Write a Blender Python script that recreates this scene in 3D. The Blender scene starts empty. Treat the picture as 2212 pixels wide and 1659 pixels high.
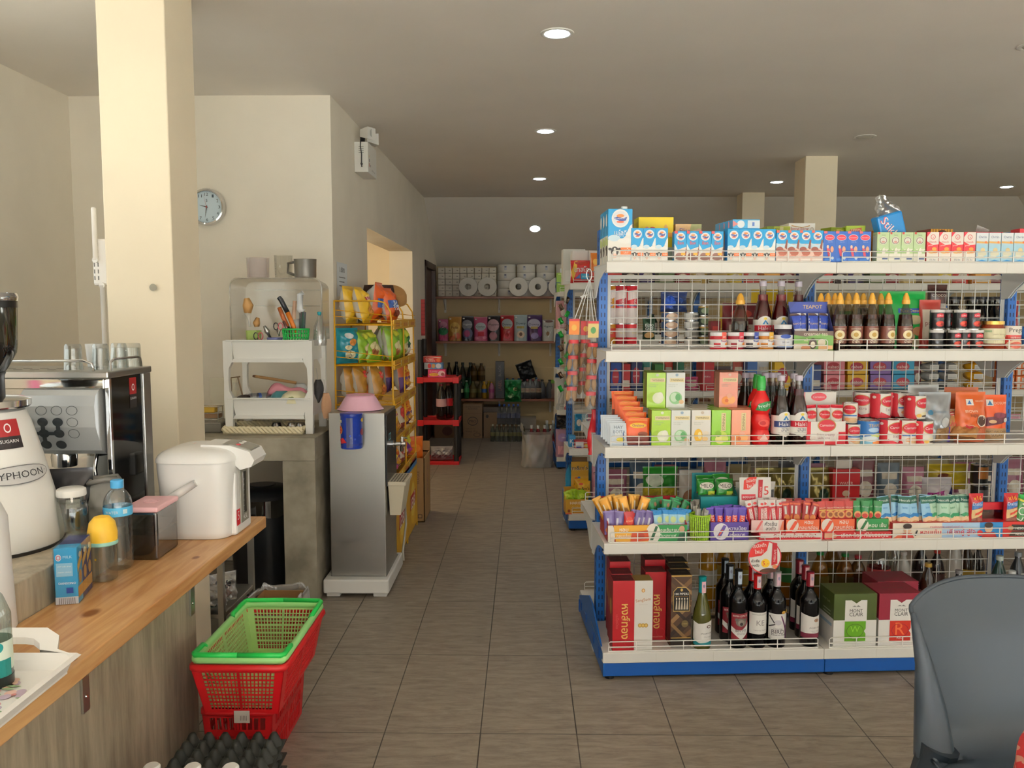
import bpy, bmesh, math, random
from mathutils import Matrix, Vector
from mathutils.geometry import tessellate_polygon
S = bpy.context.scene
COL = S.collection
rnd = random.Random(7)
PI = math.pi
FPX, CX, CY, EYE = 1800.0, 1106.0, 829.5, 1.45
TH, PS = .08452, .0144
CR = (math.cos(PS), math.sin(PS), 0)
CF = (-math.sin(PS)*math.cos(TH), math.cos(PS)*math.cos(TH), -math.sin(TH))
CU = (-math.sin(PS)*math.sin(TH), math.cos(PS)*math.sin(TH), math.cos(TH))
def ray(px, py):
 u = px-CX; v = CY-py
 return [FPX*CF[i]+u*CR[i]+v*CU[i] for i in range(3)]
def at(px, py, Y):
 a = ray(px, py); t = Y/a[1]
 return (a[0]*t, Y, EYE+a[2]*t)
def onz(px, py, z):
 a = ray(px, py); t = (z-EYE)/a[2]
 return (a[0]*t, a[1]*t, z)
def prow(p):
 q = (p[0], p[1], p[2]-EYE)
 c = [sum(q[i]*b[i] for i in range(3)) for b in (CU, CF)]
 return CY-FPX*c[0]/c[1]
def lin(h):
 h = h.lstrip('#'); c = [int(h[i:i+2], 16)/255 for i in (0, 2, 4)]
 return tuple(x/12.92 if x <= .04045 else ((x+.055)/1.055)**2.4 for x in c)+(1,)
_M = {}
def M(h, r=.5, m=0., spec=.5, bump=0., bs=60., var=0.):
 k = (h, r, m, spec, bump, var)
 if k in _M: return _M[k]
 mt = bpy.data.materials.new('surface_'+h.lstrip('#')); mt.use_nodes = True
 nt = mt.node_tree; b = nt.nodes['Principled BSDF']
 b.inputs['Base Color'].default_value = lin(h); b.inputs['Roughness'].default_value = r
 b.inputs['Metallic'].default_value = m; b.inputs['Specular IOR Level'].default_value = spec
 if bump or var:
  tc = nt.nodes.new('ShaderNodeTexCoord'); n = nt.nodes.new('ShaderNodeTexNoise')
  n.inputs['Scale'].default_value = bs; n.inputs['Detail'].default_value = 5
  nt.links.new(tc.outputs['Object'], n.inputs['Vector'])
  if bump:
   bp = nt.nodes.new('ShaderNodeBump'); bp.inputs['Strength'].default_value = bump; bp.inputs['Distance'].default_value = .004
   nt.links.new(n.outputs['Fac'], bp.inputs['Height']); nt.links.new(bp.outputs['Normal'], b.inputs['Normal'])
  if var:
   hs = nt.nodes.new('ShaderNodeMix'); hs.data_type = 'RGBA'
   c = lin(h); hs.inputs['A'].default_value = tuple(x*(1-var) for x in c[:3])+(1,)
   hs.inputs['B'].default_value = tuple(min(1, x*(1+var)) for x in c[:3])+(1,)
   nt.links.new(n.outputs['Fac'], hs.inputs['Factor']); nt.links.new(hs.outputs['Result'], b.inputs['Base Color'])
 _M[k] = mt
 return mt
def CLEAR(h='#f4f6f6', gl=.12, r=.05, haze=0., hz='#e8e8e8'):
 """thin clear plastic or glass: see-through, with a gloss that grows towards grazing"""
 k = ('clear', h, gl, r, haze, hz)
 if k in _M: return _M[k]
 mt = bpy.data.materials.new('clear_'+h.lstrip('#')); mt.use_nodes = True
 nt = mt.node_tree; nt.nodes.remove(nt.nodes['Principled BSDF']); out = nt.nodes['Material Output']
 t = nt.nodes.new('ShaderNodeBsdfTransparent'); t.inputs['Color'].default_value = lin(h)
 g = nt.nodes.new('ShaderNodeBsdfGlossy'); g.inputs['Roughness'].default_value = r
 lw = nt.nodes.new('ShaderNodeLayerWeight'); lw.inputs['Blend'].default_value = .25
 ma = nt.nodes.new('ShaderNodeMath'); ma.operation = 'MULTIPLY_ADD'; ma.inputs[1].default_value = .4; ma.inputs[2].default_value = gl
 nt.links.new(lw.outputs['Facing'], ma.inputs[0])
 mx = nt.nodes.new('ShaderNodeMixShader'); nt.links.new(ma.outputs[0], mx.inputs[0])
 src = t
 if haze:
  d = nt.nodes.new('ShaderNodeBsdfDiffuse'); d.inputs['Color'].default_value = lin(hz)
  m2 = nt.nodes.new('ShaderNodeMixShader'); m2.inputs[0].default_value = haze
  nt.links.new(t.outputs[0], m2.inputs[1]); nt.links.new(d.outputs[0], m2.inputs[2]); src = m2
 nt.links.new(src.outputs[0], mx.inputs[1]); nt.links.new(g.outputs[0], mx.inputs[2])
 nt.links.new(mx.outputs[0], out.inputs['Surface'])
 _M[k] = mt
 return mt
def EMIT(h, s):
 k = ('emit', h, s)
 if k in _M: return _M[k]
 mt = bpy.data.materials.new('lamp_glow'); mt.use_nodes = True
 b = mt.node_tree.nodes['Principled BSDF']; b.inputs['Base Color'].default_value = lin(h)
 b.inputs['Emission Color'].default_value = lin(h); b.inputs['Emission Strength'].default_value = s
 _M[k] = mt
 return mt
def mm(x): return M(x) if isinstance(x, str) else x
def nodemat(name, fn):
 mt = bpy.data.materials.new(name); mt.use_nodes = True
 nt = mt.node_tree
 fn(nt, nt.nodes['Principled BSDF'], lambda t: nt.nodes.new('ShaderNode'+t), nt.links.new)
 return mt
_T = {}
def glyphs(s, bold=0.):
 if any(ord(c) > 3584 for c in s): bold = .012
 k = (s, bold)
 if k in _T: return _T[k]
 cu = bpy.data.curves.new('lettering', 'FONT'); cu.body = s; cu.resolution_u = 2; cu.offset = bold
 o = bpy.data.objects.new('lettering', cu); COL.objects.link(o)
 dg = bpy.context.evaluated_depsgraph_get(); dg.update()
 me = bpy.data.meshes.new_from_object(o.evaluated_get(dg))
 vs = [(v.co.x, v.co.y) for v in me.vertices]; fs = [tuple(p.vertices) for p in me.polygons]
 bpy.data.objects.remove(o); bpy.data.curves.remove(cu); bpy.data.meshes.remove(me)
 if not vs: vs = [(0, 0), (1, 0), (0, 1)]
 x0 = min(v[0] for v in vs); x1 = max(v[0] for v in vs); y0 = min(v[1] for v in vs); y1 = max(v[1] for v in vs)
 r = ([(v[0]-(x0+x1)/2, v[1]-(y0+y1)/2) for v in vs], fs, max(x1-x0, .01), max(y1-y0, .01))
 _T[k] = r
 return r
class B:
 def __init__(s): s.v = []; s.f = []; s.mi = []; s.sm = []; s.mats = []
 def add(s, vs, fs, mat, smooth=False):
  mat = mm(mat)
  if mat not in s.mats: s.mats.append(mat)
  i = s.mats.index(mat); o = len(s.v)
  s.v += [tuple(v) for v in vs]
  for f in fs: s.f.append(tuple(k+o for k in f)); s.mi.append(i); s.sm.append(smooth)
  return s
 def box(s, x0, y0, z0, x1, y1, z1, mat, b=0.):
  if b:
   bm = bmesh.new(); bmesh.ops.create_cube(bm, size=1)
   for v in bm.verts:
    v.co = ((x0+x1)/2+v.co.x*(x1-x0), (y0+y1)/2+v.co.y*(y1-y0), (z0+z1)/2+v.co.z*(z1-z0))
   bmesh.ops.bevel(bm, geom=bm.edges[:], offset=b, segments=2, affect='EDGES', profile=.5)
   s.bm(bm, mat)
   return s
  return s.add([(x0,y0,z0),(x1,y0,z0),(x1,y1,z0),(x0,y1,z0),(x0,y0,z1),(x1,y0,z1),(x1,y1,z1),(x0,y1,z1)],
    [(0,3,2,1),(4,5,6,7),(0,1,5,4),(1,2,6,5),(2,3,7,6),(3,0,4,7)], mat)
 def bm(s, bm, mat, smooth=False):
  bm.verts.index_update()
  s.add([v.co[:] for v in bm.verts], [tuple(v.index for v in f.verts) for f in bm.faces], mat, smooth); bm.free()
  return s
 def quad(s, a, b, c, d, mat): return s.add([a, b, c, d], [(0, 1, 2, 3)], mat)
 def lathe(s, prof, mat, n=20, c=(0, 0, 0), axis='z', caps=True):
  """prof: (r, z) pairs; crisp where the profile turns sharply"""
  def P(r, z, a):
   x, y = r*math.cos(a), r*math.sin(a)
   q = (x, y, z) if axis == 'z' else ((x, z, y) if axis == 'y' else (z, x, y))
   return (c[0]+q[0], c[1]+q[1], c[2]+q[2])
  runs = [[prof[0]]]
  for i in range(1, len(prof)):
   runs[-1].append(prof[i])
   if i < len(prof)-1:
    a = math.atan2(prof[i][1]-prof[i-1][1], prof[i][0]-prof[i-1][0]); b = math.atan2(prof[i+1][1]-prof[i][1], prof[i+1][0]-prof[i][0])
    d = abs((b-a+PI) % (2*PI)-PI)
    if d > .6: runs.append([prof[i]])
  for rn in runs:
   vs = [P(r, z, 2*PI*k/n) for r, z in rn for k in range(n)]
   fs = [(j*n+k, j*n+(k+1) % n, (j+1)*n+(k+1) % n, (j+1)*n+k) for j in range(len(rn)-1) for k in range(n)]
   s.add(vs, fs, mat, True)
  if caps:
   for r, z in (prof[0], prof[-1]):
    if r > 1e-4: s.add([P(r, z, 2*PI*k/n) for k in range(n)], [tuple(range(n))], mat)
  return s
 def tube(s, pts, r, mat, n=6, close=False):
  pts = [Vector(p) for p in pts]; m = len(pts); vs = []
  up = Vector((.31, .17, .93)).normalized()
  for i, p in enumerate(pts):
   if close: t = pts[(i+1) % m]-pts[i-1]
   else: t = pts[min(i+1, m-1)]-pts[max(i-1, 0)]
   t.normalize(); a = t.cross(up)
   if a.length < 1e-4: a = t.cross(Vector((1, 0, 0)))
   a.normalize(); b = t.cross(a)
   rr = r[i] if isinstance(r, (list, tuple)) else r
   vs += [p+rr*(math.cos(2*PI*k/n)*a+math.sin(2*PI*k/n)*b) for k in range(n)]
  e = m if close else m-1
  fs = [(i*n+k, i*n+(k+1) % n, ((i+1) % m)*n+(k+1) % n, ((i+1) % m)*n+k) for i in range(e) for k in range(n)]
  if not close: fs += [tuple(range(n)), tuple((m-1)*n+k for k in range(n))]
  return s.add(vs, fs, mat, n > 4)
 def bar(s, a, b, t, mat):
  return s.tube([a, b], t*.7071, mat, 4)
 def prism(s, poly, x0, x1, mat, ax='x', smooth=False):
  """a closed outline of (p, q) pushed along an axis: x -> (y, z), y -> (x, z), z -> (x, y)"""
  f = {'x': lambda p, w: (w, p[0], p[1]), 'y': lambda p, w: (p[0], w, p[1]), 'z': lambda p, w: (p[0], p[1], w)}[ax]
  n = len(poly); vs = [f(p, x0) for p in poly]+[f(p, x1) for p in poly]
  s.add(vs, [tuple(range(n)), tuple(range(2*n-1, n-1, -1))], mat)
  return s.add(vs, [(i, (i+1) % n, n+(i+1) % n, n+i) for i in range(n)], mat, smooth)
 def surf(s, fn, nu, nv, mat, smooth=True, cu=False):
  vs = [fn(i/nu, j/nv) for j in range(nv+1) for i in range(nu+1)]
  return s.add(vs, [(j*(nu+1)+i, j*(nu+1)+i+1, (j+1)*(nu+1)+i+1, (j+1)*(nu+1)+i) for j in range(nv) for i in range(nu)], mat, smooth)
 def dec(s, mapf, W, H, items, e0=.0004):
  """printing on a face: r rect, e ellipse, g ring, p polygon, t lettering; u, v run 0..1 over the face"""
  e = e0
  q0, q1, q2 = (Vector(mapf(u, .5, 0)) for u in (.05, .5, .95))
  r0, r1, r2 = (Vector(mapf(.5, v, 0)) for v in (.05, .5, .95))
  crv = ((q0+q2)/2-q1).length > 2e-4 or ((r0+r2)/2-r1).length > 2e-4
  LM_ = .0075 if W < .2 else .02
  def emit(vs, fs, c):
   if crv:
    vs = list(vs); out = []; mid = {}
    st = [(f[0], f[i], f[i+1]) for f in fs for i in range(1, len(f)-1)]
    dl = lambda i, j: max(abs(vs[i][0]-vs[j][0])*W, abs(vs[i][1]-vs[j][1])*H*.6)
    while st:
     t = st.pop(); d = [dl(t[0], t[1]), dl(t[1], t[2]), dl(t[2], t[0])]; k = d.index(max(d))
     if d[k] < LM_ or len(out) > 9000: out.append(t); continue
     i, j, o = t[k], t[(k+1) % 3], t[(k+2) % 3]; key = (min(i, j), max(i, j))
     if key not in mid: vs.append(((vs[i][0]+vs[j][0])/2, (vs[i][1]+vs[j][1])/2)); mid[key] = len(vs)-1
     m = mid[key]; st += [(i, m, o), (m, j, o)]
    fs = out
   s.add([mapf(u, v, e) for u, v in vs], fs, c)
  for it in items:
   k = it[0]
   if k == 'r':
    _, u0, v0, u1, v1, c = it; emit([(u0, v0), (u1, v0), (u1, v1), (u0, v1)], [(0, 1, 2, 3)], c)
   elif k == 'e':
    _, cu, cv, ru, rv, c = it; n = 24
    emit([(cu+ru*math.cos(2*PI*i/n), cv+rv*math.sin(2*PI*i/n)) for i in range(n)], [tuple(range(n))], c)
   elif k == 'g':
    _, cu, cv, ru, rv, w, c = it; n = 26
    emit([(cu+ru*q*math.cos(2*PI*i/n), cv+rv*q*math.sin(2*PI*i/n)) for q in (1-w, 1) for i in range(n)], [(i, n+i, n+(i+1) % n, (i+1) % n) for i in range(n)], c)
   elif k == 'p':
    _, ps, c = it
    emit(ps, [tuple(t) for t in tessellate_polygon([[Vector((x, y, 0)) for x, y in ps]])], c)
   elif k == 't':
    _, tx, cu, cv, w, c = it[:6]; rot = it[6] if len(it) > 6 else 0; hmax = it[7] if len(it) > 7 else 9
    vs, fs, tw, th = glyphs(tx); ca, sa = math.cos(math.radians(rot)), math.sin(math.radians(rot)); q = w*(W if abs(ca) > .7 else H)/tw; qy = q
    if th*q > hmax*H: qy = hmax*H/th
    emit([(cu+(x*q*ca-y*qy*sa)/W, cv+(x*q*sa+y*qy*ca)/H) for x, y in vs], fs, c)
   e += .00025
  return s
 def obj(s, name, parent=None, loc=None, rz=0):
  me = bpy.data.meshes.new(name); me.from_pydata(s.v, [], s.f)
  for m in s.mats: me.materials.append(m)
  me.polygons.foreach_set('material_index', s.mi); me.polygons.foreach_set('use_smooth', s.sm)
  me.update()
  o = bpy.data.objects.new(name, me); COL.objects.link(o)
  if parent: o.parent = parent
  if loc: o.location = loc
  if rz: o.rotation_euler = (0, 0, rz)
  return o
def tag(o, label, cat, group=None):
 o['label'] = label; o['category'] = cat
 if group: o['group'] = group
 return o
def struct(o):
 o['kind'] = 'structure'
 return o
def thing(name, label, cat, loc=(0, 0, 0), rz=0, group=None):
 o = bpy.data.objects.new(name, None); COL.objects.link(o); o.empty_display_size = .05
 o.location = loc; o.rotation_euler = (0, 0, rz)
 return tag(o, label, cat, group)
def kids(o): return [c for c in bpy.data.objects if c.parent == o]
_K = {}
def clone(o, label=None, loc=None, rz=None, group=None, rot=None):
 if o not in _K: _K[o] = [(c, kids(c)) for c in kids(o)]
 r = o.copy(); COL.objects.link(r)
 for c, gs in _K[o]:
  d = c.copy(); COL.objects.link(d); d.parent = r
  for g in gs:
   h = g.copy(); COL.objects.link(h); h.parent = d
 if label: r['label'] = label
 if group: r['group'] = group
 if loc is not None: r.location = loc
 if rz is not None: r.rotation_euler = (0, 0, rz)
 if rot is not None: r.rotation_euler = rot
 return r
ORD = 'first second third fourth fifth sixth seventh eighth ninth tenth eleventh twelfth thirteenth fourteenth fifteenth sixteenth seventeenth eighteenth nineteenth twentieth'.split()
ORD += ['twenty-'+x for x in ORD[:9]]+['thirtieth']+['thirty-'+x for x in ORD[:9]]+['fortieth']
def ordn(i, n):
 if n == 1: return 'only'
 return 'last' if i == n-1 and n > 2 else ORD[i]
def fbox(w, h, y=0., z=0.): return lambda u, v, e: (-w/2+u*w, y-e, z+v*h)
def fleft(d, h, x, z=0.): return lambda u, v, e: (x-e, d-u*d, z+v*h)
def ftop(w, d, z): return lambda u, v, e: (-w/2+u*w, v*d, z+e)
def fcyl(R, z0, h, arc=PI): return lambda u, v, e: ((R+e)*math.sin((u-.5)*arc), -(R+e)*math.cos((u-.5)*arc), z0+v*h)
def fcone(R0, R1, z0, h, arc=PI):
 def f(u, v, e):
  R = R0+(R1-R0)*v+e
  return (R*math.sin((u-.5)*arc), -R*math.cos((u-.5)*arc), z0+v*h)
 return f
def bagfn(w, h, t, stand=False, cr=.06, wr=.06, seed=0, taper=0.):
 r = random.Random(seed); ph = [r.uniform(0, 6) for _ in range(6)]
 def T(u, v):
  a = max(0., 1-abs(2*u-1)**2.6)
  lo = 1. if stand else min(1, max(0, (v-cr)/.2))
  hi = min(1, max(0, (1-cr-v)/(.45 if stand else .2)))
  b = math.sqrt(max(0, lo))*math.sqrt(max(0, hi)) if not stand else max(0, hi)**.7
  n = 1+wr*2*(math.sin(9*u+ph[0]+5*v)*math.sin(11*v+ph[1])+.6*math.sin(23*u+ph[2]-9*v)*math.sin(17*v+ph[3]))
  return t/2*a**.5*b*n+.0012*min(1, 8*a)
 def W(u, v):
  nar = 1-.05*math.sin(PI*v)*(0 if stand else 1)-taper*v
  return (u-.5)*w*nar+wr*.03*w*math.sin(14*v+ph[4])
 return (lambda u, v, e: (W(u, v), -T(u, v)-e, v*h)), (lambda u, v, e: (W(u, v), T(u, v)+e, v*h))
def bag(b, w, h, t, col, dec=(), back=None, stand=False, seed=0, n=(16, 26), crimp=None, taper=0., wr=.06):
 f, g = bagfn(w, h, t, stand, seed=seed, taper=taper, wr=wr)
 mt = M(col, .28) if isinstance(col, str) else col
 b.surf(lambda u, v: f(u, v, 0), n[0], n[1], mt); b.surf(lambda u, v: g(1-u, v, 0), n[0], n[1], back and M(back, .3) or mt)
 if stand: b.surf(lambda u, v: tuple(f(u, 0, 0)[i]*(1-v)+g(u, 0, 0)[i]*v for i in range(3)), n[0], 2, mt)
 if crimp: b.dec(f, w, h, [('r', 0, 0, 1, .05, crimp), ('r', 0, .95, 1, 1, crimp)], .0006)
 b.dec(f, w, h, dec, .0008+t*.02)
 return b
CEIL = 2.67
YB = 10.1                                            # rear wall
XL, XR, YF = -2.57, 6.42, -3.2
def wallmat(name, hexa, var=.04, r=.75):
 def fn(nt, p, N, L):
  tc = N('TexCoord'); n = N('TexNoise'); n.inputs['Scale'].default_value = 2.2; n.inputs['Detail'].default_value = 6
  L(tc.outputs['Object'], n.inputs['Vector'])
  r_ = N('ValToRGB'); c = lin(hexa)
  r_.color_ramp.elements[0].color = tuple(x*(1-var*1.6) for x in c[:3])+(1,); r_.color_ramp.elements[0].position = .3
  r_.color_ramp.elements[1].color = tuple(min(1, x*(1+var)) for x in c[:3])+(1,); r_.color_ramp.elements[1].position = .75
  L(n.outputs['Fac'], r_.inputs[0]); L(r_.outputs[0], p.inputs['Base Color']); p.inputs['Roughness'].default_value = r
  n2 = N('TexNoise'); n2.inputs['Scale'].default_value = 90; L(tc.outputs['Object'], n2.inputs['Vector'])
  b = N('Bump'); b.inputs['Strength'].default_value = .06; b.inputs['Distance'].default_value = .003
  L(n2.outputs['Fac'], b.inputs['Height']); L(b.outputs[0], p.inputs['Normal'])
 return nodemat(name, fn)
WALL = wallmat('cream_paint', '#eae2d3'); CEILM = wallmat('ceiling_paint', '#e9e3db', .02); YEL = wallmat('pale_yellow_paint', '#ecdfc6')
BACKW = wallmat('beige_paint', '#d8c49a')
def floor_fn(nt, p, N, L):
 tc = N('TexCoord'); mp = N('Mapping'); L(tc.outputs['Object'], mp.inputs['Vector'])
 mp.inputs['Location'].default_value = (-.184, -2.772, 0)
 br = N('TexBrick'); br.offset = 0; br.squash = 1
 br.inputs['Scale'].default_value = 1; br.inputs['Brick Width'].default_value = .333; br.inputs['Row Height'].default_value = .6645
 br.inputs['Mortar Size'].default_value = .0022; br.inputs['Mortar Smooth'].default_value = .3
 br.inputs['Color1'].default_value = (1, 1, 1, 1); br.inputs['Color2'].default_value = (.86, .86, .86, 1); br.inputs['Mortar'].default_value = (0, 0, 0, 1); br.inputs['Bias'].default_value = 0
 L(mp.outputs[0], br.inputs['Vector'])
 m2 = N('Mapping'); m2.inputs['Scale'].default_value = (3.4, 15, 1); m2.inputs['Rotation'].default_value = (0, 0, -.36); L(tc.outputs['Object'], m2.inputs['Vector'])
 w = N('TexNoise'); w.inputs['Scale'].default_value = 2.3; w.inputs['Detail'].default_value = 12; w.inputs['Roughness'].default_value = .72; w.inputs['Distortion'].default_value = .5; L(m2.outputs[0], w.inputs['Vector'])
 n2 = N('TexNoise'); n2.inputs['Scale'].default_value = 2; L(tc.outputs['Object'], n2.inputs['Vector'])
 cr = N('ValToRGB'); cr.color_ramp.elements[0].color = lin('#6c6257'); cr.color_ramp.elements[0].position = .3
 cr.color_ramp.elements[1].color = lin('#958a7b'); cr.color_ramp.elements[1].position = .62; L(w.outputs['Fac'], cr.inputs[0])
 mx = N('Mix'); mx.data_type = 'RGBA'; mx.blend_type = 'MULTIPLY'; mx.inputs['Factor'].default_value = .22
 L(cr.outputs[0], mx.inputs['A']); L(br.outputs['Color'], mx.inputs['B'])
 m3 = N('Mix'); m3.data_type = 'RGBA'; L(br.outputs['Fac'], m3.inputs['Factor']); L(mx.outputs['Result'], m3.inputs['A']); m3.inputs['B'].default_value = lin('#3f382f')
 L(m3.outputs['Result'], p.inputs['Base Color'])
 p.inputs['Roughness'].default_value = .42; p.inputs['Specular IOR Level'].default_value = .35
 sb = N('Math'); sb.operation = 'MULTIPLY_ADD'; L(br.outputs['Fac'], sb.inputs[0]); sb.inputs[1].default_value = -1.2; L(w.outputs['Fac'], sb.inputs[2])
 bp = N('Bump'); bp.inputs['Strength'].default_value = .5; bp.inputs['Distance'].default_value = .004
 L(sb.outputs[0], bp.inputs['Height']); L(bp.outputs[0], p.inputs['Normal'])
FLOORM = nodemat('slate_look_tile', floor_fn)
def conc_fn(nt, p, N, L):
 tc = N('TexCoord'); n = N('TexNoise'); n.inputs['Scale'].default_value = 7; n.inputs['Detail'].default_value = 9; L(tc.outputs['Object'], n.inputs['Vector'])
 r = N('ValToRGB'); r.color_ramp.elements[0].color = lin('#77705f'); r.color_ramp.elements[0].position = .3; r.color_ramp.elements[1].color = lin('#a59d8b'); r.color_ramp.elements[1].position = .7
 L(n.outputs['Fac'], r.inputs[0]); L(r.outputs[0], p.inputs['Base Color']); p.inputs['Roughness'].default_value = .7
 b = N('Bump'); b.inputs['Strength'].default_value = .2; b.inputs['Distance'].default_value = .004; L(n.outputs['Fac'], b.inputs['Height']); L(b.outputs[0], p.inputs['Normal'])
CONC = nodemat('bare_concrete', conc_fn)
def wood_fn(c0, c1, knots, sc=(14, 1.1, 14)):
 def fn(nt, p, N, L):
  tc = N('TexCoord'); mp = N('Mapping'); mp.inputs['Scale'].default_value = sc; L(tc.outputs['Object'], mp.inputs['Vector'])
  n = N('TexNoise'); n.inputs['Scale'].default_value = 2.4; n.inputs['Detail'].default_value = 7; n.inputs['Distortion'].default_value = 1.2; L(mp.outputs[0], n.inputs['Vector'])
  r = N('ValToRGB'); r.color_ramp.elements[0].color = lin(c0); r.color_ramp.elements[0].position = .3; r.color_ramp.elements[1].color = lin(c1); r.color_ramp.elements[1].position = .68
  L(n.outputs['Fac'], r.inputs[0]); out = r.outputs[0]
  for (kx, ky, kr) in knots:
   vm = N('Vector'+'Math'); vm.operation = 'SUBTRACT'; L(tc.outputs['Object'], vm.inputs[0]); vm.inputs[1].default_value = (kx, ky, .76)
   v2 = N('Vector'+'Math'); v2.operation = 'MULTIPLY'; L(vm.outputs[0], v2.inputs[0]); v2.inputs[1].default_value = (1/kr, .62/kr, 0)
   ln = N('Vector'+'Math'); ln.operation = 'LENGTH'; L(v2.outputs[0], ln.inputs[0])
   k = N('ValToRGB'); k.color_ramp.elements[0].color = (1, 1, 1, 1); k.color_ramp.elements[0].position = .55; k.color_ramp.elements[1].color = (0, 0, 0, 1); k.color_ramp.elements[1].position = 1.
   L(ln.outputs['Value'], k.inputs[0])
   m = N('Mix'); m.data_type = 'RGBA'; L(k.outputs[0], m.inputs['Factor']); L(out, m.inputs['A']); m.inputs['B'].default_value = lin('#7a4518'); out = m.outputs['Result']
  L(out, p.inputs['Base Color']); p.inputs['Roughness'].default_value = .38
 return fn
def steel_fn(c, r0, r1, sc):
 def fn(nt, p, N, L):
  tc = N('TexCoord'); mp = N('Mapping'); mp.inputs['Scale'].default_value = sc; L(tc.outputs['Object'], mp.inputs['Vector'])
  n = N('TexNoise'); n.inputs['Scale'].default_value = 3; n.inputs['Detail'].default_value = 8; L(mp.outputs[0], n.inputs['Vector'])
  mr = N('MapRange'); mr.inputs['To Min'].default_value = r0; mr.inputs['To Max'].default_value = r1; L(n.outputs['Fac'], mr.inputs['Value']); L(mr.outputs[0], p.inputs['Roughness'])
  p.inputs['Base Color'].default_value = lin(c); p.inputs['Metallic'].default_value = 1
 return fn
STEEL = nodemat('brushed_steel', steel_fn('#b4b2ac', .28, .46, (3, 3, 40)))
CHROME = M('#d8d8d8', .1, 1.)
FLOOR = struct(B().box(XL-.2, YF, -.1, XR+.2, YB+.2, 0, FLOORM).obj('floor'))
YS, XS, ZL = 8.92, 5.16, 2.0
struct(B().box(XL-.2, YF, CEIL, XS, YS, CEIL+.1, CEILM).obj('ceiling'))
b = B()
b.add([(-1.3, YS, CEIL), (XS, YS, CEIL), (XR, YB+.02, ZL), (-1.3, YB+.02, ZL), (-1.3, YS, CEIL+.1), (XS, YS, CEIL+.1), (XR+.1, YB+.12, ZL), (-1.3, YB+.12, ZL)],
  [(0, 1, 2, 3), (4, 5, 6, 7), (0, 1, 5, 4), (2, 3, 7, 6)], CEILM)
struct(b.obj('ceiling_rear_slope'))
b = B(); b.add([(XS, YF, CEIL), (XS, YS, CEIL), (XR, YB+.02, ZL), (XR, YF, ZL), (XS, YF, CEIL+.1), (XS, YS, CEIL+.1), (XR+.1, YB+.1, ZL), (XR+.1, YF, ZL)],
  [(0, 1, 2, 3), (4, 5, 6, 7), (0, 1, 5, 4), (2, 3, 7, 6)], CEILM)
struct(b.obj('ceiling_side_slope'))
b = B()
for a in ((YF, -1.4, 0, CEIL), (3.2, 4.78, 0, CEIL), (-1.4, 3.2, 0, 1.3), (-1.4, 3.2, 2.25, CEIL)): b.box(XL-.15, a[0], a[2], XL, a[1], a[3], WALL)
struct(b.obj('wall_left'))
b = B()
for a in (-1.4, .12, 1.64, 3.16): b.box(XL-.1, a, 1.3, XL-.05, a+.04, 2.25, M('#c8c8c4', .35, .8))
b.box(XL-.1, -1.4, 1.3, XL-.05, 3.2, 1.34, M('#c8c8c4', .35, .8)); b.box(XL-.1, -1.4, 2.21, XL-.05, 3.2, 2.25, M('#c8c8c4', .35, .8))
w = struct(b.obj('window_6')); B().box(XL-.078, -1.36, 1.34, XL-.074, 3.16, 2.21, CLEAR('#f2f6f5', .04)).obj('window_pane', w)
struct(B().box(-40, YF, -.12, XL-.15, 30, -.02, M('#6e6a63', .9, var=.1, bs=1.)).obj('bar_side_ground'))
struct(B().box(XL-.15, 4.78, 0, -1.3101, 4.93, CEIL, WALL).obj('wall_kitchen'))
def SX(y): return -1.09+(y-4.78)*.04/5.3
AL0, AL1, ALZ = 5.79, 8.0, 2.04
b = B()
def wq(y0, y1, z0, z1, dx=0.): b.quad((SX(y0)+dx, y0, z0), (SX(y1)+dx, y1, z0), (SX(y1)+dx, y1, z1), (SX(y0)+dx, y0, z1), WALL)
T2 = -.3
def slab(y0, y1, z0, z1):
 a = [(SX(y0), y0), (SX(y1), y1), (SX(y1)-.22, y1), (SX(y0)-.22, y0)]
 b.add([(p[0], p[1], z) for z in (z0, z1) for p in a], [(0, 3, 2, 1), (4, 5, 6, 7), (0, 1, 5, 4), (1, 2, 6, 5), (2, 3, 7, 6), (3, 0, 4, 7)], WALL)
slab(4.78, AL0, 0, CEIL); slab(AL0, AL1, ALZ, CEIL); slab(AL1, 8.93, 0, CEIL); slab(8.93, 9.96, 2.02, CEIL); slab(9.96, YB+.1, 0, CEIL)
struct(b.obj('wall_aisle'))
b = B(); b.box(-2.3, AL0-.3, 0, -2.2, AL1+.2, CEIL, YEL); b.box(-2.2, AL1+.1, 0, -1.3, AL1+.2, CEIL, YEL); b.box(-2.2, AL0-.3, 0, -1.31, AL0-.2, CEIL, YEL); b.box(-2.2, AL0-.2, ALZ+.1, -1.31, AL1+.1, ALZ+.2, WALL)
struct(b.obj('wall_alcove'))
al = thing('alcove_lamp', 'warm ceiling lamp inside the alcove, hidden above its opening', 'ceiling light', (-1.75, 6.6, ALZ+.1)); B().lathe([(.12, 0), (.12, -.02), (.1, -.04), (0, -.045)], EMIT('#ffe9c4', 4), 28).obj('lamp_dome', al)
ld = bpy.data.lights.new('alcove_glow', 'POINT'); ld.energy = 26; ld.shadow_soft_size = .1; ld.color = (1, .86, .62); lo = bpy.data.objects.new('alcove_glow', ld); COL.objects.link(lo); lo.location = (-1.75, 6.6, ALZ-.05)
DW = M('#3a1d12', .35)
b = B()
b.box(-1.10, 8.93, 0, -1.045, 9.0, 2.02, DW, .004); b.box(-1.10, 9.89, 0, -1.045, 9.96, 2.02, DW, .004); b.box(-1.10, 8.93, 1.95, -1.045, 9.96, 2.02, DW, .004)
b.box(-1.13, 9.0, 0, -1.09, 9.89, 1.95, M('#4a2415', .4), .004)
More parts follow.
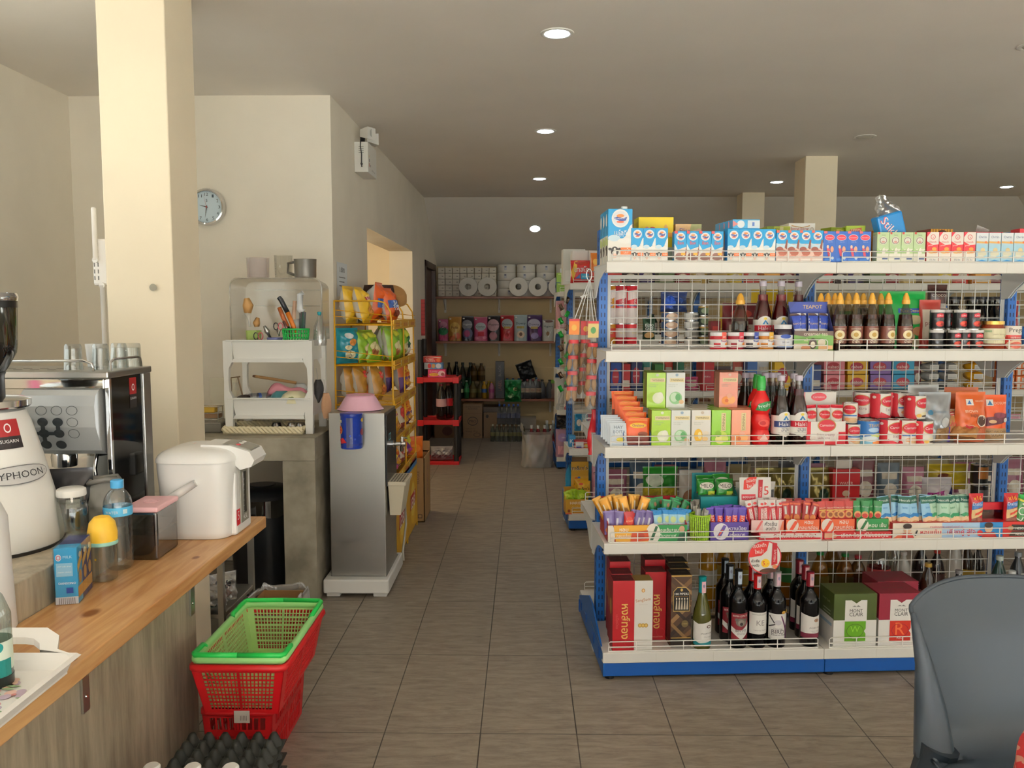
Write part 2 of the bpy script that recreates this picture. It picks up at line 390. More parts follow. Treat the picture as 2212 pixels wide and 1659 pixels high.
d = struct(b.obj('door_1')); B().lathe([(.0, 0), (.022, 0), (.026, .02), (.0, .03)], CHROME, 12, (-1.09, 9.1, 1.0), 'x').obj('door_handle', d)
b = B(); b.box(-1.3, YB, 0, XR+.1, YB+.12, ZL+.05, BACKW); b.box(-1.05, YB-.012, .78, XR, YB, .80, BACKW)
struct(b.obj('wall_rear'))
b = B()
b.box(XR, YF, 0, XR+.12, YB, .9, WALL); b.box(XR, YF, 1.9, XR+.12, YB, ZL+.05, WALL)
for y0, y1 in ((YF, -2.2), (.2, .8), (3.2, 3.8), (6.2, YB)): b.box(XR, y0, .9, XR+.12, y1, 1.9, WALL)
struct(b.obj('wall_side'))
ALU = M('#c8c8c4', .35, .8)
for i, (y0, y1) in enumerate(((-2.2, .2), (.8, 3.2), (3.8, 6.2))):
 b = B()
 for a in (y0, (y0+y1)/2-.02, y1-.04): b.box(XR+.02, a, .9, XR+.07, a+.04, 1.9, ALU)
 b.box(XR+.02, y0, .9, XR+.07, y1, .94, ALU); b.box(XR+.02, y0, 1.86, XR+.07, y1, 1.9, ALU)
 w = struct(b.obj('window_%d' % (i+1)))
 B().box(XR+.042, y0+.04, .94, XR+.046, y1-.04, 1.86, CLEAR('#f2f6f5', .04)).obj('window_pane', w)
b = B(); b.box(XL-.15, YF-.12, 0, XL+.25, YF, CEIL, WALL); b.box(XR-.3, YF-.12, 0, XR+.1, YF, CEIL, WALL); b.box(XL+.25, YF-.12, 2.5, XR-.3, YF, CEIL, WALL)
struct(b.obj('wall_front'))
for i, (x0, x1) in enumerate(((XL+.25, -.6), (2.4, XR-.3))):
 b = B()
 for a in (x0, (x0+x1)/2-.03, x1-.06): b.box(a, YF-.1, 0, a+.06, YF-.04, 2.5, ALU)
 b.box(x0, YF-.1, 0, x1, YF-.04, .08, ALU); b.box(x0, YF-.1, 2.44, x1, YF-.04, 2.5, ALU)
 w = struct(b.obj('window_%d' % (i+4)))
 B().box(x0+.06, YF-.073, .08, x1-.06, YF-.067, 2.44, CLEAR('#f2f6f5', .04)).obj('window_pane', w)
struct(B().box(-30, -6.6, -.12, 40, YF, -.02, M('#d5d6d8', .9, var=.06, bs=1.)).obj('unseen_bounce_ground')); struct(B().box(-60, -60, -.2, 60, -6.6, -.06, M('#4c4d47', .95, var=.1, bs=1.)).obj('unseen_dark_ground'))  # unseen ground, added: pale strip bounces sun upwards, dark part cuts frontal light
struct(B().box(XR+.12, YF, -.12, 40, 30, -.02, M('#6e6a63', .9, var=.1, bs=1.)).obj('side_yard_ground'))
def pillar(n, x0, x1, y0, y1): struct(B().box(x0, y0, 0, x1, y1, CEIL, YEL, .004).obj('pillar_'+n))
pillar('front', -1.545, -1.295, 3.08, 3.34); pillar('middle', 2.19, 2.44, 6.64, 6.9); pillar('rear', 2.21, 2.435, 8.6, 8.82)
tag(B().lathe([(0, 0), (.0135, 0), (.0125, .004), (.004, .005), (.003, .009), (0, .009)], M('#8d8878', .5, .3), 14, (0, 0, 0), 'y').obj('screw_hook', None, (at(333, 621, 3.08)[0], 3.07, at(333, 621, 3.08)[2])), 'small grey screw plug left in the lit face of the cream pillar', 'screw')
RING = M('#e6e4de', .35)
def downlight(x, y, lit, label, slope=False):
 t = thing('downlight', label, 'ceiling light', (x, y, CEIL), 0, 'recessed ceiling downlights')
 B().lathe([(.054, .012), (.056, -.004), (.066, -.006), (.0735, -.0035), (.0745, 0)], RING, 28, caps=False).obj('trim_ring', t)
 g = B().lathe([(.055, .004), (.05, -.004), (.034, -.009), (.0, -.011)], EMIT('#eaf6ff', 30) if lit else M('#cfccc2', .3), 24, caps=False).obj('lamp', t)
 B().lathe([(.055, .004), (.056, .0005)], M('#9a978e', .4), 24, caps=False).obj('lamp_housing', t)
 if slope:
  k = (y-YS)/(YB-YS); t.location = (x, y-.004, CEIL-(CEIL-ZL)*k-.006); t.rotation_euler = (-math.atan2(CEIL-ZL, YB-YS), 0, 0)
 if lit:
  ld = bpy.data.lights.new('downlight_beam', 'SPOT'); ld.energy = LAMPW; ld.spot_size = 2.3; ld.spot_blend = 1; ld.shadow_soft_size = .05; ld.color = (.93, .97, 1)
  lo = bpy.data.objects.new('downlight_beam', ld); COL.objects.link(lo); lo.parent = t; lo.location = (0, 0, -.016)
 return t
LAMPW = 12
downlight(.143, 3.76, True, 'brightest lit downlight, nearest of the row above the aisle')
downlight(.142, 5.72, True, 'second lit downlight of the row above the aisle')
downlight(.139, 7.70, True, 'third lit downlight above the aisle, by the start of the slope')
downlight(.12, 9.4, True, 'lit downlight set in the sloping rear part of the ceiling', True)
downlight(2.335, 3.96, False, 'unlit downlight cut by the edge of the photo, top corner')
downlight(2.36, 5.93, False, 'unlit downlight above the shelving, in front of the square pillars')
downlight(2.35, 7.92, True, 'lit downlight beside the cream pillar above the shelving')
downlight(4.66, 8.25, True, 'lit downlight farthest along the ceiling beyond the pillar')
def stone_fn(nt, p, N, L):
 tc = N('TexCoord'); mp = N('Mapping'); mp.inputs['Scale'].default_value = (9, 9, 1.1); L(tc.outputs['Object'], mp.inputs['Vector'])
 n = N('TexNoise'); n.inputs['Scale'].default_value = 2.5; n.inputs['Detail'].default_value = 10; n.inputs['Roughness'].default_value = .65; L(mp.outputs[0], n.inputs['Vector'])
 r = N('ValToRGB'); r.color_ramp.elements[0].color = lin('#8a7f6c'); r.color_ramp.elements[0].position = .3; r.color_ramp.elements[1].color = lin('#c6baa2'); r.color_ramp.elements[1].position = .7
 L(n.outputs['Fac'], r.inputs[0]); L(r.outputs[0], p.inputs['Base Color']); p.inputs['Roughness'].default_value = .45
STONE = nodemat('streaked_grey_stone', stone_fn)
WOOD = nodemat('varnished_pine', wood_fn('#a9743f', '#cba06c', [(-1.0, 1.86, .022), (-.97, 1.32, .014), (-1.07, 1.72, .01), (-.9, 1.6, .008), (-.93, 2.3, .012)]))
XF = -1.13
cnt = tag(B().box(-1.85, .2, 0, XF, 2.78, .85, STONE, .003).obj('stone_counter'), 'streaked grey stone bar counter under the pine ledge, in front of the cream pillar', 'counter')
led = tag(B().box(XF+.001, .2, .722, -.88, 2.785, .76, WOOD, .003).obj('wooden_ledge'), 'long varnished pine ledge with knots fixed along the stone counter', 'ledge')
for y in (2.05, 2.74, 1.35):
 b = B(); b.box(XF+.001, y-.016, .43, XF+.007, y+.016, .721, STEEL); b.box(XF+.007, y-.016, .714, -.93, y+.016, .721, STEEL); b.lathe([(0, 0), (.006, 0), (.004, .004), (0, .004)], CHROME, 8, (XF+.006, y, .47), 'x')
 b.obj('bracket', led)
WHT = M('#f1f0ec', .3); WHT2 = M('#e3e1db', .4); BLK = M('#141414', .35); BLKG = M('#0a0a0b', .06)
g = thing('coffee_grinder', 'white conical coffee grinder with smoked hopper at the photo edge', 'coffee grinder', (-1.385, 2.1, .85), math.radians(62))
b = B(); b.lathe([(.17, .005), (.172, .03), (.158, .12), (.13, .24), (.108, .32), (.095, .352), (.07, .365)], WHT, 40)
f = fcone(.163, .101, .12, .232, 2.2)
b.dec(f, .28, .24, [('r', .36, .62, .6, .93, '#8e1518'), ('r', .36, .62, .6, .75, '#1c1516'), ('t', 'SUGARN', .48, .70, .17, '#f4f4f4'), ('g', .48, .84, .035, .05, .3, '#f4f4f4'),
     ('e', .5, .34, .31, .1, '#6e6e70'), ('e', .5, .34, .3, .09, '#c9c9c9'), ('t', 'TYPHOON', .51, .34, .44, '#2b2b2d'), ('e', .25, .33, .013, .012, '#444444')], .001)
b.obj('body', g)
B().lathe([(.174, 0), (.174, .008), (.16, .008)], BLK, 40).obj('rubber_foot', g)
B().lathe([(.105, .36), (.11, .365), (.11, .38), (.09, .386), (.05, .388)], CHROME, 32).obj('collar', g)
B().lathe([(.052, .386), (.052, .44), (.056, .45)], BLK, 28).obj('neck', g)
h = B().lathe([(.054, .45), (.062, .462), (.082, .5), (.085, .52), (.088, .62)], CLEAR('#6b6a4e', .1), 32, caps=False).obj('hopper', g)
B().lathe([(.05, .452), (.06, .464), (.079, .5), (.078, .515), (.03, .53), (0, .53)], M('#2a1a10', .6, bump=.6, bs=90), 24).obj('coffee_beans', g)
B().lathe([(.0895, .615), (.0895, .632)], BLK, 32, caps=False).obj('hopper_band', g)
B().lathe([(.09, .632), (.092, .642), (.088, .652), (.03, .655), (0, .655)], CHROME, 32).obj('hopper_lid', g)
B_ = B(); B_.lathe([(.0, 0), (.066, 0), (.07, .004), (.062, .25), (.05, .28), (0, .282)], M('#e6e6e6', .35), 32)
tag(B_.obj('canister', None, (-1.182, 1.745, .76)), 'tall white canister at the photo edge, between grinder and serving tray', 'canister')
XE, Y0, Y1, ZB, ZT = -1.185, 2.36, 2.61, .85, 1.285
e = thing('espresso_machine', 'polished steel espresso machine with dotted control head behind the grinder', 'espresso machine', (0, 0, 0))
POL = M('#c9c7c2', .06, 1.)
b = B(); b.box(-1.80, 2.52, ZB+.06, XE-.004, Y1, ZT-.02, POL, .004); b.box(-1.80, 2.37, ZB+.005, XE-.004, Y1, ZB+.06, STEEL, .004)
b.box(-1.80, 2.335, 1.235, XE-.004, 2.52, ZT-.02, POL, .004)
b.obj('body', e)
b = B(); b.box(-1.8, Y0-.02, ZT-.02, XE+.005, Y1+.01, ZT, STEEL, .004)
for i in range(5):
 for j in range(2): b.box(-1.55+i*.05, 2.42+j*.05, ZT, -1.525+i*.05, 2.425+j*.05, ZT+.0006, BLK)
b.obj('cup_tray', e)
b = B(); b.box(XE-.004, Y0, ZB, XE, Y1, ZT-.02, BLKG)
b.dec(lambda u, v, ee: (XE+ee, Y0+u*(Y1-Y0), ZB+v*(ZT-.02-ZB)), Y1-Y0, ZT-.02-ZB, [('r', .46, .86, .64, .98, '#8e1518'), ('r', .46, .76, .64, .86, '#161213'), ('t', 'SUGARN', .55, .83, .15, '#f0f0f0'), ('g', .55, .91, .035, .025, .3, '#f0f0f0')])
b.obj('side_panel', e)
b = B(); b.box(XE-.01, Y0-.012, ZB, XE+.004, Y0+.002, ZT-.02, CHROME, .002); b.box(XE-.004, Y1-.05, ZB, XE+.005, Y1, ZT-.02, STEEL, .002); b.obj('edge_trim', e)
HP = [(2.52, 1.235), (2.335, 1.235), (2.315, 1.22), (2.305, 1.19), (2.31, 1.13), (2.34, 1.06), (2.37, 1.045), (2.52, 1.045)]
b = B(); b.prism(HP, -1.42, XE-.02, M('#b9bcbd', .3, .3), 'x')
def fh(u, v, ee):
 z = 1.06+v*.165; y = 2.304+((z-1.17)/.115)**2*.025
 return (-1.42+u*(.215), y-ee-.001, z)
DK = '#23282a'; dd = []
pts = [(0, 1), (0, 2), (0, 3), (1, 1), (1, 2), (1, 3), (2, 3), (2, 1)]
gx = lambda i: .12+i*.2
gy = lambda j: .12+j*.2
for i, j in ((0, 0), (0, 1), (0, 2), (1, 0), (1, 1), (1, 2), (2, 2), (2, 1), (2, 0)): dd.append(('e', gx(i), gy(j), .07, .075, DK))
for (i, j), (k, l) in (((0, 0), (1, 0)), ((0, 1), (1, 1)), ((1, 0), (1, 1)), ((1, 1), (1, 2)), ((2, 1), (2, 2)), ((1, 1), (2, 1))):
 a, c = (gx(i), gy(j)), (gx(k), gy(l))
 w = .028
 if i == k: dd.append(('p', [(a[0]-w, a[1]), (a[0]+w, a[1]), (c[0]+w, c[1]), (c[0]-w, c[1])], DK))
 else: dd.append(('p', [(a[0], a[1]-w), (c[0], a[1]-w), (c[0], a[1]+w), (a[0], a[1]+w)], DK))
for i, j in ((3, 1), (2, 3), (3, 3), (3, 2), (1, 3)): dd.append(('g', gx(i), gy(j), .075, .08, .1, DK))
b.dec(fh, .215, .165, dd, .0006); b.obj('control_head', e)
b = B(); b.tube([(-1.25, 2.4, 1.05), (-1.25, 2.38, 1.0), (-1.235, 2.36, .95)], .006, CHROME, 8); b.obj('steam_wand', e)
b = B(); b.lathe([(0, 0), (.034, 0), (.036, .03), (.03, .05), (0, .05)], CHROME, 20, (-1.36, 2.42, 1.0)); b.obj('brew_group', e)
for pts in ([(-1.78, 2.36, ZT+.005), (-1.78, 2.36, ZT+.03), (-1.26, 2.36, ZT+.03), (-1.235, 2.36, ZT+.022), (-1.23, 2.36, ZT)], [(XE-.01, 2.385, ZT), (XE-.01, 2.39, ZT+.026), (XE-.01, 2.41, ZT+.032), (XE-.01, 2.56, ZT+.032), (XE-.01, 2.575, ZT+.026), (XE-.01, 2.58, ZT)]):
 B().tube(pts, .004, CHROME, 8).obj('cup_rail', e)
GL = CLEAR('#f3f5f4', .14, .03)
def tumbler(label, x, y, r0, r1, h):
 b = B(); b.lathe([(r1, 0), (r1-.001, .003), (r0, h-.006), (r0-.003, h), (0, h)], GL, 24, caps=False); b.lathe([(r1-.0025, 0), (r0-.003, h-.014), (0, h-.012)], GL, 24, caps=False)
 return tag(b.obj('drinking_glass', None, (x, y, ZT+.001)), label, 'glass', 'upturned glasses on the espresso machine')
tumbler('upturned clear tumbler on the espresso machine, first from the grinder', -1.315, 2.41, .023, .027, .075)
tumbler('upturned clear tumbler, middle of three close together on the espresso machine', -1.245, 2.43, .022, .027, .075)
tumbler('upturned clear tumbler touching the pillar edge on the espresso machine', -1.222, 2.495, .022, .027, .075)
tumbler('wider straight clear glass beside the chrome rail on the espresso machine', -1.225, 2.565, .034, .036, .072)
b = B().lathe([(0, 0), (.02, 0), (.026, .07), (.024, .07), (.018, .004)], WHT, 20)
tag(b.obj('paper_cup', None, (-1.33, 2.56, ZT+.001)), 'plain white paper cup half hidden behind the upturned glasses', 'cup')
b = B(); bag(b, .13, .17, .075, '#17161a', [('r', .52, .38, .78, .52, '#e6e6e2'), ('t', 'ESPRESSO', .65, .45, .2, '#333333')], stand=True, seed=3)
tag(b.obj('coffee_bag', None, (-1.27, 2.27, .851), .3), 'black foil coffee bag with a small white sticker behind the glass jar', 'coffee bag')
b = B(); bag(b, .1, .13, .06, M('#8e8c86', .45), stand=True, seed=9); b.tube([(-.04, -.02, .128), (.0, -.024, .137), (.04, -.02, .13), (.035, .015, .136), (-.03, .018, .134)], .008, M('#75736e', .5), 8, True)
tag(b.obj('rolled_pouch', None, (-1.182, 2.3, .851), .5), 'grey pouch with rolled top between black coffee bag and water bottle', 'pouch')
j = thing('glass_jar', 'empty clear glass jar with white lid behind the milk cartons', 'jar', (-1.2, 2.16, .851))
b = B(); b.lathe([(0, .002), (.036, .002), (.04, .008), (.04, .085), (.036, .1), (.032, .104), (.034, .106), (.034, .118)], CLEAR('#eef2ee', .16, .03), 28, caps=False); b.lathe([(0, .006), (.036, .006), (.037, .09)], CLEAR('#f4f6f4', .1, .03), 24, caps=False); b.obj('glass', j)
B().lathe([(.036, .118), (.037, .121), (.036, .135), (.03, .139), (0, .139)], WHT, 28).obj('lid', j)
p = thing('milk_carton_pack', 'shrink-wrapped pack of small blue and yellow milk cartons on the pine ledge', 'milk cartons', (-1.085, 1.915, .761), math.radians(14))
NV = [('r', 0, .0, 1, .13, '#e9e9ee'), ('t', '|||||||||', .5, .06, .7, '#33343c'), ('r', .08, .5, .8, .74, '#9fd4ef'), ('t', 'UHT milk drink', .44, .68, .6, '#ffffff'), ('t', 'vitamin calcium', .44, .58, .6, '#ffffff'), ('e', .2, .84, .13, .06, '#f4f4f8'), ('g', .2, .84, .1, .04, .3, '#d05070'), ('t', 'MILK', .6, .85, .4, '#cfefff'), ('t', 'DANSONO', .55, .38, .75, '#ffffff'), ('r', .5, .2, .8, .3, '#24408c')]
for i in range(3):
 b = B(); b.box(-.025, i*.042, 0, .025, i*.042+.041, .135, '#2fa4d8' if i == 0 else '#27306e', .001)
 if i == 0: b.dec(fbox(.05, .135), .05, .135, NV)
 fs = lambda u, v, ee, i=i: (.025+ee, i*.042+u*.041, v*.135)
 b.dec(fs, .041, .135, [('r', 0, .1, 1, .3, '#d8a04a'), ('p', [(0, .55), (1, .75), (1, .9), (0, .7)], '#e0b24f'), ('e', .5, .45, .3, .12, '#c9974a'), ('e', .5, .85, .25, .05, '#f0e8d0')])
 b.obj('carton', p)
b = B(); b.box(-.027, -.002, .0005, .027, .128, .138, CLEAR('#f6f8fa', .06, .08)); b.obj('shrink_wrap', p)
c = thing('baby_bottle', 'clear toddler bottle with a yellow dome lid on the pine ledge', 'bottle', (-1.09, 2.1, .761))
b = B(); b.lathe([(0, .002), (.03, .002), (.033, .006), (.034, .05), (.033, .098)], CLEAR('#eef0ec', .15), 28, caps=False); st = fcyl(.034, 0, .1); 
b.dec(st, .107, .1, [('p', [(.47+.035*math.sin(a*PI/5)*(1 if a % 2 == 0 else .45)*1., .62+.04*math.cos(a*PI/5)*(1 if a % 2 == 0 else .45)) for a in range(10)], '#f0c320')]); b.obj('bottle_body', c)
B().lathe([(.0345, .094), (.0365, .096), (.0365, .104), (.034, .105)], M('#9fd9cb', .4), 28).obj('mint_ring', c)
B().lathe([(.0355, .104), (.036, .125), (.031, .152), (.019, .166), (0, .171)], M('#f2c23a', .45), 28).obj('dome_lid', c)
w = thing('water_bottle', 'clear water bottle with blue cap between yellow-lidded bottle and pink-lidded box', 'water bottle', (-1.097, 2.2, .761))
pr = [(0, .004), (.026, .0), (.033, .008)]
for i in range(7): pr += [(.0355, .02+i*.018), (.0335, .029+i*.018)]
pr += [(.0365, .15), (.0365, .178), (.033, .195), (.022, .212), (.0135, .219), (.0135, .225)]
B().lathe(pr, CLEAR('#eef4f6', .16, .04), 28, caps=False).obj('bottle_body', w)
b = B(); b.lathe([(.0368, .148), (.0368, .172)], M('#58b7e6', .4), 28, caps=False); b.dec(fcyl(.037, .148, .024), .116, .024, [('t', 'WATER', .5, .5, .3, '#f4f8ff'), ('r', .1, .3, .25, .7, '#2a6fb4'), ('r', .75, .3, .85, .8, '#d8eef8')], .0002); b.obj('label', w)
B().lathe([(.016, .221), (.0165, .223), (.0165, .24), (.014, .2425), (0, .2425)], M('#4fa8e0', .4), 24).obj('cap', w)
c = thing('storage_box', 'brown see-through storage box with pink lid beside the white water boiler', 'storage box', (-1.07, 2.27, .761), math.radians(2))
BRN = CLEAR('#8e7663', .2, .08)
b = B(); b.box(-.046, 0, 0, .046, .15, .135, BRN, .006); b.obj('box_body', c)
b = B(); b.surf(lambda u, v: (-.041+u*.082, .006+v*.138, .075+.012*math.sin(7*u)*math.cos(5*v)+.015*v), 8, 10, M('#4a3226', .8, bump=.5, bs=150)); b.box(-.042, .005, .003, .042, .145, .07, M('#55392b', .8)); b.obj('coffee_powder', c)
b = B(); b.box(-.05, -.004, .135, .05, .154, .15, M('#e9b8be', .45), .005); b.lathe([(.018, .1502), (.02, .1515), (.022, .1502)], M('#e2aeb5', .45), 24, (0, .075, 0), caps=False); b.obj('lid', c)
p = thing('water_boiler', 'white electric hot-water boiler on the end of the pine ledge', 'water boiler', (-1.0, 2.6, .761))
def sup(u, a, bb, n=4.6):
 t = 2*PI*u; c_, s_ = math.cos(t), math.sin(t)
 return a*math.copysign(abs(c_)**(2/n), c_), bb*math.copysign(abs(s_)**(2/n), s_)
PW = M('#eeeeec', .25)
b = B(); prof = [(.103, .0), (.106, .004), (.108, .02), (.115, .16), (.119, .215), (.119, .235)]
def fb(u, v):
 k = v*(len(prof)-1); i = min(int(k), len(prof)-2); a = prof[i][0]+(prof[i+1][0]-prof[i][0])*(k-i); z = prof[i][1]+(prof[i+1][1]-prof[i][1])*(k-i)
 x, y = sup(u, a, a+.012); return (x-.012, y, z)
b.surf(fb, 56, 5, PW); b.obj('body', p)
def fl(u, v):
 a = .122*(1-v**2.2*.999); x, y = sup(u, a, a+.012); return (x-.012, y, .236+.044*(1-(1-v)**2))
b = B(); b.surf(fl, 56, 8, PW); b.dec(lambda u, v, e: (-.08+u*.08, -.03+v*.06, .279+e), .08, .06, [('t', 'HOT', .5, .5, .5, '#c76a5a', 90)]); b.obj('lid', p)
b = B(); hp = [(-.01, .238), (.085, .238), (.12, .205), (.155, .215), (.165, .235), (.15, .262), (.09, .281), (.0, .284)]
b.prism(hp, -.06, .06, PW, 'y'); b.obj('spout_head', p)
b = B(); b.prism([(.06, .2845), (.095, .283), (.148, .266), (.15, .262), (.09, .2815)], -.045, .045, M('#8b8a80', .3), 'y')
for i in range(3): b.lathe([(0, 0), (.009, 0), (.007, .003), (0, .003)], M('#d9d6cf' if i else '#c04a52', .4), 14, (.105, -.028+i*.028, .279))
b.obj('control_panel', p)
b = B(); b.box(.08, -.07, .0, .108, .07, .2, PW, .008); b.obj('front_column', p)
b = B(); b.box(.108, -.036, .03, .112, .036, .2, M('#8f8c80', .25), .002); b.box(.112, -.012, .06, .114, .012, .19, CLEAR('#d8dcd8', .2)); b.dec(lambda u, v, e: (.1122+e, -.034+u*.068, .03+v*.17), .068, .17, [('t', '4.5L', .5, .1, .5, '#f0f0ee')]+[('r', .3, .2+.1*i, .42, .21+.1*i, '#e8e6df') for i in range(7)], .0004); b.obj('water_gauge', p)
b = B(); b.dec(lambda u, v, e: (.1085+e, -.068+u*.03, .03+v*.05), .03, .05, [('r', 0, 0, 1, 1, '#c9202c'), ('t', '5', .5, .6, .5, '#f6f6f6')], .0003); b.obj('red_sticker', p)
b = B(); b.tube([(.01, -.135, .18), (-.03, -.14, .155), (-.07, -.138, .13), (-.1, -.13, .112)], [.011, .013, .013, .012], PW, 10); b.tube([(-.1, -.13, .112), (-.135, -.1, .105), (-.14, 0, .103), (-.135, .1, .105), (-.1, .13, .112), (.01, .135, .18)], .012, PW, 10); b.obj('carry_handle', p)
b = B(); b.box(-.15, -.03, .18, -.128, .03, .25, PW, .006); b.obj('rear_latch', p)
t = thing('serving_tray', 'white plastic serving tray with a faded floral print, overhanging the ledge edge', 'tray', (-.985, 1.29, .7625), math.radians(1))
TW = M('#efece6', .3)
b = B(); b.box(-.115, -.24, 0, .115, .24, .006, TW)
for i in range(40):
 fx, fy = rnd.uniform(.14, .86), rnd.uniform(.1, .9)
 b.dec(lambda u, v, e: (-.11+u*.22, -.23+v*.46, .006+e), .22, .46, [('e', fx+.06*math.cos(k*1.26), fy+.03*math.sin(k*1.26), .045, .022, rnd.choice(['#d39aa0', '#dfb8ac', '#c2adbe', '#d9b49c'])) for k in range(4)]+[('e', fx, fy, .02, .01, '#c4807a'), ('e', fx+.1, fy-.03, .05, .008, '#8fa67c')], .0004+.001*(i % 3))
b.obj('tray_floor', t)
b = B()
def rim(u, v):
 k = [(-.115, -.24), (.115, -.24), (.115, .24), (-.115, .24)]; q = u*4; i = int(q) % 4; fr = q-int(q)
 x = k[i][0]*(1-fr)+k[(i+1) % 4][0]*fr; y = k[i][1]*(1-fr)+k[(i+1) % 4][1]*fr
 s = [0, .5, .9, 1.3][min(3, int(v*3+.01))]; z = [.004, .024, .036, .03][min(3, int(v*3+.01))]
 return (x*(1+.13*s), y*(1+.055*s), z)
b.surf(rim, 40, 3, TW, False); b.obj('rim', t)
b = B(); hd = [(-.125, .245), (-.088, .258), (-.074, .292), (-.04, .312), (.04, .312), (.074, .292), (.088, .258), (.125, .245)]
ho = [(-.055, .256), (-.046, .272), (-.028, .284), (-.01, .287), (.01, .287), (.028, .284), (.046, .272), (.055, .256)]
for z in (.024, .038): b.add([(x, y, z+(y-.25)*.4) for x, y in hd+ho], [(i, i+1, 9+i, 8+i) for i in range(7)], TW)
b.add([(x, y, z+(y-.25)*.4) for z in (.024, .038) for x, y in hd], [(i, i+1, 9+i, 8+i) for i in range(7)], TW); b.add([(x, y, z+(y-.25)*.4) for z in (.024, .038) for x, y in ho], [(i, i+1, 9+i, 8+i) for i in range(7)], TW)
b.obj('handle', t)
g = thing('drinking_bottle', 'clear bottle with teal printed label and dark base standing on the tray', 'bottle', (-.975, 1.47, .7695))
b = B(); b.lathe([(0, .002), (.03, .002), (.032, .008), (.032, .13), (.02, .165), (.013, .175), (.013, .2)], CLEAR('#e6efec', .14), 28, caps=False); b.obj('bottle_body', g)
B().lathe([(0, 0), (.0325, 0), (.0327, .018), (.03, .022)], M('#15211f', .3), 28).obj('dark_base', g)
b = B(); b.lathe([(.0324, .03), (.0324, .085)], M('#d4dfcf', .5), 28, caps=False); b.dec(fcyl(.0326, .02, .08), .1, .08, [('r', 0, .0, 1, .4, '#11807c'), ('p', [(.2, .3), (.35, .6), (.3, .95), (.5, 1.0), (.55, .6), (.7, .4), (.6, .2)], '#12827f'), ('e', .75, .7, .1, .12, '#12827f'), ('e', .4, .25, .06, .05, '#d4dfcf')], .0003); b.obj('label', g)
B().lathe([(.0145, .195), (.0145, .212), (0, .213)], M('#11706c', .4), 20).obj('cap', g)
def lattice(b, P, mat, rows, cols, t, band=.1, gap=None):
 """wall panel P(u, v) with rows x cols openings"""
 def bar(u0, v0, u1, v1):
  b.add([P(u0, v0, 0), P(u1, v0, 0), P(u1, v1, 0), P(u0, v1, 0), P(u0, v0, t), P(u1, v0, t), P(u1, v1, t), P(u0, v1, t)], [(0, 1, 2, 3), (4, 5, 6, 7), (0, 1, 5, 4), (1, 2, 6, 5), (2, 3, 7, 6), (3, 0, 4, 7)], mat)
 bar(0, 0, band, 1); bar(1-band, 0, 1, 1); bar(band, 0, 1-band, .09); bar(band, .9, 1-band, 1)
 h = .81/rows
 for i in range(1, rows): z = .09+h*i; q = h*(.42 if i % 2 == 0 else .16); bar(band, z-q/2, 1-band, z+q/2)
 bar(.485, .09, .515, .9)
 w = (1-2*band)/cols
 for i in range(1, cols): x = band+w*i; bar(x-w*.14, .09, x+w*.14, .9)
def basket(name, label, x0, x1, y0, y1, z0, z1, tap, mat, rimm, rows, cols, rimh=.016):
 t = thing(name, label, 'shopping basket', ((x0+x1)/2, (y0+y1)/2, z0))
 W, D, H = (x1-x0)/2, (y1-y0)/2, z1-z0
 c = lambda k, s: (k[0]*(W-tap*(1-s)), k[1]*(D-tap*(1-s)))
 q = [(-1, -1), (1, -1), (1, 1), (-1, 1)]
 for i in range(4):
  a, d = q[i], q[(i+1) % 4]
  def P(u, v, e, a=a, d=d):
   k = (a[0]*(1-u)+d[0]*u, a[1]*(1-u)+d[1]*u)
   x, y = c(k, v); n = ((a[0]+d[0])/2, (a[1]+d[1])/2)
   return (x-n[0]*e, y-n[1]*e, v*H)
  b = B(); lattice(b, P, mat, rows, cols if i % 2 == 0 else int(cols*1.7), .003); b.obj('wall_panel', t)
 b = B(); b.box(-W+tap, -D+tap, 0, W-tap, D-tap, .004, mat); b.obj('base', t)
 b = B(); b.tube([(-W+.02, -D, H), (W-.02, -D, H), (W-.004, -D+.006, H), (W, -D+.022, H), (W, D-.022, H), (W-.006, D-.006, H), (W-.022, D, H), (-W+.022, D, H), (-W+.006, D-.006, H), (-W, D-.022, H), (-W, -D+.022, H), (-W+.006, -D+.006, H)], rimh*.75, rimm, 8, True); b.obj('rim', t)
 return t, W, D, H
RED = M('#c8161c', .4); GRN = M('#23c552', .4); LGR = M('#b9d98f', .45)
basket('shopping_crate', 'lowest red crate on the floor under the shopping baskets', -1.02, -.795, 2.53, 2.92, .0, .19, .012, M('#b51016', .45), M('#b51016', .45), 3, 9)
t, W, D, H = basket('shopping_basket', 'red latticed shopping basket holding the green-rimmed basket', -1.035, -.742, 2.49, 3.0, .192, .352, .03, RED, RED, 10, 18)
B().dec(fbox(.05, .04, -D+.028, -.03), .05, .04, [('r', 0, 0, 1, 1, '#cfc6bc'), ('t', '|||||', .6, .4, .4, '#4a4440')]).obj('paper_tag', t)
t, W, D, H = basket('shopping_basket', 'green-rimmed shopping basket nested on top of the red baskets', -1.03, -.747, 2.497, 2.993, .206, .376, .033, LGR, M('#9fe08c', .4), 10, 18)
for s in (-1, 1):
 b = B(); b.tube([(s*W*.97, -D*.62, H+.004), (s*W, -D*.66, H+.014), (s*W, -D+.012, H+.015), (s*W*.95, -D, H+.015), (0, -D-.002, H+.016)], .0085, GRN, 8)
 b.obj('carry_handle', t); b = B(); b.tube([(s*W*.97, D*.4, H+.004), (s*W, D*.45, H+.014), (s*W, D-.012, H+.015), (s*W*.95, D, H+.015), (0, D+.002, H+.016)], .0085, GRN, 8); b.obj('carry_handle', t)
